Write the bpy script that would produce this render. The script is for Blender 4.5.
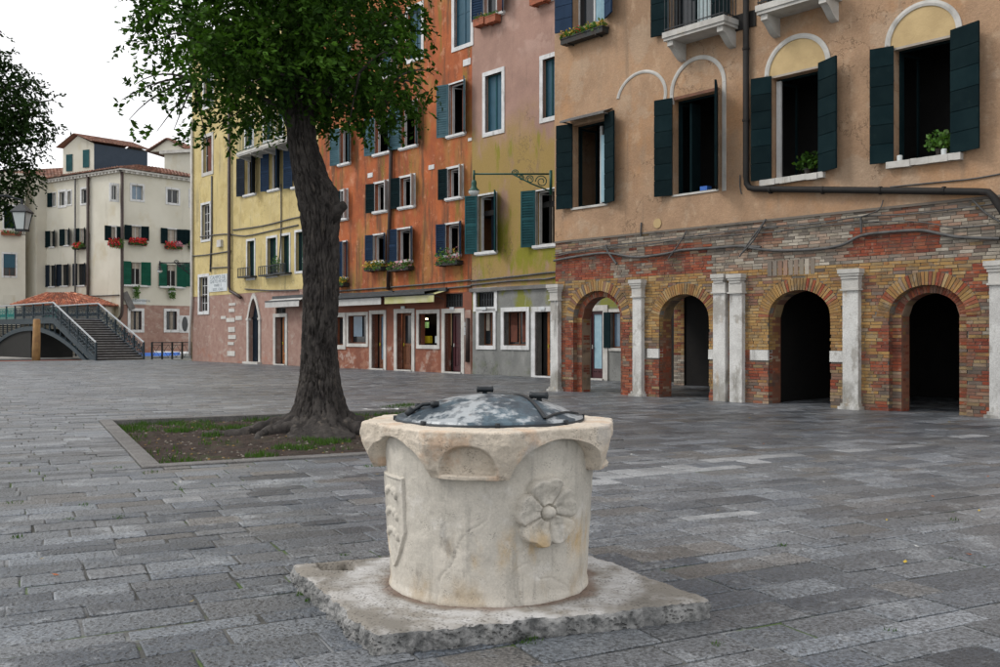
import bpy, math, random
import numpy as np
from mathutils import Vector, Matrix, noise
sc = bpy.context.scene
for o in list(bpy.data.objects): bpy.data.objects.remove(o)
COL = sc.collection
R = math.radians
rnd = random.Random(7)

# ---------------------------------------------------------------- camera, sky, sun, exposure
cam_d = bpy.data.cameras.new('camera'); cam = bpy.data.objects.new('camera', cam_d); COL.objects.link(cam)
cam.location = (0, 0, 1.5); cam.rotation_euler = (R(90), 0, 0)
cam_d.sensor_width = 36; cam_d.lens = 34.2; cam_d.shift_y = 0.0025; cam_d.clip_end = 3000
sc.camera = cam
world = bpy.data.worlds.new('World'); sc.world = world; world.use_nodes = True
wn = world.node_tree; wn.nodes.clear()
sky = wn.nodes.new('ShaderNodeTexSky'); sky.sky_type = 'NISHITA'; sky.sun_disc = False
SUN_EL, SUN_AZ = 46, 268
sky.sun_elevation = R(SUN_EL); sky.sun_rotation = R(SUN_AZ); sky.air_density = 1.0; sky.dust_density = 1.0; sky.ozone_density = 1.0
hs = wn.nodes.new('ShaderNodeHueSaturation'); hs.inputs['Saturation'].default_value = 0.32
bg = wn.nodes.new('ShaderNodeBackground'); bg.inputs['Strength'].default_value = 0.15
wo = wn.nodes.new('ShaderNodeOutputWorld')
cl = wn.nodes.new('ShaderNodeMix'); cl.data_type = 'RGBA'; cl.inputs['Factor'].default_value = 0.72   # even overcast cloud over the clear sky
_ci = [i for i in cl.inputs if i.type == 'RGBA']; _ci[1].default_value = (9.3, 9.2, 9.2, 1)
wn.links.new(sky.outputs[0], hs.inputs['Color']); wn.links.new(hs.outputs[0], _ci[0]); wn.links.new([o for o in cl.outputs if o.type == 'RGBA'][0], bg.inputs['Color']); wn.links.new(bg.outputs[0], wo.inputs['Surface'])
sun_d = bpy.data.lights.new('sun', 'SUN'); sun_d.energy = 1.5; sun_d.angle = R(18); sun_d.color = (1.0, 0.95, 0.88)
sun = bpy.data.objects.new('sun', sun_d); COL.objects.link(sun)
_sd = Vector((math.sin(R(SUN_AZ)) * math.cos(R(SUN_EL)), math.cos(R(SUN_AZ)) * math.cos(R(SUN_EL)), math.sin(R(SUN_EL))))
sun.rotation_euler = _sd.to_track_quat('Z', 'Y').to_euler()
sc.view_settings.view_transform = 'Standard'; sc.view_settings.look = 'None'
sc.view_settings.exposure = 0.05; sc.view_settings.gamma = 1.0

# ---------------------------------------------------------------- materials
def mat(name, c1, c2=None, scale=2.0, rough=0.75, bump=0.15, bscale=30.0, rand=0.0, layers=(), spec=0.4,
        metal=0.0, palette=None, pit=0.0, transl=0.0, emis=None, dist=0.01, ring=None, grain=None, pm_lo=0.36, crack=0.0):
    """c1/c2 blended by noise; rand = brightness spread per piece; layers = (colour, (sx,sy,sz), lo, hi, amount[, zlo, zhi, zfade])"""
    m = bpy.data.materials.new(name); m.use_nodes = True
    nt = m.node_tree; N = nt.nodes; L = nt.links
    p = N['Principled BSDF']
    p.inputs['Roughness'].default_value = rough; p.inputs['Metallic'].default_value = metal
    p.inputs['Specular IOR Level'].default_value = spec
    geo = N.new('ShaderNodeNewGeometry'); pos = geo.outputs['Position']
    def math_(op, a, b=None, c=None, clamp=False):
        n = N.new('ShaderNodeMath'); n.operation = op; n.use_clamp = clamp
        for i, v in enumerate((a, b, c)):
            if v is None: continue
            if isinstance(v, (int, float)): n.inputs[i].default_value = v
            else: L.new(v, n.inputs[i])
        return n.outputs[0]
    def noise_(vs, detail=5, rough_=0.6, off=0.0):
        mp = N.new('ShaderNodeMapping'); L.new(pos, mp.inputs['Vector']); mp.inputs['Scale'].default_value = vs
        mp.inputs['Location'].default_value = (off, off * 1.7, off * 0.6)
        n = N.new('ShaderNodeTexNoise'); n.inputs['Scale'].default_value = 1.0; n.inputs['Detail'].default_value = detail
        n.inputs['Roughness'].default_value = rough_; L.new(mp.outputs[0], n.inputs['Vector']); return n.outputs['Fac']
    def ramp(v, lo, hi):
        n = N.new('ShaderNodeMapRange'); n.inputs['From Min'].default_value = lo; n.inputs['From Max'].default_value = hi
        n.interpolation_type = 'SMOOTHSTEP'; L.new(v, n.inputs['Value']); return n.outputs['Result']
    def mix(f, a, b, mode='MIX'):
        n = N.new('ShaderNodeMix'); n.data_type = 'RGBA'; n.blend_type = mode
        if isinstance(f, (int, float)): n.inputs['Factor'].default_value = f
        else: L.new(f, n.inputs['Factor'])
        for k, v in (('A', a), ('B', b)):
            s = [i for i in n.inputs if i.name == k and i.type == 'RGBA'][0]
            if isinstance(v, tuple): s.default_value = (*v[:3], 1)
            else: L.new(v, s)
        return [o for o in n.outputs if o.type == 'RGBA'][0]
    oi = N.new('ShaderNodeObjectInfo')
    rr = math_('FRACT', math_('ADD', oi.outputs['Random'], geo.outputs['Random Per Island']))
    if palette:
        cr = N.new('ShaderNodeValToRGB'); cr.color_ramp.interpolation = 'CONSTANT'
        el = cr.color_ramp.elements
        while len(el) < len(palette): el.new(0.5)
        for i, c in enumerate(palette):
            el[i].position = i / len(palette); el[i].color = (*c, 1)
        L.new(rr, cr.inputs['Fac']); col = cr.outputs['Color']
        n1 = noise_((scale,) * 3); col = mix(math_('MULTIPLY', ramp(n1, 0.3, 0.75), 0.5), col, c2 or c1)
    else:
        n1 = noise_((scale,) * 3); col = mix(ramp(n1, 0.3, 0.7), c1, c2 or tuple(x * 0.8 for x in c1))
    for k, ly in enumerate(layers):
        c, vs, lo, hi, amt = ly[:5]
        f = math_('MULTIPLY', ramp(noise_(vs, 6, 0.62, 3.1 * k + 5), lo, hi), amt)
        if len(ly) > 5:
            sx = N.new('ShaderNodeSeparateXYZ'); L.new(pos, sx.inputs[0])
            zn = math_('ADD', sx.outputs['Z'], math_('MULTIPLY', math_('SUBTRACT', noise_((1.3,) * 3), 0.5), 2 * ly[7]))
            up = ramp(zn, ly[5] - ly[7], ly[5] + ly[7]); dn = ramp(zn, ly[6] + ly[7], ly[6] - ly[7])
            f = math_('MULTIPLY', f, math_('MULTIPLY', up, dn))
        col = mix(f, col, c)
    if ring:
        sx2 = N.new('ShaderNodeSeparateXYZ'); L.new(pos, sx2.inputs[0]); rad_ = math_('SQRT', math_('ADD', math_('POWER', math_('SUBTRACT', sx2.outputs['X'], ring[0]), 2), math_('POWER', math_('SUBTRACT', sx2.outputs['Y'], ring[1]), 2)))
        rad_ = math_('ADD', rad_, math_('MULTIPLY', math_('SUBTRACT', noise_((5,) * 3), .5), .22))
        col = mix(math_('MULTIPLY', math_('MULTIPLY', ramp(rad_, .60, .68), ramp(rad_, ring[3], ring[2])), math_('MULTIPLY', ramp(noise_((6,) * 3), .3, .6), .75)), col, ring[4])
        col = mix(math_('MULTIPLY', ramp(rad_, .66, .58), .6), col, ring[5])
    if rand:
        r2 = math_('FRACT', math_('MULTIPLY', rr, 37.7))
        v = math_('ADD', math_('MULTIPLY', r2, 2 * rand), 1 - rand)
        cb = N.new('ShaderNodeCombineXYZ')
        for i in range(3): L.new(v, cb.inputs[i])
        col = mix(1.0, col, cb.outputs[0], 'MULTIPLY')
    if crack:
        c1_ = math_('ABSOLUTE', math_('SUBTRACT', noise_((.55, .55, .55), 7, .62, 11.0), .5)); c2_ = math_('MULTIPLY', ramp(c1_, .006, .0), ramp(noise_((.4,) * 3, 2, .5, 7.0), .46, .56))
        col = mix(math_('MULTIPLY', c2_, crack), col, tuple(x * .3 for x in c1))
    if grain:
        gn = ramp(noise_((grain[0],) * 3, 3, .8, 2.2), .36, .64); gv = math_('ADD', math_('MULTIPLY', gn, 2 * grain[1]), 1 - grain[1])
        cg = N.new('ShaderNodeCombineXYZ')
        for i in range(3): L.new(gv, cg.inputs[i])
        col = mix(1.0, col, cg.outputs[0], 'MULTIPLY')
    hgt = None
    if bump:
        hgt = noise_((bscale,) * 3, 8, 0.7)
    if pit:
        vn = N.new('ShaderNodeTexVoronoi'); vn.inputs['Scale'].default_value = 1
        mp = N.new('ShaderNodeMapping'); mp.inputs['Scale'].default_value = (pit, pit, pit * 1.4); L.new(pos, mp.inputs['Vector'])
        dn_ = N.new('ShaderNodeTexNoise'); dn_.inputs['Scale'].default_value = pit * .7; L.new(pos, dn_.inputs['Vector'])
        L.new(mix(0.35, mp.outputs[0], dn_.outputs['Color'], 'ADD'), vn.inputs['Vector'])
        pm = math_('MULTIPLY', ramp(vn.outputs['Distance'], 0.42, 0.18), ramp(noise_((pit * .15,) * 3), pm_lo, pm_lo + .2))
        col = mix(math_('MULTIPLY', pm, 0.6), col, tuple(x * 0.25 for x in c1))
        hgt = math_('SUBTRACT', hgt, math_('MULTIPLY', pm, 0.7)) if hgt else pm
    L.new(col, p.inputs['Base Color'])
    if hgt:
        b = N.new('ShaderNodeBump'); b.inputs['Strength'].default_value = min(1.0, bump * 2.2) if bump else .4
        b.inputs['Distance'].default_value = dist; L.new(hgt, b.inputs['Height']); L.new(b.outputs[0], p.inputs['Normal'])
    if transl:
        tr = N.new('ShaderNodeBsdfTranslucent'); L.new(mix(1.0, col, (1.3, 1.5, 0.5), 'MULTIPLY'), tr.inputs['Color'])
        mx = N.new('ShaderNodeMixShader'); mx.inputs[0].default_value = transl
        L.new(p.outputs[0], mx.inputs[1]); L.new(tr.outputs[0], mx.inputs[2]); L.new(mx.outputs[0], N['Material Output'].inputs['Surface'])
    if emis:
        p.inputs['Emission Color'].default_value = (*emis[:3], 1); p.inputs['Emission Strength'].default_value = emis[3]
    return m

SOOT = (.05, .045, .04)
PAV = [(0.093, 0.111, 0.137), (0.151, 0.171, 0.197), (0.042, 0.052, 0.067), (0.099, 0.107, 0.118), (0.203, 0.22, 0.244), (0.122, 0.116, 0.11), (0.067, 0.081, 0.1), (0.139, 0.157, 0.18), (0.099, 0.113, 0.131), (0.128, 0.139, 0.155)]
M = {}
M['paving'] = mat('paving', (.13, .14, .15), (.11, .115, .12), 1.2, .38, .6, 40, .24, palette=PAV, pit=30, pm_lo=.30, spec=.6, grain=(55, .48), dist=.012,
                  layers=(((.06, .062, .06), (.45, .45, .45), .5, .7, .45), ((.19, .205, .225), (.16, .16, .16), .46, .62, .28), ((.17, .18, .19), (12, 12, 12), .56, .66, .5), ((.12, .10, .08), (.22, .22, .22), .55, .72, .35), ((.30, .32, .34), (2.2, 2.2, 2.2), .54, .68, .5)))
M['pale_paving'] = mat('pale_paving', (.30, .31, .32), (.20, .21, .22), 3, .55, .3, 50, .2, pit=45, grain=(60, .3))
M['joint'] = mat('joint', (.12, .12, .115), (.035, .035, .03), 1.1, .9, .4, 50, layers=(((.24, .25, .26), (.8, .8, .8), .48, .58, .85), ((.06, .11, .015), (.9, .9, .9), .54, .60, .8)))
M['kerb'] = mat('kerb', (.17, .165, .16), (.11, .107, .105), 2.5, .7, .3, 40, .12, pit=40, grain=(60, .3))
M['soil'] = mat('soil', (.05, .032, .024), (.024, .017, .013), 5, .95, .8, 30, grain=(50, .4), dist=.02, layers=(((.035, .06, .012), (.9, .9, .9), .55, .68, .5),))
M['grass'] = mat('grass', (.035, .095, .010), (.06, .115, .018), 6, .7, 0, rand=.35, transl=.3)
M['well'] = mat('well', (.57, .535, .47), (.45, .425, .375), 3, .8, .22, 34, pit=85, pm_lo=.5, grain=(85, .07), dist=.006, layers=(
    ((.30, .285, .255), (10, 10, 1.1), .50, .68, .6), ((.50, .33, .13), (4, 4, 1.6), .5, .66, .75, .33, .5, .09),
    ((.14, .125, .11), (7, 7, 3), .6, .72, .5), ((.34, .25, .14), (3, 3, 2), .46, .62, .6, .1, .24, .06), ((.66, .64, .6), (6, 6, 6), .58, .7, .5)))
M['rim'] = mat('rim', (.60, .53, .44), (.50, .44, .36), 4, .8, .3, 34, pit=75, pm_lo=.46, grain=(85, .08), dist=.008, layers=(
    ((.50, .32, .20), (4, 4, 4), .52, .66, .6), ((.20, .18, .15), (6, 6, 4), .56, .7, .6), ((.34, .34, .34), (2.5, 2.5, 2.5), .55, .65, .5), ((.62, .58, .5), (7, 7, 7), .58, .68, .5)))
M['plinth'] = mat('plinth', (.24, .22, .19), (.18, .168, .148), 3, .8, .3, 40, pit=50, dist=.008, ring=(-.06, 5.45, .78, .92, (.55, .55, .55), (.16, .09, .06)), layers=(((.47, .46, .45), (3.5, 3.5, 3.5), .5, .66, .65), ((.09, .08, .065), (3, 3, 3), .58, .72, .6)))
M['plinth_edge'] = mat('plinth_edge', (.34, .34, .335), (.10, .105, .105), 14, .9, .6, 40, pit=35, dist=.02, layers=(((.42, .42, .41), (7, 7, 7), .52, .64, .7),))
M['lid'] = mat('lid', (.06, .085, .11), (.03, .045, .06), 6, .38, .2, 40, metal=.25, layers=(((.10, .16, .2), (3, 3, 3), .48, .62, .7), ((.46, .49, .51), (3.6, 3.6, 3.6), .485, .555, .85), ((.03, .045, .06), (16, 16, 16), .5, .6, .5), ((.16, .09, .05), (9, 9, 9), .62, .72, .4)))
M['iron'] = mat('iron', (.018, .022, .026), (.03, .035, .04), 8, .45, .15, 40, metal=.4)
M['bark'] = mat('bark', (.062, .055, .050), (.022, .019, .018), 5, .95, .8, 30, layers=(((.13, .11, .09), (14, 14, 3), .56, .7, .6), ((.012, .010, .009), (9, 9, 2), .55, .68, .7)), dist=.02)
M['leaf'] = mat('leaf', (.055, .125, .012), (.018, .050, .008), 1.6, .7, 0, rand=.55, transl=.22, spec=.12)
M['leaf2'] = mat('leaf2', (.025, .055, .012), (.014, .034, .008), 1.6, .7, 0, rand=.45, transl=.15, spec=.12)
M['plaster_tan'] = mat('plaster_tan', (.43, .28, .175), (.31, .20, .125), .9, .9, .5, 14, crack=.75, grain=(26, .07), layers=(
    ((.47, .24, .10), (.5, .5, .5), .5, .7, .5), ((.30, .22, .15), (2.4, 2.4, .5), .55, .74, .45), ((.52, .38, .26), (3.5, 3.5, 2), .55, .7, .5), ((.2, .16, .12), (5, 5, 5), .62, .75, .3), ((.22, .16, .11), (3.2, 3.2, .28), .56, .70, .5), ((.44, .35, .26), (.9, .9, .9), .56, .62, .35)), dist=.02)
M['lunette'] = mat('lunette', (.56, .42, .22), (.45, .33, .17), 2, .9, .3, 25)
M['plaster_orange'] = mat('plaster_orange', (.42, .115, .036), (.26, .072, .028), 1.1, .9, .3, 14, crack=.75, grain=(26, .07), layers=(
    ((.33, .17, .05), (.9, .9, .35), .47, .62, .75), ((.10, .055, .03), (2.0, 2.0, .25), .50, .64, .8), ((.17, .14, .02), (1.5, 1.5, .3), .56, .66, .75), ((.50, .20, .11), (1.3, 1.3, 1.3), .56, .7, .5),
    ((.52, .26, .15), (2.6, 2.6, 2.6), .57, .7, .6), ((.09, .055, .04), (3, 3, .5), .6, .74, .5)))
M['plaster_pink'] = mat('plaster_pink', (.36, .225, .18), (.28, .175, .14), .9, .9, .3, 14, crack=.75, grain=(26, .07), layers=(
    ((.45, .31, .26), (1, 1, 1), .5, .6, .5, 11.8, 25, .4), ((.30, .21, .06), (.7, .7, .4), .34, .50, .9, 3, 9.4, 1.0), ((.20, .20, .012), (1.0, 1.0, .35), .46, .58, .9, 2.8, 6.0, .5), ((.20, .19, .015), (1.3, 1.3, .3), .54, .64, .85, 5, 9.2, .6), ((.17, .12, .09), (3, 3, .4), .6, .74, .5)))
M['plaster_grey'] = mat('plaster_grey', (.22, .225, .215), (.15, .155, .15), 1.5, .9, .35, 18, crack=.75, grain=(26, .07), layers=(((.19, .20, .025), (.9, .9, .9), .46, .56, .9, 2.45, 4.5, .1), ((.1, .12, .06), (2, 2, 2), .5, .66, .5, -.2, .5, .2), ((.34, .34, .33), (3, 3, 1), .56, .7, .5)))
M['plaster_yellow'] = mat('plaster_yellow', (.58, .475, .22), (.48, .385, .175), .8, .9, .25, 14, crack=.75, grain=(26, .07), layers=(
    ((.50, .42, .24), (1.4, 1.4, .3), .5, .7, .5), ((.22, .19, .11), (3, 3, .3), .55, .7, .6), ((.36, .27, .1), (1.2, 1.2, 1.2), .52, .66, .5), ((.64, .56, .34), (2, 2, 2), .55, .7, .4)))
M['plaster_cream'] = mat('plaster_cream', (.62, .60, .52), (.54, .52, .44), .45, .9, .2, 10, layers=(
    ((.46, .39, .24), (.5, .5, .35), .55, .7, .5), ((.28, .25, .19), (1.3, 1.3, .2), .6, .75, .4)))
M['plaster_pale'] = mat('plaster_pale', (.64, .62, .54), (.56, .54, .46), .5, .9, .2, 10)
M['brick_pink'] = mat('brick_pink', (.27, .16, .13), (.34, .225, .185), 3, .9, .4, 20, .18, layers=(((.42, .35, .30), (1.5, 1.5, 2.5), .55, .66, .6), ((.30, .11, .065), (.7, .7, 1.2), .55, .68, .5, -.5, 1.0, .3)))
M['mortar'] = mat('mortar', (.22, .205, .18), (.13, .12, .105), 3, .95, .4, 40)
M['brick_yellow'] = mat('brick_yellow', (.42, .27, .085), (.33, .20, .06), 3, .9, .4, 45, .2, palette=[(.35, .205, .075), (.30, .175, .065), (.38, .24, .095), (.27, .145, .055), (.33, .20, .08), (.29, .14, .055), (.34, .245, .13)],
                        layers=(((.10, .075, .05), (2.2, 2.2, 2.2), .48, .68, .7), ((.28, .24, .19), (9, 9, 9), .55, .66, .5)))
M['brick_red'] = mat('brick_red', (.30, .075, .035), (.22, .055, .03), 3, .9, .4, 45, .2, palette=[(.27, .065, .030), (.22, .05, .026), (.30, .085, .038), (.17, .045, .03), (.26, .10, .055)],
                     layers=(((.09, .055, .04), (2, 2, 2), .48, .68, .65), ((.27, .21, .16), (9, 9, 9), .55, .66, .5), ((.36, .2, .13), (4, 4, 4), .6, .72, .5)))
M['brick_brown'] = mat('brick_brown', (.24, .15, .10), (.17, .11, .08), 3, .9, .4, 45, .2, palette=[(.25, .15, .10), (.2, .10, .07), (.30, .22, .15), (.15, .12, .10), (.28, .20, .10), (.24, .09, .05)],
                       layers=(((.07, .06, .05), (2, 2, 2), .52, .7, .6),))
M['brick_grey'] = mat('brick_grey', (.30, .26, .21), (.20, .17, .14), 3, .9, .4, 45, .2, palette=[(.32, .28, .22), (.25, .21, .17), (.40, .36, .30), (.19, .165, .14), (.34, .25, .19), (.28, .17, .12)],
                      layers=(((.08, .075, .07), (1.8, 1.8, 1.8), .5, .7, .6),))
M['stone'] = mat('stone', (.56, .55, .52), (.42, .41, .385), 2.5, .8, .25, 30, layers=(((.22, .21, .19), (4, 4, 1), .57, .74, .5), ((.36, .30, .2), (2, 2, 2), .58, .7, .4)))
M['pilaster'] = mat('pilaster', (.62, .62, .60), (.48, .475, .46), 2.5, .8, .5, 16, grain=(40, .12), layers=(((.26, .24, .21), (1.8, 1.8, 1.2), .55, .62, .65), ((.17, .165, .155), (5, 5, .8), .56, .72, .7), ((.2, .19, .16), (4, 4, 2), .40, .6, .7, -.3, .55, .25), ((.40, .30, .18), (5, 5, 1), .6, .72, .5)))
M['stone_white'] = mat('stone_white', (.66, .67, .68), (.50, .51, .51), 3, .75, .25, 30, layers=(((.25, .24, .22), (5, 5, 1.5), .54, .7, .6),))
M['sh_dark'] = mat('sh_dark', (.003, .012, .015), (.006, .017, .020), 3, .8, .15, 40, .25, spec=.08, layers=(((.015, .03, .03), (5, 5, 5), .6, .72, .4),))
M['sh_teal'] = mat('sh_teal', (.010, .055, .065), (.018, .08, .09), 2, .7, .15, 40, .2, spec=.15)
M['sh_light'] = mat('sh_light', (.08, .15, .18), (.05, .11, .135), 2, .7, .15, 40, .2, spec=.15)
M['sh_blue'] = mat('sh_blue', (.008, .024, .055), (.014, .035, .075), 2, .7, .15, 40, .2, spec=.15)
M['sh_navy'] = mat('sh_navy', (.006, .012, .022), (.012, .02, .032), 2, .7, .1, 40, .2, spec=.15)
M['sh_green'] = mat('sh_green', (.006, .075, .048), (.01, .095, .06), 2, .7, .1, 40, .15, spec=.15)
M['shut_blue_closed'] = mat('shut_blue_closed', (.012, .065, .10), (.018, .08, .125), 3, .5, .1, 40, .1)
M['glass'] = mat('glass', (.012, .015, .018), (.02, .024, .028), 1, .06, 0, spec=.5)
M['glass_sky'] = mat('glass_sky', (.16, .24, .32), (.10, .16, .22), 1, .08, 0, spec=.6)
M['dark'] = mat('dark', (.018, .017, .016), (.012, .011, .011), 2, .95, 0)
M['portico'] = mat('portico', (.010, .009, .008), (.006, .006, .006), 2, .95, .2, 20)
M['frame_white'] = mat('frame_white', (.55, .56, .56), (.45, .46, .46), 4, .6, .1, 30)
M['frame_wood'] = mat('frame_wood', (.16, .06, .025), (.10, .035, .015), 8, .5, .1, 30)
M['door_burg'] = mat('door_burg', (.055, .008, .012), (.04, .006, .01), 4, .35, .1, 30)
M['door_orange'] = mat('door_orange', (.34, .12, .03), (.25, .08, .02), 6, .45, .1, 30)
M['curtain'] = mat('curtain', (.42, .38, .32), (.32, .28, .24), 4, .9, 0)
M['curtain_dark'] = mat('curtain_dark', (.20, .075, .05), (.13, .05, .035), 4, .9, 0)
M['cyan_cloth'] = mat('cyan_cloth', (.32, .48, .55), (.25, .4, .48), 4, .8, 0)
M['cable'] = mat('cable', (.11, .11, .11), (.06, .06, .06), 6, .6, .1, 30)
M['pipe'] = mat('pipe', (.008, .008, .008), (.014, .012, .011), 5, .75, .1, 30, layers=(((.06, .035, .025), (3, 3, 3), .6, .7, .5),))
M['pipe_brown'] = mat('pipe_brown', (.05, .03, .025), (.03, .02, .018), 5, .5, .1, 30)
M['awning_white'] = mat('awning_white', (.50, .50, .49), (.40, .40, .39), 3, .85, .1, 30)
M['awning_green'] = mat('awning_green', (.42, .42, .16), (.5, .48, .32), 1.2, .85, .1, 30)
M['awning_top'] = mat('awning_top', (.055, .06, .065), (.035, .04, .045), 3, .6, .1, 30)
M['roof_tile'] = mat('roof_tile', (.22, .11, .08), (.15, .08, .06), 2, .85, .3, 20, .35, palette=[(.24, .11, .075), (.18, .085, .06), (.28, .15, .11), (.15, .08, .06), (.23, .14, .10)])
M['tile'] = mat('tile', (.40, .15, .085), (.28, .10, .06), 2, .85, .3, 20, .4, palette=[(.42, .15, .08), (.34, .11, .06), (.50, .22, .13), (.28, .10, .065), (.40, .18, .12), (.22, .1, .07)])
M['roof_panel'] = mat('roof_panel', (.012, .028, .05), (.018, .035, .06), 2, .5, .1, 20)
M['bridge'] = mat('bridge', (.022, .040, .055), (.014, .027, .038), 3, .5, .2, 30, metal=.1, layers=(((.12, .16, .18), (6, 6, 6), .6, .7, .4),))
M['rail_top'] = mat('rail_top', (.36, .38, .40), (.28, .3, .32), 3, .5, .1, 30)
M['teal_paint'] = mat('teal_paint', (.01, .22, .2), (.02, .17, .16), 3, .5, 0)
M['step'] = mat('step', (.05, .045, .045), (.035, .032, .032), 3, .7, .2, 30, .3)
M['step_edge'] = mat('step_edge', (.36, .36, .37), (.22, .22, .23), 3, .7, .2, 30)
M['wood_pole'] = mat('wood_pole', (.34, .20, .08), (.24, .13, .055), 3, .8, .4, 20, layers=(((.12, .08, .05), (9, 9, 1), .55, .7, .6),))
M['water'] = mat('water', (.012, .035, .03), (.01, .03, .028), 1, .08, .3, 3)
M['quay'] = mat('quay', (.36, .35, .33), (.25, .24, .22), 2, .8, .3, 20)
M['red_hull'] = mat('red_hull', (.38, .06, .03), (.3, .05, .03), 2, .5, 0)
M['black_hull'] = mat('black_hull', (.02, .02, .022), None, 2, .5, 0)
M['tarp'] = mat('tarp', (.02, .10, .42), (.03, .14, .5), 2, .5, 0)
M['white_hull'] = mat('white_hull', (.6, .62, .64), None, 2, .5, 0)
M['flower_red'] = mat('flower_red', (.50, .012, .02), (.6, .03, .03), 5, .6, 0, rand=.3)
M['flower_pink'] = mat('flower_pink', (.55, .16, .25), (.6, .3, .35), 9, .6, 0, rand=.3)
M['flower_yellow'] = mat('flower_yellow', (.5, .38, .03), (.42, .22, .03), 9, .6, 0, rand=.3)
M['leaf_box'] = mat('leaf_box', (.05, .14, .02), (.09, .18, .03), 6, .6, 0, rand=.4, transl=.2)
M['terracotta'] = mat('terracotta', (.34, .10, .05), (.22, .08, .04), 6, .8, .2, 30)
M['planter_dark'] = mat('planter_dark', (.02, .028, .03), (.03, .02, .015), 6, .7, .2, 30)
M['lamp_green'] = mat('lamp_green', (.006, .055, .038), (.01, .07, .05), 3, .45, .1, 30, metal=.1)
M['lamp_glass'] = mat('lamp_glass', (.62, .66, .66), (.55, .6, .6), 3, .2, 0)
M['sign_white'] = mat('sign_white', (.58, .62, .64), (.50, .54, .56), 3, .7, .1, 30)
M['ink'] = mat('ink', (.26, .30, .33), None, 3, .7, 0)
M['shop_wall'] = mat('shop_wall', (.55, .45, .32), (.5, .4, .28), 3, .9, 0)
M['yellow_card'] = mat('yellow_card', (.55, .48, .02), None, 3, .7, 0)
M['green_card'] = mat('green_card', (.05, .14, .08), (.1, .2, .1), 30, .7, 0)
M['paper'] = mat('paper', (.5, .56, .58), (.4, .5, .52), 20, .7, 0)
M['bulb'] = mat('bulb', (.9, .8, .6), None, 1, .5, 0, emis=(1, .78, .45, 14))
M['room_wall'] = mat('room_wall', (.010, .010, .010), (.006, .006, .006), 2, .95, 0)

# ---------------------------------------------------------------- helpers
class MB:
    def __init__(s): s.v = []; s.f = []; s.m = []
    def quad(s, a, b, c, d, m=0):
        n = len(s.v); s.v += [tuple(a), tuple(b), tuple(c), tuple(d)]; s.f.append((n, n + 1, n + 2, n + 3)); s.m.append(m)
    def poly(s, pts, m=0):
        n = len(s.v); s.v += [tuple(p) for p in pts]; s.f.append(tuple(range(n, n + len(pts)))); s.m.append(m)
    def box(s, x0, x1, y0, y1, z0, z1, m=0, T=None):
        if x0 > x1: x0, x1 = x1, x0
        if y0 > y1: y0, y1 = y1, y0
        if z0 > z1: z0, z1 = z1, z0
        n = len(s.v); P = [(x0, y0, z0), (x1, y0, z0), (x1, y1, z0), (x0, y1, z0), (x0, y0, z1), (x1, y0, z1), (x1, y1, z1), (x0, y1, z1)]
        if T is not None: P = [tuple(T @ Vector(p)) for p in P]
        s.v += P
        for q in ((0, 3, 2, 1), (4, 5, 6, 7), (0, 1, 5, 4), (1, 2, 6, 5), (2, 3, 7, 6), (3, 0, 4, 7)):
            s.f.append(tuple(n + i for i in q)); s.m.append(m)
        return s
    def tube(s, pts, r, n=6, m=0, cap=True):
        pts = [Vector(p) for p in pts]; rs = r if isinstance(r, (list, tuple)) else [r] * len(pts)
        b = len(s.v); ref = Vector((.13, .27, .95))
        for i, p in enumerate(pts):
            d = (pts[min(i + 1, len(pts) - 1)] - pts[max(i - 1, 0)]).normalized()
            if abs(d.dot(ref)) > .97: ref = Vector((1, 0.1, 0))
            a = d.cross(ref).normalized(); c = d.cross(a)
            for k in range(n):
                t = 2 * math.pi * k / n; s.v.append(tuple(p + (a * math.cos(t) + c * math.sin(t)) * rs[i]))
        for i in range(len(pts) - 1):
            for k in range(n):
                s.f.append((b + i * n + k, b + i * n + (k + 1) % n, b + (i + 1) * n + (k + 1) % n, b + (i + 1) * n + k)); s.m.append(m)
        if cap:
            s.f.append(tuple(b + k for k in range(n))[::-1]); s.m.append(m)
            e = b + (len(pts) - 1) * n; s.f.append(tuple(e + k for k in range(n))); s.m.append(m)
        return s
    def lathe(s, prof, c=(0, 0, 0), n=24, m=0):
        b = len(s.v)
        for r, z in prof:
            for k in range(n):
                t = 2 * math.pi * k / n; s.v.append((c[0] + r * math.cos(t), c[1] + r * math.sin(t), c[2] + z))
        for i in range(len(prof) - 1):
            for k in range(n):
                s.f.append((b + i * n + k, b + i * n + (k + 1) % n, b + (i + 1) * n + (k + 1) % n, b + (i + 1) * n + k)); s.m.append(m)
        return s
    def mesh(s, name, mats, smooth=False):
        me = bpy.data.meshes.new(name); me.from_pydata(s.v, [], s.f)
        for x in (mats if isinstance(mats, (list, tuple)) else [mats]): me.materials.append(M[x])
        if any(s.m): me.polygons.foreach_set('material_index', s.m)
        if smooth: me.polygons.foreach_set('use_smooth', [True] * len(s.f))
        me.update(); return me
    def build(s, name, mats, parent=None, smooth=False, loc=(0, 0, 0), rz=0.0):
        return link(name, s.mesh(name, mats, smooth), parent, loc, rz)

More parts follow.
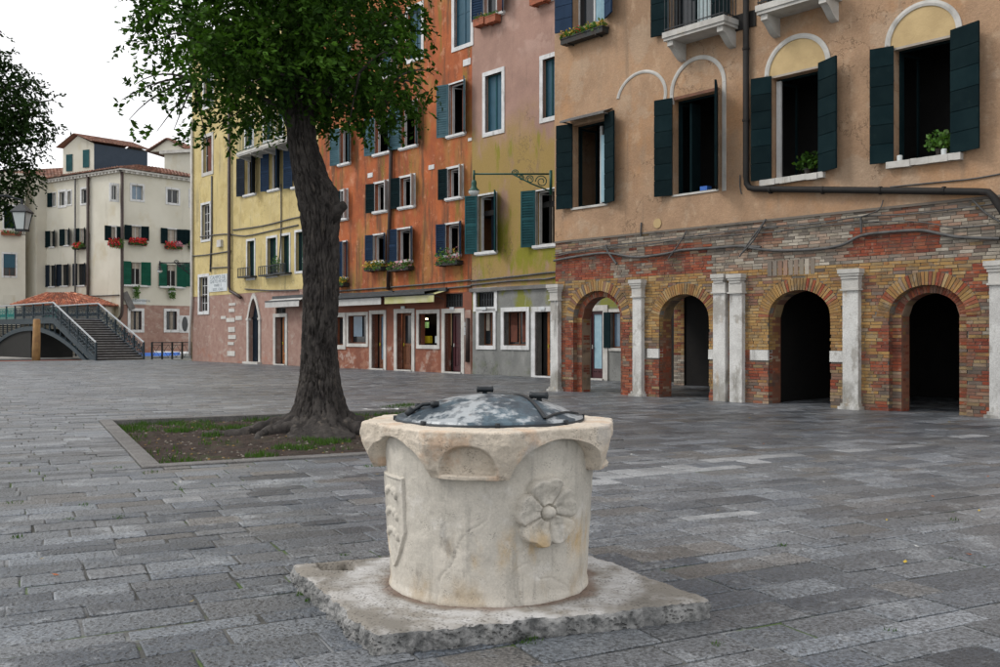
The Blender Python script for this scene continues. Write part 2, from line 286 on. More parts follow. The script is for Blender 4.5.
def link(name, me, parent=None, loc=(0, 0, 0), rz=0.0):
    o = bpy.data.objects.new(name, me); COL.objects.link(o); o.parent = parent
    o.location = loc; o.rotation_euler = (0, 0, rz); return o
def thing(name, label, cat, loc=(0, 0, 0), rz=0.0, group=None):
    o = bpy.data.objects.new(name, None); COL.objects.link(o); o.location = loc; o.rotation_euler = (0, 0, rz)
    o['label'] = label; o['category'] = cat
    if group: o['group'] = group
    return o
def tag(o, label, cat, group=None):
    o['label'] = label; o['category'] = cat
    if group: o['group'] = group
    return o
def structure(o, kind='structure'):
    o['kind'] = kind; return o
def grid_mesh(name, V, nu, nv, mats, wrap_u=False, smooth=True, parent=None, loc=(0, 0, 0), fm=None):
    """V: (nv, nu, 3) array"""
    idx = np.arange(nu * nv).reshape(nv, nu)
    if wrap_u: nxt = np.roll(idx, -1, axis=1); a, b = idx[:-1], nxt[:-1]; c, d = nxt[1:], idx[1:]
    else: a, b, c, d = idx[:-1, :-1], idx[:-1, 1:], idx[1:, 1:], idx[1:, :-1]
    F = np.stack([a, b, c, d], -1).reshape(-1, 4)
    me = bpy.data.meshes.new(name); me.from_pydata(V.reshape(-1, 3).tolist(), [], F.tolist())
    for x in (mats if isinstance(mats, (list, tuple)) else [mats]): me.materials.append(M[x])
    if fm is not None: me.polygons.foreach_set('material_index', fm.reshape(-1).astype(int).tolist())
    if smooth: me.polygons.foreach_set('use_smooth', [True] * len(F))
    me.update(); return link(name, me, parent, loc)
def fbm(p, o=4): return noise.fractal(p, 1.0, 2.0, o, noise_basis='PERLIN_ORIGINAL')
def text_mesh(txt, size, parent, mat_name, loc, rot, name='lettering', align='CENTER'):
    c = bpy.data.curves.new(name, 'FONT'); c.body = txt; c.size = size; c.align_x = align; c.align_y = 'CENTER'; c.extrude = .004
    t = bpy.data.objects.new(name, c); COL.objects.link(t); bpy.context.view_layer.update()
    me = bpy.data.meshes.new_from_object(t); bpy.data.objects.remove(t); me.materials.clear(); me.materials.append(M[mat_name])
    o = link(name, me, parent, loc); o.rotation_euler = rot; return o

F_PX = 950.0
class Face:
    """a facade plane: local x = s along the wall (to the right), local -y = outwards, z up"""
    def __init__(s, root, ox, oy, ux, uy):
        n = math.hypot(ux, uy); s.root = root; s.o = (ox, oy); s.u = (ux / n, uy / n); s.rz = math.atan2(uy, ux)
        s.loc = (ox - root.location[0], oy - root.location[1], 0) if root else (ox, oy, 0)
    def P(s, x, y, d=0.0):
        ox = s.o[0] - d * s.u[1] * 1; oy = s.o[1] + d * s.u[0]
        k = (x - 500) / F_PX; t = (k * oy - ox) / (s.u[0] - k * s.u[1]); Z = oy + s.u[1] * t
        return t, 1.5 + (336 - y) * Z / F_PX
    def rect(s, x0, x1, yt, yb, d=0.0):
        xm = (x0 + x1) / 2; a = s.P(x0, yt, d)[0]; b = s.P(x1, yt, d)[0]
        return a, b, s.P(xm, yb, d)[1], s.P(xm, yt, d)[1]
    def W(s, t, d, z):   # world point of local (t, d inward, z)
        return (s.o[0] + s.u[0] * t - s.u[1] * d, s.o[1] + s.u[1] * t + s.u[0] * d, z)
    def put(s, mb, name, mats, parent=None, smooth=False):
        if parent is None: return mb.build(name, mats, s.root, smooth, s.loc, s.rz)
        return mb.build(name, mats, parent, smooth)

def wall(face, name, s0, s1, z0, z1, holes, mats, depth=.25, d=0.0, reveal=0, parent=None):
    mb = MB(); bps = {s0, s1}
    H = []
    for h in holes:
        a, b = max(h[0], s0), min(h[1], s1)
        if b <= a: continue
        rise = h[4] if len(h) > 4 else 0; kind = h[5] if len(h) > 5 else 'round'
        H.append((h[0], h[1], max(h[2], z0), h[3], rise, kind)); bps |= {a, b}
        if rise:
            for k in range(1, 16): bps.add(h[0] + (h[1] - h[0]) * k / 16)
    bps = sorted(x for x in bps if s0 <= x <= s1)
    def top(h, s):
        if not h[4]: return h[3]
        x = min(1, abs((s - (h[0] + h[1]) / 2) / ((h[1] - h[0]) / 2)))
        return h[3] + h[4] * (math.sqrt(max(0, 1 - x * x)) if h[5] == 'round' else (1 - x ** 1.7))
    for a, b in zip(bps[:-1], bps[1:]):
        if b - a < 1e-5: continue
        mid = (a + b) / 2; hs_ = sorted([h for h in H if h[0] < mid < h[1]], key=lambda h: h[2])
        za = zb = z0
        for h in hs_:
            if h[2] > min(za, zb): mb.quad((a, d, za), (b, d, zb), (b, d, h[2]), (a, d, h[2]))
            ta, tb = top(h, a), top(h, b)
            mb.quad((a, d, ta), (b, d, tb), (b, d + depth, tb), (a, d + depth, ta), reveal)
            if h[2] > z0 + .01: mb.quad((a, d, h[2]), (a, d + depth, h[2]), (b, d + depth, h[2]), (b, d, h[2]), reveal)
            za, zb = ta, tb
        mb.quad((a, d, za), (b, d, zb), (b, d, z1), (a, d, z1))
    for h in H:
        zt = top(h, h[0])
        mb.quad((h[0], d, h[2]), (h[0], d, zt), (h[0], d + depth, zt), (h[0], d + depth, h[2]), reveal)
        mb.quad((h[1], d, h[2]), (h[1], d + depth, h[2]), (h[1], d + depth, zt), (h[1], d, zt), reveal)
    return face.put(mb, name, mats, parent)

def shutter(face, hinge, z0, z1, w, side, ang, m, nb=0, th=.045, d=0.0, louvre=True, parent=None):
    """side -1: hinged at its right edge and lying to the left (ang 0 = flat on the wall, 90 = straight out)"""
    a = R(ang); dx, dy = side * math.cos(a), -math.sin(a)
    h = z1 - z0
    # local mesh: x 0..w along leaf, y 0..th outwards, z 0..h
    mb = MB()
    rz = math.atan2(dy, dx)
    ysg = 1 if side < 0 else -1     # outward side of the leaf
    def bx(x0, x1, y0, y1, a0, a1): mb.box(x0, x1, ysg * y0, ysg * y1, a0, a1)
    if nb:
        bx(0.01, w - .01, .002, th * .55, 0.01, h - .01)
    else:
        st = .055 if w > .3 else .04
        bx(0, st, 0, th, 0, h); bx(w - st, w, 0, th, 0, h); bx(st, w - st, 0, th, 0, st * 1.2); bx(st, w - st, 0, th, h - st * 1.2, h); bx(st, w - st, 0, th, h * .5 - st * .6, h * .5 + st * .6)
        if louvre:
            n = max(6, int(h / .10)); bx(st, w - st, th * .2, th * .4, st, h - st)
            for i in range(n):
                zz = st * 1.2 + (h - 2.4 * st) * i / n; bx(st, w - st, th * .4, th * .85, zz + .01, zz + (h - 2.4 * st) / n * .62)
        else: bx(st, w - st, th * .2, th * .7, st, h - st)
    o = face.put(mb, 'shutter', m)
    base = Vector(face.loc) + Vector((face.u[0] * hinge - face.u[1] * (d - .012), face.u[1] * hinge + face.u[0] * (d - .012), z0))
    o.location = base; o.rotation_euler = (0, 0, face.rz + rz)
    if nb:
        hb = h / nb; me = None
        bm = MB(); bm.box(0, w, ysg * th * .45, ysg * th, .006, hb - .006); me = bm.mesh('board', m)
        for i in range(nb): link('board', me, o, (0, 0, hb * i))
    return o

def window(face, s0, s1, z0, z1, frame='frame_white', glass='glass', surround=None, sw=.12, sill=None, fd=.16, mull=1, tr=0, open_=False, curtain=None, d=0.0, parent=None, lab=None, sproj=.03):
    w = s1 - s0; mb = MB(); t = .05
    y0, y1 = d + fd, d + fd + .05
    mb.box(s0, s0 + t, y0, y1, z0, z1); mb.box(s1 - t, s1, y0, y1, z0, z1); mb.box(s0 + t, s1 - t, y0, y1, z1 - t, z1); mb.box(s0 + t, s1 - t, y0, y1, z0, z0 + t)
    xs = [s0 + t]
    if open_:
        # inward opening casements standing in the room
        for hx, sg in ((s0 + t, 1), (s1 - t, -1)):
            T = Matrix.Translation((hx, y1, 0)) @ Matrix.Rotation(R(78) * sg, 4, 'Z'); L_ = w / 2 - t
            for q in ((0, .045), (L_ - .045, L_)): mb.box(q[0] * sg, q[1] * sg, 0, .035, z0 + t, z1 - t, T=T)
            for q in ((z0 + t, z0 + t + .05), (z1 - t - .05, z1 - t)): mb.box(.045 * sg, (L_ - .045) * sg, 0, .035, q[0], q[1], T=T)
    else:
        for k in range(mull):
            x = s0 + w * (k + 1) / (mull + 1); mb.box(x - .03, x + .03, y0 - .008, y1, z0 + t, z1 - t)
        for k in range(tr):
            z = z0 + (z1 - z0) * (k + 1) / (tr + 1); mb.box(s0 + t, s1 - t, y0 + .006, y1 - .006, z - .02, z + .02)
    o = face.put(mb, 'window', frame)
    if not open_:
        g = MB(); g.box(s0 + .01, s1 - .01, y0 + .02, y0 + .032, z0 + .01, z1 - .01); face.put(g, 'pane', glass, o)
    if curtain:
        c = MB(); n = 14
        for sgm in (curtain if isinstance(curtain, list) else [curtain]):
            cm, f0, f1, v0 = sgm
            pts = [(s0 + w * (f0 + (f1 - f0) * i / n), y0 + (.0 if not open_ else .12) - .012 + .02 * math.sin(i * 2.1), 0) for i in range(n + 1)]
            for p, q in zip(pts[:-1], pts[1:]):
                zb_ = z0 + (z1 - z0) * v0
                c.quad((p[0], p[1] + .1 * open_, zb_), (q[0], q[1] + .1 * open_, zb_), (q[0], q[1] + .1 * open_, z1 - .03), (p[0], p[1] + .1 * open_, z1 - .03))
        face.put(c, 'curtain', cm, o)
    if surround:
        q = MB(); e = d - sproj
        q.box(s0 - sw, s0, e, d + .1, z0, z1); q.box(s1, s1 + sw, e, d + .1, z0, z1); q.box(s0 - sw, s1 + sw, e - .004, d + .1, z1, z1 + sw)
        if not sill: q.box(s0 - sw, s1 + sw, e - .004, d + .1, z0 - sw, z0)
        face.put(q, 'surround', surround, o)
    if sill:
        q = MB(); q.box(s0 - .12, s1 + .12, d - .10, d + .12, z0 - .10, z0 - .002); q.box(s0 - .09, s1 + .09, d - .05, d + .02, z0 - .14, z0 - .10); face.put(q, 'sill', sill, o)
    return o

def leaf_cloud(mb, centre, rad, n, size, m=0, rr=rnd):
    cx, cy, cz = centre
    for _ in range(n):
        while True:
            a, b, c = rr.uniform(-1, 1), rr.uniform(-1, 1), rr.uniform(-1, 1)
            if a * a + b * b + c * c < 1: break
        p = Vector((cx + a * rad[0], cy + b * rad[1], cz + c * rad[2]))
        d = Vector((rr.uniform(-1, 1), rr.uniform(-1, 1), rr.uniform(-1, 1))).normalized(); e = d.cross(Vector((rr.uniform(-1, 1), rr.uniform(-1, 1), .3))).normalized()
        s_ = size * rr.uniform(.6, 1.3)
        mb.quad(p, p + (d * .5 + e * .32) * s_, p + d * s_, p + (d * .5 - e * .32) * s_, m)

def flower_box(face, s0, s1, z, label, planter='planter_dark', flowers=('flower_red',), hgt=.16, n=60, out=.22, fsize=.07, droop=0.0, group='flower boxes on the window sills', name='flower_box', h=.16, leafn=1.0):
    loc = face.W((s0 + s1) / 2, -out / 2 - .06, z)
    w = (s1 - s0) / 2
    t = thing(name, label, 'flower box', loc, face.rz, group)
    mb = MB(); mb.box(-w, w, -out / 2, out / 2, 0, h); mb.box(-w - .015, w + .015, -out / 2 - .015, out / 2 + .015, h - .03, h + .005)
    mb.box(-w * .7, -w * .7 + .03, -out / 2, out / 2 + .06, -.03, 0); mb.box(w * .7 - .03, w * .7, -out / 2, out / 2 + .06, -.03, 0); mb.build('planter', planter, t)
    f = MB()
    k = max(2, int(w * 2 / .18))
    for i in range(k):
        x = -w + 2 * w * (i + .5) / k
        leaf_cloud(f, (x, -.02, h + hgt * .4), (.13, out * .55, hgt * .7), int(n * leafn / k * 2), .09)
        if droop: leaf_cloud(f, (x, -out / 2, h - droop * .5), (.1, .07, droop * .6), int(n / k), .09)
    structure(f.build('foliage', 'leaf_box', t), 'stuff')
    g = MB()
    for i in range(k):
        x = -w + 2 * w * (i + .5) / k
        leaf_cloud(g, (x, -.05, h + hgt * .6 - droop * .35), (.14, out * .65, hgt * .7 + droop * .6), int(n / k * 1.6), fsize, rnd.randrange(len(flowers)))
    structure(g.build('flowers', list(flowers), t), 'stuff')
    return t

def tile_roof(name, parent, a, b, c, d, nu, nv, seg=4, rr=.45, tm='roof_tile'):
    """a,b eave left/right; c,d ridge right/left"""
    a, b, c, d = map(Vector, (a, b, c, d)); mb = MB()
    nrm = (b - a).cross(d - a if (d - a).length > .01 else c - a).normalized()
    if nrm.z < 0: nrm = -nrm
    wid = (b - a).length / nu
    mb.quad(a - nrm * .02, b - nrm * .02, c - nrm * .02, d - nrm * .02)
    for j in range(nv):
        v0, v1 = j / nv, (j + 1.12) / nv
        v1 = min(v1, 1)
        la, lb = a.lerp(d, v0), b.lerp(c, v0); ha, hb = a.lerp(d, v1), b.lerp(c, v1)
        L_ = (lb - la).length; n = max(1, round(L_ / wid))
        for i in range(n):
            off = rnd.uniform(-.015, .015); lift = rnd.uniform(0, .01)
            f0, f1 = i / n, (i + 1) / n
            P0, P1 = la.lerp(lb, f0), la.lerp(lb, f1); Hh = (hb - ha).length
            if Hh < wid * .5: Q0 = Q1 = ha.lerp(hb, .5)
            else:
                Q0, Q1 = ha.lerp(hb, f0), ha.lerp(hb, f1)
            n0 = len(mb.v)
            for k in range(seg + 1):
                t = math.pi * k / seg; x = .5 - .5 * math.cos(t); y = math.sin(t) * wid * rr
                mb.v.append(tuple(P0.lerp(P1, x) + nrm * (y + .03 + lift) + (a - d).normalized() * off)); mb.v.append(tuple(Q0.lerp(Q1, x) + nrm * (y * .8)))
            for k in range(seg):
                q = n0 + 2 * k; mb.f.append((q, q + 2, q + 3, q + 1)); mb.m.append(0)
            mb.f.append(tuple(n0 + 2 * k for k in range(seg + 1))); mb.m.append(0)
    o = mb.build(name, tm, parent); return o

# ================================================================ facades (planes used everywhere)
DU = (.662, -.749)
O_A = (1.58, 25.9); O_B = (1.96, 33.9)
def A_local(x, y):
    dx, dy = x - O_A[0], y - O_A[1]; return dx * DU[0] + dy * DU[1], -dx * DU[1] + dy * DU[0]
def B_local(x, y):
    dx, dy = x - O_B[0], y - O_B[1]; return dx * DU[0] + dy * DU[1], -dx * DU[1] + dy * DU[0]
QA, QB = Vector((-29.3, 56.0)), Vector((-20.2, 62.0)); QD = (QB - QA).normalized(); QN = Vector((-QD.y, QD.x))

# ================================================================ ground, canal, paving
g = MB()
e0, e1 = QA - QD * 80, QA + QD * 46
far1 = QA + QD * 400
g.poly([(-90, -60, -.03), (400, -60, -.03), (400, 120, -.03), (e1.x, e1.y, -.03), (e0.x, e0.y, -.03), (-90, -60, -.03)][:5])
ground = structure(g.build('ground', 'joint'))
q = MB()
for a, b in ((QA - QD * 80, QA + QD * 46),):
    c, d = a - QN * .45, b - QN * .45
    q.quad((c.x, c.y, .012), (d.x, d.y, .012), (b.x, b.y, .012), (a.x, a.y, .012)); q.quad((a.x, a.y, .012), (b.x, b.y, .012), (b.x, b.y, -1.8), (a.x, a.y, -1.8))
    q.quad((c.x, c.y, .012), (c.x, c.y, -.03), (d.x, d.y, -.03), (d.x, d.y, .012))
structure(q.build('quay_edge', 'quay'))
w_ = MB(); a, b, c, d = e0 - QN * 1, e1 - QN * 1, e1 + QN * 14, e0 + QN * 14
w_.quad((a.x, a.y, -.95), (b.x, b.y, -.95), (c.x, c.y, -.95), (d.x, d.y, -.95)); structure(w_.build('water', 'water'))
CW = 10.0
fb = MB(); a, b = e0 + QN * CW, e1 + QN * CW
fb.quad((a.x, a.y, -.05), (b.x, b.y, -.05), (500, 900, -.05), (-700, 900, -.05)); fb.quad((a.x, a.y, -.05), (b.x, b.y, -.05), (b.x, b.y, -1.6), (a.x, a.y, -1.6))
fb.quad((e0.x + QN.x * CW, e0.y + QN.y * CW, -.052), (-700, 900, -.052), (-900, -60, -.052), (e0.x - 40, e0.y - 60, -.052))
structure(fb.build('far_bank', 'quay'))

PU, PV = Vector((.893, .45)), Vector((-.45, .893)); PO = Vector((-3.95, 11.05))
BED_U, BED_V, KB = 6.1, 6.35, .22
def pw(u, v): p = PO + PU * u + PV * v; return p.x, p.y
rp = random.Random(21)
rows = []
v = -KB
while v > -22: h = rp.choice((.18, .22, .25, .28, .31, .34)); rows.append((v - h, v)); v -= h
v = -KB; n_in = 25; hh = (BED_V + 2 * KB) / n_in
for i in range(n_in): rows.append((v, v + hh)); v += hh
while v < 62: h = rp.choice((.25, .28, .32, .36)); rows.append((v, v + h)); v += h
def keep(x, y):
    if y < 1.6 or y > 66 or abs(x) > .60 * y + 2.2: return False
    if (Vector((x, y)) - QA).dot(QN) > -.62: return False
    s, d = A_local(x, y)
    if d > 5.9 and s > -.4: return False
    s, d = B_local(x, y)
    if d > .12: return False
    return True
stones = []
for (v0, v1) in rows:
    inbed = v1 > -KB + .01 and v0 < BED_V + KB - .01
    spans = [(-60, -KB), (BED_U + KB, 45)] if inbed else [(-60 + rp.random(), 45)]
    for (ua, ub) in spans:
        u = ua; fwd = ub == -KB
        if fwd:   # start from the kerb and walk away from it
            u = ub
            while u > ua:
                L_ = rp.uniform(.28, .72); stones.append((u - L_, u, v0, v1)); u -= L_
        else:
            while u < ub:
                L_ = rp.uniform(.28, .78); stones.append((u, u + L_, v0, v1)); u += L_
S = []
for (u0, u1, v0, v1) in stones:
    x, y = pw((u0 + u1) / 2, (v0 + v1) / 2)
    if keep(x, y): S.append((math.hypot(x, y), x, y, u0, u1, v0, v1))
def in_frame(x, y):
    return y > 3.9 and abs(x) < .545 * y
S.sort(key=lambda t: (not in_frame(t[1], t[2]), t[0]))
PR = MB(); PRpale = MB()
cnt = 0
def stone_geo(mb, u0, u1, v0, v1, detail, ox=0, oy=0):
    gp = rp.uniform(.004, .010); jt = .010 if detail else .006
    cs = [(u0 + gp, v0 + gp), (u1 - gp, v0 + gp), (u1 - gp, v1 - gp), (u0 + gp, v1 - gp)]
    cs = [(a + rp.uniform(-jt, jt) * .6, b + rp.uniform(-jt, jt) * .6) for a, b in cs]
    z = rp.uniform(-.004, .004); tx, ty = rp.uniform(-.004, .004), rp.uniform(-.004, .004)
    cu, cv = (u0 + u1) / 2, (v0 + v1) / 2
    def zt(a, b): return z + tx * (a - cu) * 2 + ty * (b - cv) * 2
    if detail:
        out = []
        for i in range(4):
            p, pr, nx = cs[i], cs[i - 1], cs[(i + 1) % 4]; c_ = rp.uniform(.004, .014)
            for qn in (pr, nx):
                L_ = math.hypot(qn[0] - p[0], qn[1] - p[1]); out.append((p[0] + (qn[0] - p[0]) * c_ / L_, p[1] + (qn[1] - p[1]) * c_ / L_))
            # a slightly wavy edge: a midpoint between this corner and the next
            f = rp.uniform(.35, .65); out.append((p[0] + (nx[0] - p[0]) * f + rp.uniform(-.004, .004), p[1] + (nx[1] - p[1]) * f + rp.uniform(-.005, .005)))
    else: out = cs
    n = len(out); ins = .009 if detail else .008
    ring0, ring1, ring2 = [], [], []
    for (a, b) in out:
        ia = a + (cu - a) / max(.01, abs(cu - a)) * ins if abs(cu - a) > ins else a; ib = b + (cv - b) / max(.01, abs(cv - b)) * ins if abs(cv - b) > ins else b
        x, y = pw(a, b); x2, y2 = pw(ia, ib)
        ring0.append((x - ox, y - oy, -.032)); ring1.append((x - ox, y - oy, zt(a, b) - .005)); ring2.append((x2 - ox, y2 - oy, zt(ia, ib)))
    b0 = len(mb.v); mb.v += ring0 + ring1 + ring2
    for i in range(n):
        j = (i + 1) % n
        for k in (0, 1): mb.f.append((b0 + k * n + i, b0 + k * n + j, b0 + (k + 1) * n + j, b0 + (k + 1) * n + i)); mb.m.append(0)
    mb.f.append(tuple(range(b0 + 2 * n, b0 + 3 * n))); mb.m.append(0)
def is_pale(x, y):
    t = (x - 1.15) / 1.55; yy = 10.15 + t * 1.05
    if 0.9 < x < 9 and abs(y - yy) < .34 + .05 * t: return rp.random() < max(.16, .85 - .24 * t)
    return rp.random() < .002 and y < 25
for (dist, x, y, u0, u1, v0, v1) in S:
    pale = is_pale(x, y)
    if cnt < 300:
        mb = MB(); stone_geo(mb, u0, u1, v0, v1, True, x, y); mb.build('paving_stone', 'pale_paving' if pale else 'paving', ground, loc=(x, y, 0)); cnt += 1
    else: stone_geo(PRpale if pale else PR, u0, u1, v0, v1, y < 16)
structure(PR.build('paving', 'paving', ground), 'stuff'); structure(PRpale.build('pale_paving', 'pale_paving', ground), 'stuff')

# kerb stones round the tree bed
def kerb(u0, u1, v0, v1):
    mb = MB(); cx, cy = pw((u0 + u1) / 2, (v0 + v1) / 2)
    g_ = .005; P = []
    for z, i_ in ((-.14, 0), (.012, 0), (.02, .01)):
        for a, b in ((u0 + g_ + i_, v0 + g_ + i_), (u1 - g_ - i_, v0 + g_ + i_), (u1 - g_ - i_, v1 - g_ - i_), (u0 + g_ + i_, v1 - g_ - i_)):
            x, y = pw(a, b); P.append((x - cx, y - cy, z))
    mb.v = P
    for k in (0, 4):
        for i in range(4): j = (i + 1) % 4; mb.f.append((k + i, k + j, k + 4 + j, k + 4 + i)); mb.m.append(0)
    mb.f.append((8, 9, 10, 11)); mb.m.append(0)
    mb.build('kerb_stone', 'kerb', ground, loc=(cx, cy, 0))
def kerb_line(a, b, horizontal, c0, c1):
    x = a
    while x < b - .05:
        L_ = min(rp.uniform(1.0, 1.7), b - x)
        if b - x - L_ < .4: L_ = b - x
        if horizontal: kerb(x, x + L_, c0, c1)
        else: kerb(c0, c1, x, x + L_)
        x += L_
kerb_line(-KB, BED_U + KB, True, -KB, 0); kerb_line(-KB, BED_U + KB, True, BED_V, BED_V + KB)
kerb_line(0, BED_V, False, -KB, 0); kerb_line(0, BED_V, False, BED_U, BED_U + KB)
# soil
TREE = Vector((-2.9, 15.2))
nu = nv = 90; V = np.zeros((nv, nu, 3))
for j in range(nv):
    for i in range(nu):
        x, y = pw(BED_U * i / (nu - 1), BED_V * j / (nv - 1)); r_ = (Vector((x, y)) - TREE).length
        z = -.07 + .04 * fbm(Vector((x * 1.5, y * 1.5, 0))) + .028 * fbm(Vector((x * 9, y * 9, 3))) + .10 * math.exp(-(r_ / 1.1) ** 2)
        V[j, i] = (x, y, z)
soil = structure(grid_mesh('soil', V, nu, nv, 'soil'))
# hole in ground sheet is not needed: the sheet is lowered under the bed
for vtx in ground.data.vertices: vtx.co.z = -.16
jl = MB()
def joint_sheet(u0, u1, v0, v1, z=-.009):
    P = [pw(u0, v0), pw(u1, v0), pw(u1, v1), pw(u0, v1)]; jl.quad(*[(x, y, z) for x, y in P])

# the far field is clipped at the quay
def clip_quay(pts):
    out = []
    f = lambda p: -.40 - (Vector(p) - QA).dot(QN)
    for i in range(len(pts)):
        p, q_ = pts[i], pts[(i + 1) % len(pts)]; a, b = f(p), f(q_)
        if a >= 0: out.append(p)
        if a * b < 0: t = a / (a - b); out.append((p[0] + (q_[0] - p[0]) * t, p[1] + (q_[1] - p[1]) * t))
    return out
jl.v = []; jl.f = []; jl.m = []
for (u0, u1, v0, v1) in ((-60, 60, -40, -KB), (-60, -KB, -KB, BED_V + KB), (BED_U + KB, 60, -KB, BED_V + KB), (-60, 60, BED_V + KB, 80)):
    pts = clip_quay([pw(u0, v0), pw(u1, v0), pw(u1, v1), pw(u0, v1)])
    if len(pts) > 2: jl.poly([(x, y, -.009) for x, y in pts])
structure(jl.build('mortar_bed', 'joint', ground), 'stuff')

# grass, weeds, litter
gr = MB(); rg = random.Random(5)
def blade(x, y, z, h, lean=.5):
    a = rg.uniform(0, 6.28); b = rg.uniform(0, 6.28); w2 = .006 + h * .03
    dx, dy = math.cos(a) * w2, math.sin(a) * w2; lx, ly = math.cos(b) * h * lean * rg.random(), math.sin(b) * h * lean * rg.random()
    n = len(gr.v); gr.v += [(x - dx, y - dy, z), (x + dx, y + dy, z), (x + lx, y + ly, z + h)]; gr.f.append((n, n + 1, n + 2)); gr.m.append(0)
def tuft(x, y, rad, n, h, z=-.02):
    for _ in range(n):
        a, r_ = rg.uniform(0, 6.28), rad * math.sqrt(rg.random()); px, py = x + r_ * math.cos(a), y + r_ * math.sin(a)
        blade(px, py, z, h * rg.uniform(.4, 1.1) * (1 - .5 * r_ / rad), .7)
for _ in range(9000):
    u, v = rg.uniform(.02, BED_U - .02), rg.uniform(.02, BED_V - .02)
    x, y = pw(u, v); dens = fbm(Vector((x * 1.1 + 7, y * 1.1, 1))) * .9 + (.55 if v > 4.6 else 0) + (.5 if u < .5 else 0) + (.2 if v < .8 and u < 3 else 0) - .33 + (.5 if u > 5 else 0)
    if (Vector((x, y)) - TREE).length < 1.0: continue
    if rg.random() < dens * 1.5:
        for _k in range(3): blade(x + rg.uniform(-.03, .03), y + rg.uniform(-.03, .03), -.07, rg.uniform(.03, .10), .9)
for (px, py, n) in ((322, 440, 110), (302, 445, 90), (338, 438, 70), (285, 444, 60), (262, 452, 60), (308, 438, 80), (250, 430, 50), (180, 428, 90), (215, 432, 80), (235, 426, 70), (345, 432, 50)):
    Z = 1425 / (py - 336); X = (px - 500) / 950 * Z; tuft(X, Z, .22, n * 2, .13, -.06)
for (px, py, n, r_) in ((305, 594, 30, .05), (337, 577, 20, .03), (529, 641, 90, .07), (312, 600, 30, .04), (408, 405, 300, .35), (395, 407, 250, .35), (291, 459, 30, .1), (370, 466, 40, .1), (381, 466, 30, .08), (152, 472, 30, .12), (178, 489, 25, .07),
                         (120, 517, 30, .07), (68, 520, 30, .07), (18, 537, 30, .06), (15, 503, 25, .1), (115, 468, 25, .1), (85, 505, 25, .07), (890, 631, 25, .04), (717, 645, 25, .035), (780, 545, 20, .05), (955, 520, 20, .06), (345, 555, 15, .03)):
    Z = 1425 / (py - 336); X = (px - 500) / 950 * Z; tuft(X, Z, r_, n, .05 if n < 100 else .09, -.012)
structure(gr.build('grass', 'grass'), 'stuff')
li = MB()
for _ in range(2600):
    u, v = rg.uniform(.03, BED_U - .03), rg.uniform(.03, BED_V - .03); x, y = pw(u, v); s_ = rg.uniform(.006, .03); m = rg.choice((0, 0, 0, 1, 1, 2)); z = -.07 + .04 * fbm(Vector((x * 1.5, y * 1.5, 0))) + .028 * fbm(Vector((x * 9, y * 9, 3))) + .10 * math.exp(-((Vector((x, y)) - TREE).length / 1.1) ** 2)
    a = rg.uniform(0, 6.28); c, sn = math.cos(a) * s_, math.sin(a) * s_; h_ = s_ * rg.uniform(.3, .9)
    P_ = [(x - c, y - sn, z), (x + sn, y - c, z), (x + c, y + sn, z), (x - sn, y + c, z)]; T_ = (x, y, z + h_)
    for i in range(4): li.poly([P_[i], P_[(i + 1) % 4], T_], m)
M['clod'] = mat('clod', (.055, .038, .028), (.03, .022, .017), 5, .95, .2, 40, rand=.4); M['pebble'] = mat('pebble', (.20, .18, .15), None, 5, .9, 0, rand=.4); M['dead_leaf'] = mat('dead_leaf', (.22, .14, .05), None, 5, .9, 0, rand=.4)
structure(li.build('soil_litter', ['clod', 'pebble', 'dead_leaf']), 'stuff')
lf = MB()
for i in range(70):
    py = 336 + 62 * (1 / rg.uniform(.19, 1)); px = rg.uniform(0, 1000)
    if py > 664: continue
    Z = 1425 / (py - 336); X = (px - 500) / 950 * Z
    if not keep(X, Z) or abs(X + .06) < 1.3 and 4 < Z < 6.8: continue
    a = rg.uniform(0, 6.28); s_ = rg.uniform(.012, .03); m = rg.choice((0, 0, 1, 2, 2))
    c, s2 = math.cos(a) * s_, math.sin(a) * s_
    lf.quad((X - c, Z - s2, .008), (X + s2 * .5, Z - c * .5, .012), (X + c, Z + s2, .018), (X - s2 * .5, Z + c * .5, .010), m)
M['leaf_dry_a'] = mat('leaf_dry_a', (.45, .32, .04), None, 3, .8, 0); M['leaf_dry_b'] = mat('leaf_dry_b', (.38, .11, .03), None, 3, .8, 0); M['leaf_dry_c'] = mat('leaf_dry_c', (.55, .55, .52), None, 3, .8, 0)
structure(lf.build('fallen_leaves', ['leaf_dry_a', 'leaf_dry_b', 'leaf_dry_c']), 'stuff')
pc = thing('crumpled_paper', 'crumpled white paper lying at the back edge of the tree bed behind the well', 'litter', (-2.38, 19.2, 0))
pb = MB()
for k in range(9):
    x = -.36 + .09 * k; h_ = .015 + .03 * rg.random(); pb.quad((x - .06, -.05, h_), (x + .06, -.06, .012 + .03 * rg.random()), (x + .06, .06, h_), (x - .06, .05, .02))
pb.build('sheet', 'stone_white', pc)

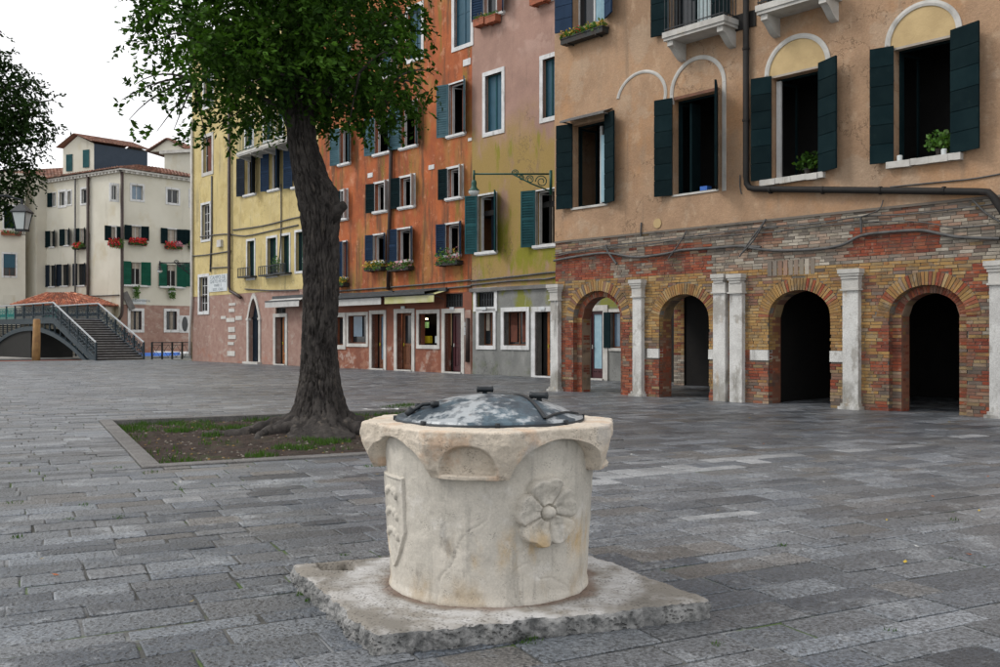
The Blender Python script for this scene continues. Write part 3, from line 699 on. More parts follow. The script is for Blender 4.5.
# ================================================================ the well
WX, WY = -.06, 5.45
well = thing('wellhead', 'carved pale stone well with a round metal lid on a broken square slab', 'well', (WX, WY, 0))
ZB, ZT = .105, 1.02
def pol(th, r, z): return (math.sin(th) * r, -math.cos(th) * r, z)
def rb(z): t = (z - ZB) / (.98 - ZB); return .556 + .045 * t + (.012 * math.exp(-((z - ZB) / .03) ** 2))
nu, nv = 420, 150; V = np.zeros((nv, nu, 3))
for j in range(nv):
    z = ZB - .02 + (1.0 - ZB + .02) * j / (nv - 1)
    for i in range(nu):
        th = 2 * math.pi * i / nu; p = Vector((math.sin(th) * .6, math.cos(th) * .6, z))
        r = rb(z) + .006 * fbm(p * 2.5) + .0035 * fbm(p * 12) + .0018 * fbm(Vector((p.x * 30, p.y * 30, z * 12)))
        c_ = abs(fbm(p * 1.7 + Vector((9, 2, 1)), 3)); r -= .006 * math.exp(-(c_ / .012) ** 2)
        V[j, i] = pol(th, r, z)
grid_mesh('drum', V, nu, nv, 'well', True, True, well)
# rim: an octagon with an arch on each side and spurs at the corners
CF = [R(-9 + 90 * k) for k in range(4)]; SF = [R(36 + 90 * k) for k in range(4)]
def wrap(a): return (a + math.pi) % (2 * math.pi) - math.pi
def ro_top(th):
    best = 9
    for c in CF: 
        d = wrap(th - c)
        if abs(d) < 1.3: best = min(best, .700 / math.cos(d))
    for c in SF:
        d = wrap(th - c)
        if abs(d) < 1.3: best = min(best, .652 / math.cos(d))
    return best
def zb_(th):
    best = .770
    for c in SF:
        d = abs(wrap(th - c)) / R(26.5)
        if d < 1: best = .770 + .195 * math.sqrt(1 - d ** 2.0)
    return best
nu = 560; prof_n = 46
V = np.zeros((prof_n + 22, nu, 3))
for i in range(nu):
    th = 2 * math.pi * i / nu; R0 = ro_top(th); zb0 = zb_(th) + .006 * fbm(Vector((math.sin(th) * 4, math.cos(th) * 4, 0)))
    spur = 1 - max(0, min(1, (zb0 - .785) / .15)); dC = min(abs(wrap(th - c)) for c in CF)
    wear = .014 * fbm(Vector((math.sin(th) * 3, math.cos(th) * 3, 5)))
    rows_ = [(rb(zb0) - .01, zb0 + .004), (rb(zb0) + .012, zb0)]
    for k in range(prof_n):
        t = k / (prof_n - 1); z = zb0 + (ZT - .014 - zb0) * t
        rl = rb(zb0) + .075; f = min(1, (z - .78) / .17); f = f ** .85 if f > 0 else 0
        r = rl + (R0 - rl) * f
        # sunk niche in each flat corner face
        if dC < R(12.5) and z < .945:
            aw = dC / R(12.5); zc = .80 + .145 * math.sqrt(max(0, 1 - aw ** 2.5)); m_ = max(0, min(1, (zc - z) / .012)) * max(0, min(1, (z - .79) / .01))
            r -= .055 * m_
        rows_.append((r, z))
    for k in range(1, 7):
        a = k / 6 * math.pi / 2; rows_.append((R0 - .014 * (1 - math.cos(a)), ZT - .014 + .014 * math.sin(a)))
    for k in range(1, 15): t = k / 14; rows_.append((R0 - .014 + (.42 - R0 + .014) * t, ZT + .004 * math.sin(t * 3)))
    for j, (r, z) in enumerate(rows_[:prof_n + 22]):
        p = Vector((math.sin(th) * r, math.cos(th) * r, z)); n1 = .012 * fbm(p * 3.2 + Vector((1, 2, 3))) + .005 * fbm(p * 11) + .003 * fbm(p * 34)
        k_ = 1 if 1 < j < prof_n + 9 else .25
        chip = max(0, fbm(p * 2.3 + Vector((4, 4, 4))) - .25) * .07 if dC > R(14) and dC < R(34) else 0
        V[j, i] = pol(th, r + (n1 + wear) * k_ - chip * k_, z + n1 * .35 * k_ + (.006 * fbm(p * 6) if j > prof_n + 8 else 0))
grid_mesh('rim', V, nu, prof_n + 22, 'rim', True, True, well)
# rosette
RC, RZ = R(30.5), .585
nr, na = 60, 200; V = np.zeros((nr, na, 3))
pet = [(R(96), .192, R(38)), (R(170), .175, R(36)), (R(242), .190, R(36)), (R(309), .188, R(34)), (R(20), .175, R(38))]
for j in range(nr):
    for i in range(na):
        a = 2 * math.pi * i / na; rho = .20 * j / (nr - 1)
        h = -.004 if rho < .13 else -.012
        for n_, (pa, pl, pwid) in enumerate(pet):
            d = abs(wrap(a - pa)); lim = pl * (1 - .07 * math.exp(-(d / R(8)) ** 2)) * (1 - .18 * (d / pwid) ** 4) if d < pwid * 1.03 else 0
            if rho < lim:
                e = 1 - rho / lim; side = max(0, 1 - (d / (pwid * 1.03)) ** 6)
                cup = .040 + .034 * (rho / lim) ** 1.5 
                hh_ = cup * min(1, e * 14) ** .6 * side ** .5 * (1 - .35 * math.exp(-((rho / lim - .45) / .22) ** 2) * (1 - d / pwid)) + .004 * fbm(Vector((rho * 22, a * 3, 4))) 
                h = max(h, hh_)
        if rho < .034: h = max(h, .042 + .026 * math.sqrt(max(0, 1 - (rho / .034) ** 2)))
        elif rho < .046: h = min(h, .008)
        x, z = rho * math.cos(a), RZ + rho * math.sin(a); th = RC + x / .585
        h += .003 * fbm(Vector((x * 25, z * 25, 2)))
        V[j, i] = pol(th, rb(z) + h, z)
grid_mesh('rosette', V, na, nr, 'well', True, True, well)
# shield
SC = R(-66); nu, nv = 70, 130; V = np.zeros((nv, nu, 3)); z1s, z0s, hw = .745, .235, .165
for j in range(nv):
    tz = j / (nv - 1); z = z0s + (z1s - z0s) * tz; ww = hw * (min(1, (tz / .42)) ** .62 if tz < .42 else 1) + .0008
    for i in range(nu):
        x = -1 + 2 * i / (nu - 1); edge = min(1 - abs(x), (1 - tz) * 3, 1) * ww
        h = .016 * min(1, max(0, edge) / .008) - .002 - (.006 if edge > .018 else 0)
        xx = x * ww
        for zc in (.655, .54, .43):   # three worn charges, one above the other
            for (cx_, cz_, rx_, rz_) in ((-.05, 0, .03, .022), (0, .012, .035, .016), (.05, 0, .028, .024), (.08, -.02, .014, .022), (-.08, -.018, .014, .02)):
                dd = ((xx - cx_) / rx_) ** 2 + ((z - zc - cz_) / rz_) ** 2
                if dd < 1: h = max(h, .010 + .013 * math.sqrt(1 - dd))
        h += .002 * fbm(Vector((xx * 30, z * 30, 7)))
        V[j, i] = pol(SC + xx / .59, rb(z) + h, z)
grid_mesh('shield', V, nu, nv, 'well', False, True, well)
# plinth slab
fr, lf_, rt = Vector((-.597, 4.43)), Vector((-1.30, 5.83)), Vector((1.15, 5.02)); bk = lf_ + (rt - fr) + Vector((-.02, -.05))
N1 = 110; V = np.zeros((N1, N1, 3)); fm = None
hp = Vector(((337 - 500) / 950 * 5.76, 5.76))
def slab_xy(a, b):
    p = fr.lerp(rt, a).lerp(lf_.lerp(bk, a), b); return p
for j in range(N1):
    for i in range(N1):
        a, b = i / (N1 - 1), j / (N1 - 1); p = slab_xy(a, b)
        # ragged edges and a bite out of the front edge
        ed = min(a, b, 1 - a, 1 - b); n0 = Vector((p.x * 5, p.y * 5, 0)); cen = Vector((-.07, 5.6)); dirc = (cen - p).normalized()
        k = math.exp(-ed / .03) ; off = (.012 + .026 * fbm(n0) + .016 * fbm(n0 * 3.5)) * k
        if b < .2: off += .045 * math.exp(-((a - .44) / .05) ** 2) * k
        crn = math.hypot(min(a, 1 - a), min(b, 1 - b)); off += .03 * math.exp(-crn / .05) * k
        p2 = p + dirc * off
        z = .105 + .006 * fbm(Vector((p.x * 2, p.y * 2, 9))) + .003 * fbm(Vector((p.x * 12, p.y * 12, 9))) - .010 * math.exp(-ed / .010) * (1 + fbm(n0 * 6))
        dh = p2 - hp; q_ = Vector((dh.x * .8 + dh.y * .6, -dh.x * .6 + dh.y * .8)); rr_ = max(abs(dh.x + .3 * dh.y) / .095, abs(dh.y) / .085) + .25 * fbm(Vector((p.x * 14, p.y * 14, 1)))
        if rr_ < 1.15: z -= .098 * min(1, (1.15 - rr_) / .12)
        V[j, i] = (p2.x - WX, p2.y - WY, z)
grid_mesh('plinth', V, N1, N1, 'plinth', False, True, well)
hd_ = MB(); hd_.poly([(hp.x - WX + (.13 + .02 * math.sin(k * 2.3)) * math.cos(k * math.pi / 8), hp.y - WY + (.11 + .015 * math.sin(k * 3.1)) * math.sin(k * math.pi / 8), .022 + .004 * math.sin(k * 1.7)) for k in range(16)])
hd_.build('earth_in_hole', 'soil', well)
per = [V[0, i] for i in range(N1)] + [V[j, N1 - 1] for j in range(1, N1)] + [V[N1 - 1, i] for i in range(N1 - 2, -1, -1)] + [V[j, 0] for j in range(N1 - 2, 0, -1)]
per = np.array(per); # resample finer
per2 = []
for i in range(len(per)):
    a, b = per[i], per[(i + 1) % len(per)]; per2 += [a, (a + b) / 2]
per2 = np.array(per2); NPp = len(per2); K = 16; W3 = np.zeros((K, NPp, 3)); c0 = per2.mean(0)
for k in range(K):
    t = k / (K - 1)
    for i in range(NPp):
        p = per2[i]; d = (p - c0)[:2]; d = d / np.linalg.norm(d); z = p[2] * (1 - t) - .03 * t
        wp = Vector((p[0] * 9, p[1] * 9, z * 14)); o_ = (.014 * fbm(wp) + .014 * abs(fbm(wp * 2.6)) + .007 * fbm(wp * 6)) * min(1, t * 6) + .012 * t ** .7
        W3[k, i] = (p[0] + d[0] * o_, p[1] + d[1] * o_, z)
grid_mesh('plinth_side', W3, NPp, K, 'plinth_edge', True, True, well)
# lid
LR, LZ = .525, ZT + .012
lidm = MB(); prof = [(LR + .006, -.012), (LR + .010, .0), (LR + .006, .018), (LR - .02, .022)] + [((LR - .02) * math.cos(t) ** .9 if t < math.pi / 2 - .01 else .001, .022 + .135 * math.sin(t)) for t in [math.pi / 2 * k / 20 for k in range(21)]]
prof = [(LR + .008, -.014), (LR + .012, .0), (LR + .006, .016), (LR - .02, .02)] + [((LR - .02) * (1 - k / 24), .022 + .115 * (1 - (1 - k / 24) ** 2)) for k in range(1, 24)] + [(.001, .137)]
lidm.lathe(prof, n=96); lid = lidm.build('lid', 'lid', well, True, (0, 0, LZ))
def dome(r): return .022 + .115 * (1 - (r / (LR - .02)) ** 2) if r < LR else .0
rim_b = MB(); rim_b.lathe([(LR - .002, .004), (LR + .016, .004), (LR + .018, -.016), (LR + .012, -.022)], n=96)
for k in range(8): rim_b.box(-.012, .012, -LR - .024, -LR + .01, -.012, .016, T=Matrix.Rotation(R(k * 45 + 5), 4, 'Z'))
rim_b.build('lid_ring', 'iron', lid, True)
def strap(pts, w=.02, h=.009, name='strap'):
    mb = MB(); 
    P = [Vector((x, y, dome(math.hypot(x, y)) + .001)) for x, y in pts]
    for a, b in zip(P[:-1], P[1:]):
        d = (b - a); n = Vector((-d.y, d.x, 0)).normalized() * w / 2; up = Vector((0, 0, h))
        mb.quad(a - n + up, b - n + up, b + n + up, a + n + up); mb.quad(a - n, b - n, b - n + up, a - n + up); mb.quad(a + n + up, b + n + up, b + n, a + n)
    mb.build(name, 'iron', lid)
def lin(x0, y0, x1, y1, n=14): return [(x0 + (x1 - x0) * i / n, y0 + (y1 - y0) * i / n) for i in range(n + 1)]
strap(lin(.30, -.40, .06, .50)); strap(lin(-.47, .20, .47, .22)); strap([(.30 + .0 * i, -.40) for i in range(1)] + lin(.30, -.40, .50, -.05, 8), .016)
def handle(x, y, ang, s=1.0):
    z = dome(math.hypot(x, y)); T = Matrix.Translation((x, y, z)) @ Matrix.Rotation(R(ang), 4, 'Z'); mb = MB()
    f = lambda a, b, c: tuple(T @ Vector((a * s, b * s, c * s)))
    mb.tube([f(0, 0, -.01), f(.0, -.008, .015), f(.0, -.01, .022)], [.018 * s, .013 * s, .013 * s], 8)
    mb.tube([f(-.050, -.012, .026), f(-.046, -.012, .026), f(-.03, -.012, .026), f(.03, -.012, .026), f(.046, -.012, .026), f(.050, -.012, .026)], [.008 * s, .019 * s, .016 * s, .016 * s, .019 * s, .008 * s], 10)
    mb.build('handle', 'iron', lid, True)
handle(-.03, .12, 10); handle(.285, -.02, -15, 1.1)
lt = MB(); zz = dome(.42)
lt.tube([(-.44, -.20, dome(.483) + .012), (-.37, -.16, dome(.40) + .022), (-.28, -.20, dome(.344) + .012)], .011, 8); lt.tube([(-.30, -.215, dome(.36) + .0), (-.30, -.215, dome(.36) + .03)], .024, 10); lt.tube([(-.455, -.20, .03), (-.425, -.19, .065)], .02, 8)
lt.tube([(-.40, -.14, dome(.42)), (-.40, -.14, dome(.42) + .035)], .016, 8); lt.build('latch', 'iron', lid, True)

# ================================================================ trees
def tree_trunk(root, axis, rad, name='trunk', res=(200, 360), m='bark', flare=True):
    """axis: list of (z, x, y, r)"""
    nu, nv = res; V = np.zeros((nv, nu, 3)); zs = [a[0] for a in axis]; z0, z1 = zs[0], zs[-1]
    for j in range(nv):
        z = z0 + (z1 - z0) * (j / (nv - 1)) ** 1.15
        x, y, r = (float(np.interp(z, zs, [a[k] for a in axis])) for k in (1, 2, 3))
        for i in range(nu):
            th = 2 * math.pi * i / nu; c, s = math.cos(th), math.sin(th); rr_ = r
            if flare:
                lob = .5 + .5 * (math.sin(th * 4 + .6) * .55 + math.sin(th * 7 + 2.1) * .3 + math.sin(th * 2 + 4) * .35)
                f = math.exp(-max(0, z + .02) / .17); rr_ += f * (.34 + .36 * lob) + math.exp(-max(0, z) / .42) * (.05 + .11 * lob)
            rr_ += .03 * fbm(Vector((c * 1.2, s * 1.2, z * .5)))
            tw = th + .10 * z + .06 * fbm(Vector((c * 2, s * 2, z * 1.2)))
            q_ = Vector((math.cos(tw) * r * 13, math.sin(tw) * r * 13, z * 2.4)); n1 = abs(fbm(q_, 3)); q2 = Vector((math.cos(tw) * r * 26, math.sin(tw) * r * 26, z * 6)); n2 = abs(fbm(q2 + Vector((5, 1, 2)), 2))
            rr_ += -.050 * math.exp(-(n1 / .10) ** 2) - .020 * math.exp(-(n2 / .12) ** 2) + .010 * fbm(Vector((c * 8, s * 8, z * 9)))
            V[j, i] = (x + c * rr_, y + s * rr_, z)
    return grid_mesh(name, V, nu, nv, m, True, True, root)
tree = thing('tree', 'big dark tree with furrowed leaning trunk rooted in the square soil bed', 'tree', (TREE.x, TREE.y, 0))
def tp(x, y): return ((x - 500) / 950 * 15.2 - TREE.x, 1.5 + (336 - y) * 15.2 / 950)
ax = []
for (xl, xr, y) in ((297, 344, 436), (296, 345, 400), (299.5, 341, 349), (301, 341, 280), (299, 341, 233), (295, 344, 212), (292, 341, 191), (290, 331, 177), (288.5, 325, 158), (286, 319, 140), (283, 315, 100), (284, 314, 60), (279, 311, 0), (276, 306, -60)):
    cx_, z = tp((xl + xr) / 2, y); ax.append((z, cx_, .0, (xr - xl) / 2 * 15.2 / 950 * .86))
ax[0] = (-.16, ax[0][1], 0, ax[0][3])
for k in range(1, 5): z, x, y, r = ax[-1]; ax.append((z + 1.0, x + (.12, -.1, .15, .05)[k - 1], .1 * k, r * .72))
tree_trunk(tree, ax, 1)
rt_ = random.Random(3)
for k, (a, L_, r0) in enumerate(((186, 1.55, .14), (168, 1.25, .12), (205, 1.2, .12), (232, 1.0, .12), (262, .75, .13), (290, .8, .12), (318, .95, .13), (345, 1.05, .14), (12, 1.0, .13), (60, .9, .12), (110, .9, .12), (140, 1.1, .12))):
    mb = MB(); pts = []; rs = []; cx_ = ax[1][1]
    n = 26
    for i in range(n):
        t = i / (n - 1); aa = R(a) + .25 * math.sin(t * 4 + k); rr_ = .42 + L_ * t
        pts.append((cx_ + math.cos(aa) * rr_, math.sin(aa) * rr_, .17 * (1 - t) ** 1.6 - .05 - .04 * t + .02 * math.sin(t * 9 + k))); rs.append(r0 * (1 - t) ** .7 * (1 + .15 * math.sin(i * 1.7)) + .018)
    mb.tube(pts, rs, 14)
    vv = []
    for p in mb.v:
        P_ = Vector(p); d_ = .022 * fbm(P_ * 7 + Vector((k, 0, 0))) - .02 * math.exp(-(fbm(Vector((P_.x * 6, P_.y * 6, P_.z * 14))) / .1) ** 2); vv.append((P_.x + d_, P_.y + d_, P_.z + d_))
    mb.v = vv; mb.build('root', 'bark', tree, True)
stub = MB(); sx, sz = tp(343, 211); stub.tube([(sx - .22, -.08, sz - .18), (sx - .04, -.16, sz + .02), (sx + .06, -.2, sz + .07)], [.12, .10, .07], 14); stub.build('branch_stub', 'bark', tree, True)

def leaf_mesh(name, root, blobs, mname, size=.085, seed=1, offset=(0, 0, 0)):
    """blobs: (x, y, z, r, ry, n). Sprays of alternate leaves on drooping twigs."""
    g = np.random.default_rng(seed); Vs = []; tw = MB()
    for (bx, by, bz, br, bry, n) in blobs:
        k = max(1, int(n / 13)); c = g.normal(size=(k, 3)); c /= np.linalg.norm(c, axis=1)[:, None] + 1e-9
        c *= (g.random(k) ** .45)[:, None]; c *= np.array([br, bry, br * .85]); base = c + np.array([bx, by, bz])
        d = c * .8 + g.normal(size=(k, 3)) * .5 * br; d[:, 2] -= .25 * br; d /= np.linalg.norm(d, axis=1)[:, None] + 1e-9
        L = g.uniform(.2, .45, k)
        for t in np.linspace(0.05, 1, 13):
            p = base + d * (L * t)[:, None]; p[:, 2] -= (.12 * t * t)
            side = np.cross(d, np.array([0, 0, 1.0])); side /= np.linalg.norm(side, axis=1)[:, None] + 1e-9
            sg = 1 if int(round(t * 100)) % 2 else -1
            ld = d * .5 + side * sg * .8 + g.normal(size=(k, 3)) * .35; ld[:, 2] -= .2; ld /= np.linalg.norm(ld, axis=1)[:, None]
            nn = np.cross(ld, g.normal(size=(k, 3)) + np.array([0, 0, 1.2])); nn /= np.linalg.norm(nn, axis=1)[:, None] + 1e-9
            s = (size * g.uniform(.65, 1.25, k))[:, None]; q = p
            Vs.append(np.stack([q, q + ld * s * .45 + nn * s * .27, q + ld * s, q + ld * s * .45 - nn * s * .27], 1))
    V = np.concatenate(Vs).reshape(-1, 3) - np.array(offset); nf = len(V) // 4
    me = bpy.data.meshes.new(name); me.vertices.add(len(V)); me.vertices.foreach_set('co', V.reshape(-1).astype('f'))
    me.loops.add(len(V)); me.loops.foreach_set('vertex_index', np.arange(len(V), dtype='i')); me.polygons.add(nf)
    me.polygons.foreach_set('loop_start', np.arange(0, len(V), 4, dtype='i')); me.polygons.foreach_set('loop_total', np.full(nf, 4, dtype='i'))
    me.materials.append(M[mname]); me.update(calc_edges=True); me.validate(); return link(name, me, root), nf
core = [(230, 20, 46), (290, 30, 46), (340, 30, 42), (250, 66, 40), (310, 72, 40), (360, 72, 34), (212, 58, 32), (190, 20, 26), (208, 92, 22), (243, 96, 20), (385, 40, 26), (395, 82, 22), (300, 92, 24), (270, 88, 24), (335, 84, 24), (370, 92, 18), (285, -20, 50), (230, -30, 50), (350, -30, 50)]
edge = [(162, 8, 18), (158, 34, 14), (172, 58, 15), (178, 84, 13), (172, 104, 9), (190, 112, 12), (212, 124, 10), (206, 141, 5), (150, 118, 6), (145, 92, 5), (180, 134, 5), (262, 106, 9), (240, 108, 9), (282, 116, 8), (312, 108, 9), (338, 100, 11), (356, 120, 6), (355, 140, 3), (380, 106, 9), (410, 98, 10), (428, 92, 8), (416, 70, 10), (434, 74, 5), (405, 20, 15), (418, 6, 11), (375, 6, 26), (395, 118, 3), (146, 60, 5), (143, 128, 4), (158, 132, 4), (200, 30, 20), (160, 20, 14), (300, 118, 6), (225, 122, 6)]
rb_ = random.Random(8); blobs = []; limbs = []; elimbs = []
px2m = 15.2 / 950
for (x, y, r) in core:
    X, z = (x - 500) * px2m, 1.5 + (336 - y) * px2m
    for k in range(3): blobs.append((X + rb_.uniform(-.2, .2), TREE.y + (-1.3, 0, 1.3)[k] + rb_.uniform(-.4, .4), z, r * px2m * .95, .75, int(r * r * (.62 if x > 235 else .36))))
    limbs.append((X, TREE.y + rb_.uniform(-1.2, 1.2), z))
for (x, y, r) in edge:
    X, z = (x - 500) * px2m, 1.5 + (336 - y) * px2m; yy = TREE.y + rb_.uniform(-1.2, .9)
    blobs.append((X, yy, z, r * px2m * .8, r * px2m * 1.6 + .15, max(26, int(r * r * 1.0)))); elimbs.append((X, yy, z))
for k in range(70):
    while True:
        a, b, c = (rb_.uniform(-1, 1) for _ in range(3))
        if a * a + b * b + c * c < 1: break
    P_ = (-3.4 + a * 3.3, 15.2 + b * 3.3, 9.9 + c * 2.8)
    if P_[2] < 8.0: P_ = (P_[0], P_[1], 8.0 + rb_.random())
    blobs.append((*P_, .85, .85, 520)); limbs.append(P_)
cr, nf = leaf_mesh('crown', tree, blobs, 'leaf', .105, 11, (TREE.x, TREE.y, 0)); print('leaves', nf)
bmb = MB()
for (x, y, z) in limbs:
    P_ = Vector((x - TREE.x, y - TREE.y, z)); zs_ = max(5.0, min(9.5, z - .2 - .2 * math.hypot(P_.x, P_.y))) ; r0 = .02 + .012 * (P_ - Vector((0, 0, zs_))).length
    bx0 = float(np.interp(zs_, [a[0] for a in ax], [a[1] for a in ax])); A_ = Vector((bx0, 0, zs_)); mid = A_.lerp(P_, .5) + Vector((rb_.uniform(-.15, .15), rb_.uniform(-.15, .15), rb_.uniform(.05, .35)))
    pts = [A_.lerp(mid, t).lerp(mid.lerp(P_, t), t) for t in [i / 8 for i in range(9)]]; bmb.tube(pts, [r0 * (1 - .85 * i / 8) for i in range(9)], 6)
for (x, y, z) in elimbs:
    P_ = Vector((x - TREE.x, y - TREE.y, z)); A_ = min([Vector((l[0] - TREE.x, l[1] - TREE.y, l[2])) for l in limbs], key=lambda q: (q - P_).length + (0 if (q - Vector((-.4, 0, 6))).length < (P_ - Vector((-.4, 0, 6))).length else 3))
    mid = A_.lerp(P_, .5) + Vector((rb_.uniform(-.12, .12), rb_.uniform(-.12, .12), rb_.uniform(.1, .3))); pts = [A_.lerp(mid, t).lerp(mid.lerp(P_, t), t) for t in [i / 6 for i in range(7)]]; bmb.tube(pts, [.022 * (1 - .8 * i / 6) for i in range(7)], 5)
bmb.build('branches', 'bark', tree, True)

# tree at the left edge: trunk outside the frame
T2 = Vector((-15.6, 25.0)); tree2 = thing('tree', 'dark leafy tree cut off by the left edge above the hanging lantern', 'tree', (T2.x, T2.y, 0))
mb = MB(); mb.tube([(0, 0, -.1), (.1, 0, 1), (0, 0, 3), (-.1, 0, 5), (.1, 0, 6.4), (.2, .1, 7.4)], [.45, .32, .28, .25, .16, .04], 20); mb.build('trunk', 'bark', tree2, True)
bl2 = []; l2 = []
for (x, y, r) in ((-10, 130, 38), (10, 90, 26), (28, 110, 22), (22, 150, 24), (5, 175, 26), (40, 128, 12), (48, 112, 7), (46, 138, 8), (30, 84, 12), (8, 66, 13), (-12, 70, 30), (20, 186, 12), (8, 204, 13), (-12, 190, 24), (34, 165, 9), (-50, 120, 50), (-50, 60, 45), (-60, 180, 40), (-90, 100, 60), (53, 100, 4), (52, 122, 4), (10, 120, 30), (-60, 40, 60), (-110, 60, 60), (-100, 140, 60), (-60, 10, 40)):
    X, z = (x - 500) / 950 * 25, 1.5 + (336 - y) * 25 / 950; r_ = r * 25 / 950
    bl2.append((X, 25 + rb_.uniform(-.6, .6), z, r_ * .9, max(.4, r_ * 1.1), int(r * r * 2.0 + 30))); l2.append((X, 25, z))
cr2, nf2 = leaf_mesh('crown', tree2, bl2, 'leaf2', .105, 5, (T2.x, T2.y, 0)); print('leaves2', nf2)
bmb = MB()
for (x, y, z) in l2:
    P_ = Vector((x - T2.x, y - T2.y, z)); A_ = Vector((0, 0, max(3, z - 1.2))); bmb.tube([A_, A_.lerp(P_, .5) + Vector((0, 0, .3)), P_], [.08, .05, .015], 6)
bmb.build('branches', 'bark', tree2, True)

# ================================================================ arcade building (brick arcade below, tan plaster above)
arc = thing('arcade_building', 'tan plastered house standing on a brick arcade of round arches and pale pilasters', 'building', (O_A[0], O_A[1], 0))
FA = Face(arc, *O_A, *DU)
ZP = 4.08; SL, SR = -.10, 14.6
ARCH = [dict(c=1.445, rx=.685, rise=.58, zs=1.95, rec=True), dict(c=4.235, rx=.735, rise=.58, zs=1.92), dict(c=7.305, rx=.735, rise=.57, zs=1.92), dict(c=10.06, rx=.56, rise=.45, zs=1.89, rec=True), dict(c=12.95, rx=.70, rise=.57, zs=1.9)]
for a in ARCH:
    a['ox'], a['oz'] = (a['rx'] + .185, a['rise'] + .15) if a.get('rec') else (a['rx'], a['rise'])
JD = .46
wall(FA, 'mortar_wall', SL, SR, 0, ZP, [(a['c'] - a['ox'] - .02, a['c'] + a['ox'] + .02, 0, a['zs'], a['oz'] + .03) for a in ARCH], 'mortar', .16, .014)
wall(FA, 'inner_wall', SL, SR, 0, ZP, [(a['c'] - a['rx'], a['c'] + a['rx'], 0, a['zs'], a['rise']) for a in ARCH], 'brick_brown', .32, .16)
# brick courses
pick = random.Random(4)
def zone(s, z):
    r = min(.999, max(0, .5 + 1.15 * fbm(Vector((s * 1.7, z * 2.6, 3.3)), 3) + pick.uniform(-.16, .16)))
    if z > 3.72 or (z > 3.0 and not (s < 5.0 or 8.45 < s < 10.35)) or s > 11.2 and z > 1.5: return 'brick_grey' if r < .9 else 'brick_brown'
    if 8.45 < s < 10.35 and z > 3.12: return 'brick_red'
    if z > 2.93:
        if s < 2.0: return 'brick_red' if r < .93 else 'brick_brown'
        if s < 3.0: return 'brick_red' if r < .35 else 'brick_grey'
        if s < 5.0: return 'brick_red' if r < .8 else 'brick_brown'
        return 'brick_grey'
    if s < 2.6:
        if z > 1.85: return 'brick_yellow' if r < .85 else 'brick_brown'
        return 'brick_red' if r < .7 else 'brick_brown'
    if s < 3.6 and z < .95: return 'brick_red' if r < .8 else 'brick_brown'
    if 9.0 < s < 9.8 and z < 1.9: return 'brick_red' if r < .55 else 'brick_yellow' if r < .75 and z > 1 else 'brick_brown'
    if s > 10.3: return 'brick_red' if r < .25 else 'brick_yellow' if (r < .45 and z > 1) else 'brick_brown'
    if z > 1.15: return 'brick_yellow' if r < .88 else 'brick_brown'
    if z > .3: return 'brick_yellow' if r < .35 else 'brick_brown' if r < .8 else 'brick_red'
    return 'brick_brown' if r < .8 else 'brick_red'
def blocked(z):
    out = []
    for a in ARCH:
        tx, tz = a['ox'] + .265, a['oz'] + .275
        if z < a['zs']: out.append((a['c'] - a['ox'], a['c'] + a['ox']))
        elif z < a['zs'] + tz: w = tx * math.sqrt(1 - ((z - a['zs']) / tz) ** 2); out.append((a['c'] - w, a['c'] + w))
    return out
IMP = [(2.62, 3.50), (4.97, 5.12), (6.10, 6.57), (8.04, 8.36)]   # white impost blocks
IZ0, IZ1 = .96, 1.20
bricks = []
CH = .0665; z = 0.0; row = 0
while z < ZP - .02:
    s = SL + (0 if row % 2 else -.125) ; h = CH - .011
    bl = blocked(z + h / 2)
    if IZ0 - .05 < z < IZ1 - .01: bl = bl + IMP
    while s < SR:
        L_ = pick.choice((.25, .25, .25, .12, .26)); a, b = max(s, SL), min(s + L_ - .012, SR); s += L_
        segs = [(a, b)]
        for (p, q) in bl:
            ns = []
            for (x0, x1) in segs:
                if q <= x0 or p >= x1: ns.append((x0, x1)); continue
                if x0 < p - .03: ns.append((x0, p - .004))
                if x1 > q + .03: ns.append((q + .004, x1))
            segs = ns
        for (x0, x1) in segs:
            if x1 - x0 > .03: bricks.append((x0, x1, z, z + h))
    z += CH; row += 1
MK = ['brick_yellow', 'brick_red', 'brick_brown', 'brick_grey']
ST = MB(); unit = {}
def brick_geo(mb, x0, x1, z0, z1, y, m, ox=0, oz=0):
    j = lambda: pick.uniform(-.003, .003)
    P = [(x0 - ox, y + .02, z0 - oz), (x1 - ox, y + .02, z0 - oz), (x1 - ox, y + .02, z1 - oz), (x0 - ox, y + .02, z1 - oz),
         (x0 - ox + j(), y + j() * .7, z0 - oz + j()), (x1 - ox + j(), y + j() * .7, z0 - oz + j()), (x1 - ox + j(), y + j() * .7, z1 - oz + j()), (x0 - ox + j(), y + j() * .7, z1 - oz + j())]
    n = len(mb.v); mb.v += P
    for q in ((4, 5, 6, 7), (0, 1, 5, 4), (1, 2, 6, 5), (2, 3, 7, 6), (3, 0, 4, 7)): mb.f.append(tuple(n + i for i in q)); mb.m.append(m)
ks = [b for b in bricks if 9.0 < b[0] < 11.1 and b[1] - b[0] > .2 and not any(p - .32 < (b[0] + b[1]) / 2 < p + .32 for p in (8.58, 11.45))]
ks.sort(key=lambda b: -b[0]); keyset = set(ks[:300])
bwall = FA.put(MB().box(SL, SL + .01, .03, .05, 0, .01), 'brick_facing', 'brick_brown')
for b in bricks:
    y = pick.uniform(-.004, .006); mk = MK.index(zone((b[0] + b[1]) / 2, b[2]))
    if b in keyset:
        mb = MB(); brick_geo(mb, *b, y, 0, (b[0] + b[1]) / 2, b[2]); mb.build('brick', MK[mk], bwall, loc=((b[0] + b[1]) / 2, 0, b[2]))
    else: brick_geo(ST, *b, y, mk)
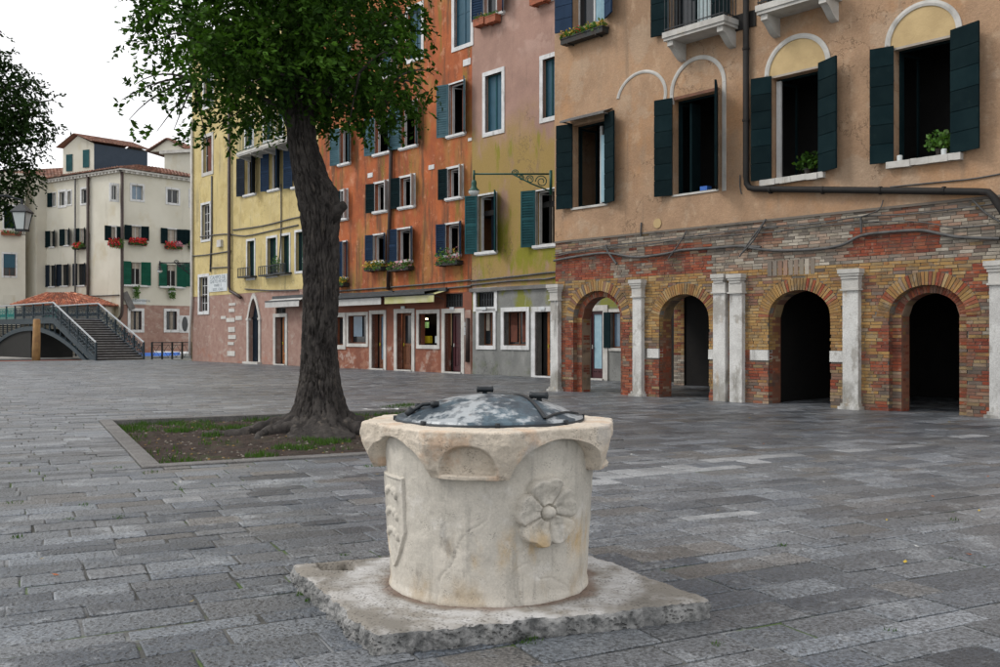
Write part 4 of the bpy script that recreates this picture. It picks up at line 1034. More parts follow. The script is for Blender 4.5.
# jamb bricks
for a in ARCH:
    for sg in (-1, 1):
        z = 0; r_ = 0
        while z < a['zs'] - .02:
            levels = [(a['rx'], .20 if a.get('rec') else .022, JD)] + ([(a['ox'], .022, .17)] if a.get('rec') else [])
            for (rx, y0, y1) in levels:
                y = y0 + (0 if r_ % 2 else .12) * (y1 - y0 > .2)
                ys = [y0] + ([y0 + .12] if (r_ % 2 and y1 - y0 > .2) else []); 
                while ys[-1] < y1 - .02: ys.append(min(y1, ys[-1] + .25))
                for p, q_ in zip(ys[:-1], ys[1:]):
                    x = a['c'] + sg * rx; e = pick.uniform(-.004, .004); mk = MK.index(zone(x + sg * .05, z)); hh_ = z + CH - .011
                    ST.quad(*([(x + e, p + .004, z), (x + e, q_ - .006, z), (x + e, q_ - .006, hh_), (x + e, p + .004, hh_)][::1]), mk)
                if rx == a['rx'] and a.get('rec'):   # the stepped inner order
                    x0, x1 = sorted((a['c'] + sg * a['rx'], a['c'] + sg * a['ox'])); brick_geo(ST, x0, x1 - .004, z, z + CH - .011, .145 + pick.uniform(-.003, .003), MK.index(zone(x0, z)))
            z += CH; r_ += 1
structure(FA.put(ST, 'brickwork', MK, bwall), 'stuff')
# arches: rings of bricks
def vouss(a, rx, rz, th, n, y0, y1, mats, mortar_d):
    root = MB(); N_ = 24     # mortar ring behind
    for i in range(N_):
        p, q_ = math.pi * i / N_, math.pi * (i + 1) / N_
        f = lambda t, e, y: (a['c'] + (rx + e) * math.cos(t), y, a['zs'] + (rz + e) * math.sin(t))
        root.quad(f(p, .004, mortar_d), f(q_, .004, mortar_d), f(q_, th, mortar_d), f(p, th, mortar_d)); root.quad(f(p, .004, mortar_d), f(p, .004, y1), f(q_, .004, y1), f(q_, .004, mortar_d))
    o = FA.put(root, 'brick_arch', 'mortar')
    arc_len = math.pi * math.sqrt(((rx) ** 2 + (rz) ** 2) / 2); w0 = arc_len / n; w1 = math.pi * math.sqrt(((rx + th) ** 2 + (rz + th) ** 2) / 2) / n
    proto = []
    for k in range(4):
        mb = MB(); h0, h1 = w0 / 2 - .006, w1 / 2 - .006; j = [pick.uniform(-.003, .003) for _ in range(8)]
        P = [(-th / 2 + j[0], y0, -h0), (th / 2 + j[1], y0, -h1), (th / 2 + j[2], y0, h1), (-th / 2 + j[3], y0, h0), (-th / 2 + j[0], y1, -h0), (th / 2 + j[1], y1, -h1), (th / 2 + j[2], y1, h1), (-th / 2 + j[3], y1, h0)]
        mb.v = P; mb.f = [(0, 1, 2, 3), (0, 4, 5, 1), (1, 5, 6, 2), (2, 6, 7, 3), (3, 7, 4, 0)]; mb.m = [0] * 5; proto.append(mb)
    meshes = {}
    for i in range(n):
        t = math.pi * (i + .5) / n; mt = mats(i, n); key = (i % 4, mt)
        if key not in meshes: meshes[key] = proto[i % 4].mesh('brick', mt)
        nx, nz = math.cos(t) / rx, math.sin(t) / rz; nn = math.hypot(nx, nz); nx /= nn; nz /= nn
        b = link('brick', meshes[key], o, (a['c'] + rx * math.cos(t) + nx * th / 2, pick.uniform(-.005, .004), a['zs'] + rz * math.sin(t) + nz * th / 2)); b.rotation_euler = (0, -math.atan2(nz, nx), 0)
for k, a in enumerate(ARCH):
    def mt(i, n, k=k):
        r = pick.random()
        if k == 0: return 'brick_yellow' if (i % 3) else 'brick_brown'
        return 'brick_yellow' if r < .80 else 'brick_red' if r < .97 else 'brick_brown'
    vouss(a, a['ox'], a['oz'], .262, 37 if a['ox'] > .7 else 34, -.004, .17 if a.get('rec') else JD, mt, .016)
    if a.get('rec'): vouss(a, a['rx'], a['rise'], .14, 30, .15, JD, lambda i, n: 'brick_red' if pick.random() < .7 else 'brick_brown', .165)
# impost blocks
for (p, q_) in IMP:
    mb = MB(); e = p in (2.62,)
    rr_ = JD if p in (2.62, 6.10) else .3
    mb.box(p if p != 2.62 else 3.14, q_ - .003 if p in (2.62, 6.1) else q_ - .01, -.02, rr_, IZ0, IZ1 - .012); FA.put(mb, 'impost', 'pilaster')
# pilasters
def pilaster(s, w=.36, cw=.52, zt=2.9, base=True, m='pilaster', chip=False):
    mb = MB(); mb.box(s - w / 2, s + w / 2, -.13, .03, .12 if base else 0, zt - .42)
    o = FA.put(mb, 'pilaster', m)
    c = MB(); c.box(s - w / 2 - .012, s + w / 2 + .012, -.15, .03, zt - .42, zt - .20); c.box(s - w / 2 - .035, s + w / 2 + .035, -.175, .03, zt - .44, zt - .405)
    c.box(s - cw / 2 + .05, s + cw / 2 - .05, -.175, .03, zt - .20, zt - .14); c.box(s - cw / 2 + .02, s + cw / 2 - .02, -.20, .03, zt - .14, zt - .09); c.box(s - cw / 2, s + cw / 2, -.22, .03, zt - .09, zt); FA.put(c, 'capital', 'stone', o)
    if base:
        b = MB(); b.box(s - w / 2 - .03, s + w / 2 + .03, -.17, .03, .06, .12); b.box(s - w / 2 - .07, s + w / 2 + .07, -.21, .03, 0, .06); FA.put(b, 'base', m, o)
pilaster(-.02, .29, .46); pilaster(2.90, .28, .42); pilaster(5.35, .33, .36, 2.92, False); pilaster(5.80, .33, .40, 2.9, False); pilaster(8.56, .34, .48, 2.87); pilaster(11.46, .38, .54, 2.87); pilaster(14.3, .42, .6, 2.87)
# soldier-course patch over the third arch
sp = MB()
for i in range(9):
    x = 6.55 + i * .13; sp.box(x, x + .10, -.008, .03, 2.82, 3.15)
sp_ = FA.put(sp, 'soldier_course', 'brick_grey')
# string of slightly projecting bricks under the plaster
cb = MB(); cb.box(SL - .02, SR, -.035, .02, ZP - .05, ZP + .0); FA.put(cb, 'plaster_edge', 'brick_grey')

# plaster wall above
holesA = []
W1 = FA.rect(574, 607, 117, 205); W2 = FA.rect(674, 719, 94, 191); W3 = FA.rect(773, 821, 71, 178); W4 = FA.rect(895, 953, 42, 158)
W1 = (W1[0], W1[1], 4.93, 7.12); W2 = (W2[0], W2[1], 4.90, 7.18); W3 = (W3[0], W3[1], 4.95, 7.15); W4 = (W4[0], W4[1], 4.95, 7.18)
holesA += [W1, W2, W3, W4]
W5 = (FA.P(574, 25)[0], FA.P(607, 25)[0], 9.70, 11.8); B1 = FA.rect(667, 717, 0, 30); B1 = (B1[0] + .1, B1[1] - .1, 8.80, 11.2); B2 = FA.rect(762, 822, 0, 10); B2 = (B2[0], B2[1], 8.66, 11.2); W8 = (W4[0], W4[1], 9.7, 11.8)
holesA += [W5, B1, B2, W8]
def lun(c, rx, zs, rise): return (c - rx, c + rx, zs, zs + .001, rise)
L3 = ((W3[0] + W3[1]) / 2, (W3[1] - W3[0]) / 2 + .02); L4 = ((W4[0] + W4[1]) / 2, (W4[1] - W4[0]) / 2 + .02)
wall(FA, 'plaster_wall', SL, SR, ZP, 12.6, holesA, 'plaster_tan', .30, -.03)
def put_box(name, m, x0, x1, y0, y1, z0, z1, parent=None, F=FA):
    mb = MB(); mb.box(x0, x1, y0, y1, z0, z1); return F.put(mb, name, m, parent)
# building volume
bx = MB(); D_ = 5.55
bx.quad((SL, 0, ZP - .35), (SL, 0, 12.6), (SL, D_, 12.6), (SL, D_, ZP - .35)); bx.quad((SR, 0, 0), (SR, D_, 0), (SR, D_, 12.6), (SR, 0, 12.6)); bx.quad((SL, D_, ZP - .35), (SL, D_, 12.6), (SR, D_, 12.6), (SR, D_, ZP - .35))
FA.put(bx, 'outer_wall', 'plaster_tan')
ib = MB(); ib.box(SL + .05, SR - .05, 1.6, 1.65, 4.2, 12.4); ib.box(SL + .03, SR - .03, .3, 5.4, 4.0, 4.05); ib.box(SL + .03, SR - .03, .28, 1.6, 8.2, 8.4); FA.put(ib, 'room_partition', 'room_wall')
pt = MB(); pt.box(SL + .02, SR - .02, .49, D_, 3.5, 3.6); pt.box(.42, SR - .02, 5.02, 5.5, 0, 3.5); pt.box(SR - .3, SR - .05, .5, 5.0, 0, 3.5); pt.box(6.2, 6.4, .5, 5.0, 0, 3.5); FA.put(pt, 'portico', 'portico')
cp = MB(); cp.box(.06, .43, 4.98, 5.5, 0, 3.5, 1); cp.box(-.28, -.02, .5, .75, 0, 3.5, 0); cp.box(SL + .01, .0, .5, 5.5, 2.75, 3.55, 0); cpo = FA.put(cp, 'corner_pier', ['brick_brown', 'mortar']); cb_ = MB(); z = 0; k = 0
while z < 3.4:
    xs_ = [.05, .18, .44] if k % 2 else [.05, .31, .44]
    for p_, q_ in zip(xs_[:-1], xs_[1:]): cb_.box(p_ + .004, q_ - .006, 4.965, 5.0, z, z + .055, 0 if z < .9 else pick.choice((1, 2, 2)))
    for p_, q_ in ((4.97, 5.22), (5.22, 5.48)) if k % 2 else ((4.97, 5.1), (5.1, 5.36), (5.36, 5.48)): cb_.box(.045, .07, p_ + .004, q_ - .006, z, z + .055, pick.choice((0, 1, 2)))
    z += .066; k += 1
structure(FA.put(cb_, 'brickwork', ['brick_grey', 'brick_red', 'brick_yellow'], cpo), 'stuff')
rf = MB(); rf.quad((SL - .5, -.6, 12.6), (SR + .5, -.6, 12.6), (SR + .5, 2.6, 14), (SL - .5, 2.6, 14)); rf.quad((SL - .5, D_ + .5, 12.6), (SR + .5, D_ + .5, 12.6), (SR + .5, 2.6, 14), (SL - .5, 2.6, 14)); rf.quad((SL - .5, -.6, 12.58), (SR + .5, -.6, 12.58), (SR + .5, D_ + .5, 12.58), (SL - .5, D_ + .5, 12.58)); FA.put(rf, 'roof', 'tile')

def band(c, zs, rin, rout, y0, y1, m='stone', legs=(0, 0), a0=0, a1=180, name='window_arch', asp=1.0, F=FA):
    mb = MB(); n = 28; prev = None
    for i in range(n + 1):
        t = R(a0 + (a1 - a0) * i / n); q_ = [(c + r * math.cos(t), y, zs + r * asp * math.sin(t)) for r, y in ((rin, y1), (rin, y0), (rin + (rout - rin) * .45, y0 - .012), (rout, y0), (rout, y1))]
        if prev:
            for k in range(4): mb.quad(prev[k], prev[k + 1], q_[k + 1], q_[k])
        prev = q_
    for sg, L_ in ((1, legs[0]), (-1, legs[1])):
        if L_: mb.box(c + sg * rin, c + sg * rout, y0, y1, zs - L_, zs)
    return F.put(mb, name, m)
# windows of the tan house: open, dark rooms behind
def awin(W, curt=None, op=True, **k): return window(FA, *W, frame='frame_white' if op else 'sh_dark', fd=.20, open_=False, curtain=curt, d=-.03, **k)
w = window(FA, *W1, frame='sh_dark', fd=.2, open_=True, d=-.03)
cu = MB()
for i in range(8):
    x = W1[0] + .42 * (W1[1] - W1[0]) + i * .06; cu.quad((x, .42 + .02 * math.sin(i * 2), 5.0), (x + .06, .42 + .02 * math.sin(i * 2 + 2), 5.0), (x + .03 + .05, .42, 6.9), (x + .05, .42, 6.9))
put_box('white_casement', 'frame_white', W1[0] + .66, W1[0] + .74, .3, .36, 4.95, 7.05, w); put_box('lit_curtain', 'cyan_cloth', W1[1] - .30, W1[1] - .06, .1, .12, 5.0, 6.75, w)
w = window(FA, *W2, frame='sh_dark', fd=.2, open_=True, d=-.03); put_box('door_leaf', 'sh_dark', W2[0] + .28, W2[0] + .34, .25, .6, 4.92, 7.1, w)
put_box('blue_cushion', 'tarp', W2[0] + .75, W2[0] + .95, .02, .2, 4.92, 5.02, w)
w = window(FA, *W3, frame='sh_dark', fd=.2, open_=True, d=-.03); put_box('white_jamb', 'frame_white', W3[0] + .02, W3[0] + .13, .1, .16, 4.97, 7.1, w)
w = window(FA, *W4, frame='sh_dark', fd=.2, open_=True, d=-.03)
window(FA, *W5, frame='frame_white', fd=.2, glass='glass', d=-.03, curtain=('cyan_cloth', .55, 1, 0)); window(FA, *W8, frame='frame_white', fd=.2, d=-.03)
window(FA, *B1, frame='sh_dark', fd=.2, d=-.03, curtain=('paper', .55, .9, 0)); window(FA, *B2, frame='sh_dark', fd=.2, d=-.03)
# shutters made of boards
def ash(hinge, z0, z1, w, side, ang, nb=6, m='sh_dark'): shutter(FA, hinge, z0, z1, w, side, ang, m, nb=nb, th=.05, d=-.03)
for W_, (lw, la), (rw, ra) in ((W1, (.50, 14), (.52, 22)), (W2, (.48, 12), (.60, 57)), (W3, (.46, 14), (.58, 24)), (W4, (.45, 14), (.62, 18))):
    ash(W_[0], W_[2] - .02, W_[3] + .06, lw, -1, la); ash(W_[1], W_[2] - .02, W_[3] + .10, rw, 1, ra)
for W_, la, ra in ((W5, 12, 30), (W8, 12, 30)): ash(W_[0], W_[2] - .02, W_[3], .55, -1, la, 6, 'sh_blue'); ash(W_[1], W_[2] - .02, W_[3], .55, 1, ra, 6, 'sh_blue')
ash(B1[1] + .02, B1[2], B1[3], .55, 1, 10); ash(B1[0] + .02, B1[2], B1[3], .5, -1, 10)
# sills
def rough_sill(W_, x0, x1, z, h=.13):
    mb = MB(); n = 12
    for i in range(n):
        a, b = x0 + (x1 - x0) * i / n, x0 + (x1 - x0) * (i + 1) / n; e = pick.uniform(-.012, .012); mb.box(a, b + .001, -.15 + e, .2, z - h + e * .8, z - .002 * (i % 2) + e * .4)
    FA.put(mb, 'sill', 'stone')
rough_sill(W3, W3[0] - .25, W3[1] + .12, 4.94); rough_sill(W4, W4[0] - .12, W4[1] + .2, 4.94); put_box('sill', 'stone', W1[0] - .05, W1[1] + .05, -.07, .2, 4.87, 4.928); put_box('sill', 'stone', W2[0] - .02, W2[1] + .02, -.06, .2, 4.85, 4.898)
# stone window arches
c3, c4 = (W3[0] + W3[1]) / 2 + .03, (W4[0] + W4[1]) / 2
r3 = (FA.P(833, 60)[0] - FA.P(767, 60)[0]) / 2; r4 = (FA.P(961, 50)[0] - FA.P(884, 50)[0]) / 2
zt3, zt4 = FA.P(800, 34)[1], FA.P(922, 2)[1]
band(c3, zt3 - r3 * .95, r3 - .11, r3, -.055, .02, asp=.95, legs=(.3, .3)); band(c4, zt4 - r4 * .95, r4 - .11, r4, -.055, .02, asp=.95, legs=(.3, .3))
for c_, r_, zt in ((c3, r3, zt3), (c4, r4, zt4)):
    mb = MB(); n = 20; rr_ = r_ - .11; pts = [(c_ + rr_ * math.cos(math.pi * i / n), -.034, zt - r_ * .95 + rr_ * .95 * math.sin(math.pi * i / n)) for i in range(n + 1)] + [(c_ - rr_, -.034, 7.2), (c_ + rr_, -.034, 7.2)]
    mb.poly(pts); FA.put(mb, 'lunette', 'lunette')
    put_box('lintel', 'curtain', c_ - rr_ + .05, c_ + rr_ - .05, -.04, .1, 7.155, 7.20)
c2 = (FA.P(671, 90)[0] + FA.P(727, 90)[0]) / 2; r2 = (FA.P(727, 90)[0] - FA.P(671, 90)[0]) / 2; zt2 = FA.P(699, 56)[1]
band(c2, zt2 - r2 * .95, r2 - .10, r2, -.05, .0, asp=.95, legs=(2.5, .25))
c1 = (FA.P(617, 90)[0] + FA.P(668, 90)[0]) / 2; r1 = (FA.P(668, 90)[0] - FA.P(617, 90)[0]) / 2; zt1 = FA.P(645, 70)[1]
band(c1, zt1 - r1 * .85, r1 - .09, r1, -.045, .0, asp=.85, a0=-14, a1=168)
put_box('lintel', 'frame_wood', W2[0], W2[1], -.035, .05, W2[3] + .003, W2[3] + .07)
# little canopy over the first window
cn = MB(); x0, x1 = W1[0] - .15, W1[1] + .22; cn.quad((x0, -.38, 7.22), (x1, -.38, 7.22), (x1, -.02, 7.36), (x0, -.02, 7.36)); cn.box(x0, x1, -.385, -.36, 7.17, 7.222); cn.box(x0 + .02, x0 + .06, -.36, -.03, 7.18, 7.21); cn.box(x1 - .06, x1 - .02, -.36, -.03, 7.18, 7.21); FA.put(cn, 'window_canopy', 'kerb')
# balconies
def balcony(x0, x1, z, F=FA, bar=.115, h=1.05, out=.62, brk=2, m='iron', bs=1.0):
    mb = MB(); mb.box(x0, x1, -out, .02, z - .13, z); mb.box(x0 + .02, x1 - .02, -out + .03, .02, z - .20, z - .13)
    o = F.put(mb, 'balcony', 'stone')
    for k in range(brk):
        xc = x0 + .17 + (x1 - x0 - .34) * k / (brk - 1); c = MB(); n = 8; pts = [(-out + .08, z - .2), (-out + .08, z - .2 - .12 * bs)] + [(-out + .10 + (out - .14) * t / n, z - .2 - (.12 + .28 * math.sin(math.pi / 2 * t / n) ** 1.5) * bs) for t in range(1, n + 1)] + [(.0, z - .2 - .42 * bs), (.0, z - .2)]
        a = [(xc - .08, y, zz) for y, zz in pts]; b = [(xc + .08, y, zz) for y, zz in pts]; c.poly(a); c.poly(b[::-1])
        for i in range(len(pts)): j = (i + 1) % len(pts); c.quad(a[i], b[i], b[j], a[j])
        F.put(c, 'bracket', 'stone', o)
    r = MB(); r.box(x0 + .03, x1 - .03, -out + .03, -out + .06, z + h - .03, z + h); r.box(x0 + .03, x1 - .03, -out + .03, -out + .06, z + .06, z + .08)
    for xx in (x0 + .03, x1 - .055): r.box(xx, xx + .025, -out + .061, 0, z + h - .029, z + h - .002); r.box(xx, xx + .025, -out + .061, 0, z + .062, z + .079)
    n = int((x1 - x0) / bar)
    for i in range(n + 1): xx = x0 + .04 + (x1 - x0 - .09) * i / n; r.box(xx, xx + .014, -out + .036, -out + .05, z, z + h - .03)
    for i in range(1, 5):
        for xx in (x0 + .035, x1 - .05): yy = -out + .05 + (out - .05) * i / 5; r.box(xx, xx + .014, yy, yy + .014, z, z + h - .03)
    F.put(r, 'railing', m, o); return o
FAo = lambda x, d: FA.P(x, 20, d)[0]
balcony(FAo(662, -.62), FAo(724, -.62), FA.P(662, 33, -.62)[1]); balcony(FAo(755, -.62), FAo(828, -.62), FA.P(755, 6, -.62)[1])
# drainpipe
def atA(x, y, d): s_, z_ = FA.P(x, y, d); return (s_, d, z_)
pp = MB(); d = -.14
s0p = FA.P(746, 100, d)[0]; zc = FA.P(746, 190, d)[1]; s1p = FA.P(990, 191, d)[0]; z1_ = FA.P(990, 191, d)[1]
pts = [(s0p, d, 12.5), (s0p, d, zc + .3), (s0p + .02, d, zc + .14), (s0p + .09, d, zc + .04), (s0p + .22, d, zc), (s1p - .2, d, z1_ + .01), (s1p - .03, d, z1_ - .02), (s1p + .06, d, z1_ - .12), (s1p + .25, d, z1_ - .45), (s1p + .3, d, z1_ - 1.2), (s1p + .3, d, .1)]
pp.tube(pts, .068, 12); drain = FA.put(pp, 'drainpipe', 'pipe', None, True)
for zz in (7.9, 9.4, 10.8, 6.3): cl_ = MB(); cl_.tube([(s0p, d, zz), (s0p, d, zz + .05)], .082, 12); FA.put(cl_, 'pipe_clamp', 'pipe', drain)
for k in range(4): x = s0p + .6 + k * 1.25; zz = zc + (z1_ - zc) * (x - s0p) / (s1p - s0p); cl_ = MB(); cl_.tube([(x, d, zz), (x + .05, d, zz)], .082, 12); FA.put(cl_, 'pipe_clamp', 'pipe', drain)
a, b = FA.P(733, 25), FA.P(757, 25); put_box('wall_plate', 'pipe', a[0], b[0], -.06, -.03, a[1] - .18, a[1] + .18, drain)
# cables
def cable(F, pts, r, dd=-.05, sub=6, m='cable', name='cable'):
    P_ = [(*F.P(x, y, dd),) for x, y in pts]; P_ = [(s_, dd, z_) for s_, z_ in P_]; Q = []
    for i in range(len(P_) - 1):
        a, b = Vector(P_[i]), Vector(P_[i + 1]); a0 = Vector(P_[max(i - 1, 0)]); b1 = Vector(P_[min(i + 2, len(P_) - 1)])
        for k in range(sub):
            t = k / sub; Q.append(.5 * ((2 * a) + (b - a0) * t + (2 * a0 - 5 * a + 4 * b - b1) * t * t + (3 * a - a0 - 3 * b + b1) * t ** 3))
    Q.append(Vector(P_[-1])); mb = MB(); mb.tube(Q, r, 6, cap=False); return F.put(mb, name, m, None, True)
z7 = lambda L: [(540 + x / 3.033, 200 + y / 3.033) for x, y in L]; z8 = lambda L: [(740 + x / 2.9, 200 + y / 2.9) for x, y in L]
cable(FA, z7([(42, 184), (120, 170), (200, 161), (290, 173), (380, 163), (430, 152), (520, 146), (600, 140), (670, 144)]) + z8([(0, 132), (80, 145), (200, 144), (290, 132), (350, 104), (420, 94), (520, 88), (580, 98), (640, 108), (753, 112)]), .032, -.06)
cable(FA, z7([(45, 165), (200, 140), (400, 118), (600, 92), (720, 82)]) + z8([(60, 80), (220, 68), (350, 48), (500, 40), (650, 22), (753, 10)]), .014)
cable(FA, z7([(42, 172), (150, 150), (300, 140), (430, 118), (560, 108), (728, 96)]) + z8([(100, 92), (260, 72), (420, 62), (540, 66), (620, 80), (753, 70)]), .012)
cable(FA, z7([(200, 136), (205, 155), (232, 194)]), .03, -.07); cable(FA, z7([(445, 94), (420, 135), (390, 176)]), .018, -.08); cable(FA, z7([(685, 60), (640, 120), (605, 172)]), .02, -.08)
cable(FA, z8([(75, 55), (40, 115), (0, 160)]), .02, -.08); cable(FA, z8([(350, 48), (352, 95)]), .022, -.08); cable(FA, z8([(415, 0), (400, 30), (340, 52)]), .012, -.07); cable(FA, z8([(675, 0), (710, 35), (753, 62)]), .02, -.07)
cable(FA, [(741 - 1, 175), (740, 186), (741.5, 194)], .014, -.06); cable(FA, [(890, 187), (930, 183), (970, 179), (1000, 174)], .014, -.05); cable(FA, z7([(307, 68), (305, 112)]), .02, -.06)
vt = MB(); c_ = FA.P(658.5, 223.5); vt.tube([(c_[0], -.05, c_[1]), (c_[0], -.035, c_[1])], .12, 20); FA.put(vt, 'vent_cover', 'lunette')
cmz = FA.P(549, 320)

# plants and flowers on the tan house
flower_box(FA, FA.P(567, 35)[0] + .05, FA.P(613, 25)[0] - .1, 9.28, 'dark box of yellow flowers under the blue shuttered top window of the tan house', 'planter_dark', ('flower_yellow', 'leaf_box', 'flower_yellow', 'flower_red'), .16, 260, .24, .06, group='flower boxes on the tan house')
def sill_plant(F, s_, z, w, label, n=120, h=.3, y=.1, leafm='leaf_box'):
    t = thing('potted_plant', label, 'plant', F.W(s_, y, z), F.rz, 'potted plants on window sills'); p = MB(); p.lathe([(.05, 0), (.08, .14), (.09, .14), (.085, .12), (.001, .12)], n=14); p.build('pot', 'planter_dark', t)
    f = MB(); leaf_cloud(f, (0, 0, .14 + h * .45), (w, .14, h * .6), n, .10); f.build('foliage', leafm, t)
sill_plant(FA, W3[0] + .75, 4.955, .30, 'dark leafy plant on the sill of the tan house window just right of the drainpipe', 170, .34, .16, 'leaf')
sill_plant(FA, W4[0] + .82, 4.955, .28, 'bright green bushy plant on the sill of the widest window of the tan house', 200, .34, .12)
for k, dx in enumerate((.12, .98)):
    t = thing('glass_jar', ('small glass jar at the left end of the sill of the widest tan house window', 'small glass jar at the right end of the sill of the widest tan house window')[k], 'jar', FA.W(W4[0] + dx, -.05, 4.945), FA.rz, 'jars on the sill'); j = MB(); j.lathe([(.001, 0), (.05, 0), (.052, .1), (.045, .11), (.001, .11)], n=14); j.build('jar_body', 'lamp_glass', t)
# green street lamp bracket on the corner
def bracket_lamp(root, p0, p1, zarm, head, dirv, scale=1.0, m='lamp_green', scroll=True, mount=None):
    """p0 wall end, p1 lamp end, local to root"""
    mb = MB(); a, b = Vector((*p0, zarm)), Vector((*p1, zarm)); L_ = (b - a).length; u = (b - a) / L_
    mb.tube([a, b], .022 * scale, 8); mb.tube([b + Vector((0, 0, .10)), b - Vector((0, 0, .16))], .028 * scale, 8)
    if scroll:
        k = a + u * L_ * .5; low = a - Vector((0, 0, .42 * scale)); mb.tube([k, k.lerp(low, .5) - Vector((0, 0, .03)), low], .018 * scale, 6)
        for (f, r_, zo) in ((.12, .15, .18), (.27, .10, .13), (.38, .07, .09), (.46, .09, -.02)):
            c = a + u * (L_ * f) - Vector((0, 0, zo)) * scale; pts = []
            for i in range(22): t = i / 21 * 3.2 * math.pi; rr_ = r_ * scale * (1 - i / 30); pts.append(c + u * math.cos(t) * rr_ + Vector((0, 0, math.sin(t) * rr_)))
            mb.tube(pts, .013 * scale, 5)
    mb.box(a.x - .04, a.x + .04, a.y - .04, a.y + .04, zarm - .5 * scale, zarm + .1)
    mb.build('bracket', m, root, True)
    s = MB(); s.lathe([(.02, -.16), (.06, -.18), (.075, -.26), (.07, -.34), (.10, -.40), (.15, -.45), (.16, -.47), (.001, -.46)], (b.x, b.y, zarm), 16); s.build('lamp_shade', m, root, True)
    g_ = MB(); g_.lathe([(.15, -.465), (.155, -.50), (.13, -.56), (.07, -.60), (.001, -.61)], (b.x, b.y, zarm), 16); g_.build('globe', 'lamp_glass', root, True)
cx_, cy_ = FA.W(-.40, .12, 0)[:2]
sl = thing('street_lamp', 'green street lamp on a long scrolled arm at the corner of the tan house', 'street lamp', (cx_, cy_, 0), 0, 'bracket street lamps')
zl = 1.5 + (336 - 174) * cy_ / 950; xe = (474 - 500) / 950 * cy_
bracket_lamp(sl, (0, 0), (xe - cx_, 0), zl, None, None, 1.15)

# ================================================================ the row behind: yellow, orange and pink houses on one line
def bfoot(s_): return (O_B[0] + DU[0] * s_, O_B[1] + DU[1] * s_, 0)
S_Y0, S_OR, S_PK, S_END = -30.9, B_local(*((318 - 500) / 950 * 46.1, 46.1))[0], -4.62, 5.35
yel = thing('yellow_house', 'yellow plastered house with pink brick ground floor at the far corner of the square', 'building', bfoot(S_Y0))
orr = thing('orange_house', 'weathered orange house with shops and striped awnings below, between yellow and pink houses', 'building', bfoot(S_OR))
pnk = thing('pink_house', 'narrow pink house streaked with green moss above a grey white framed shopfront', 'building', bfoot(S_PK))
class SFace(Face): pass
FY = Face(yel, *O_B, *DU); FO = Face(orr, *O_B, *DU); FP = Face(pnk, *O_B, *DU)
HOL = {'y': [], 'o': [], 'p': []}
DEF = []   # windows are made after the walls know their holes
def addw(key, F, x0, x1, yt, yb, **k):
    a, b, z0, z1 = F.rect(x0, x1, yt, yb); HOL[key].append((a, b, z0, z1)); DEF.append((F, (a, b, z0, z1), k)); return a, b, z0, z1
def sh2(F, W_, m, wl=None, wr=None, al=25, ar=25, dz=.04):
    w = (W_[1] - W_[0]) / 2
    if wl != 0: shutter(F, W_[0] - .02, W_[2] - dz, W_[3] + dz, wl or w, -1, al, m)
    if wr != 0: shutter(F, W_[1] + .02, W_[2] - dz, W_[3] + dz, wr or w, 1, ar, m)
CU = 'curtain_dark'
# orange, four storeys of windows
o1 = [addw('o', FO, *q, sill='stone_white', surround='stone_white', sw=.07, sproj=.02, curtain=[('curtain', .35, .55, 0)], open_=True) for q in ((343, 347, 242, 277), (373.5, 384.5, 235, 261), (397.5, 411.5, 229, 260.5), (446, 460, 224, 254.5))]
for W_ in o1: sh2(FO, W_, 'sh_blue', None, None, 18, 35)
o2 = [addw('o', FO, *q, sill='stone_white', surround='stone_white', sw=.09, curtain=[(CU, .3, .6, 0)], open_=True) for q in ((341, 347.5, 191, 218), (375, 388, 183, 210.5), (400.5, 414.5, 177, 206), (448, 462.5, 168, 197))]
for W_ in o2: sh2(FO, W_, 'sh_dark', None, 0, 14); sh2(FO, W_, 'frame_white', 0, .34, 14, 60)
o3 = [addw('o', FO, *q, sill='stone_white', surround='stone_white', sw=.06, sproj=.015, curtain=[(CU, .4, .75, 0)], open_=True) for q in ((340, 350, 128, 163), (375, 390, 116, 152.5), (401.5, 417, 103, 146), (449, 464.5, 83, 134))]
for W_ in o3: sh2(FO, W_, 'sh_light', .55, .55, 20, 40)
o4 = [addw('o', FO, *q, surround='stone_white', sw=.16, glass='shut_blue_closed', frame='shut_blue_closed', mull=1, tr=1, fd=.12) for q in ((338, 350, 45, 95), (381, 395.5, 28, 74), (408, 421.5, 8, 58), (454.5, 471, -22, 45))]
o5 = [addw('o', FO, *q, surround='stone_white', sw=.12, tr=1) for q in ((381, 393, -60, -20), (408, 420, -85, -40), (452, 468, -120, -70))]
# shops of the orange house
sh_ = []
sw1 = addw('o', FO, 348.5, 366.5, 315.5, 343.5, frame='frame_wood', glass='glass', surround='stone', sw=.15, curtain=[('glass_sky', .1, .6, .25)], mull=0, fd=.2)
sw0 = addw('o', FO, 336, 343.5, 317, 345, frame='frame_wood', glass='glass', surround='stone', sw=.2, mull=0)
swC = addw('o', FO, 419, 437.5, 313.5, 345, frame='frame_wood', glass='dark', surround='stone', sw=.16, mull=1, fd=1.6, open_=True)
def zf(F, x): return .0
doors = []
def addd(key, F, x0, x1, yt, z0=.06):
    a = F.P(x0, yt)[0]; b = F.P(x1, yt)[0]; z1 = F.P((x0 + x1) / 2, yt)[1]; HOL[key].append((a, b, z0, z1)); return (a, b, z0, z1)
dA = addd('o', FO, 372, 384, 314); dB = addd('o', FO, 397, 412, 313); dC = addd('o', FO, 445, 461.5, 313); tC = addw('o', FO, 444, 462.5, 293.5, 307.5, frame='iron', glass='dark', mull=6, tr=1, fd=.12)
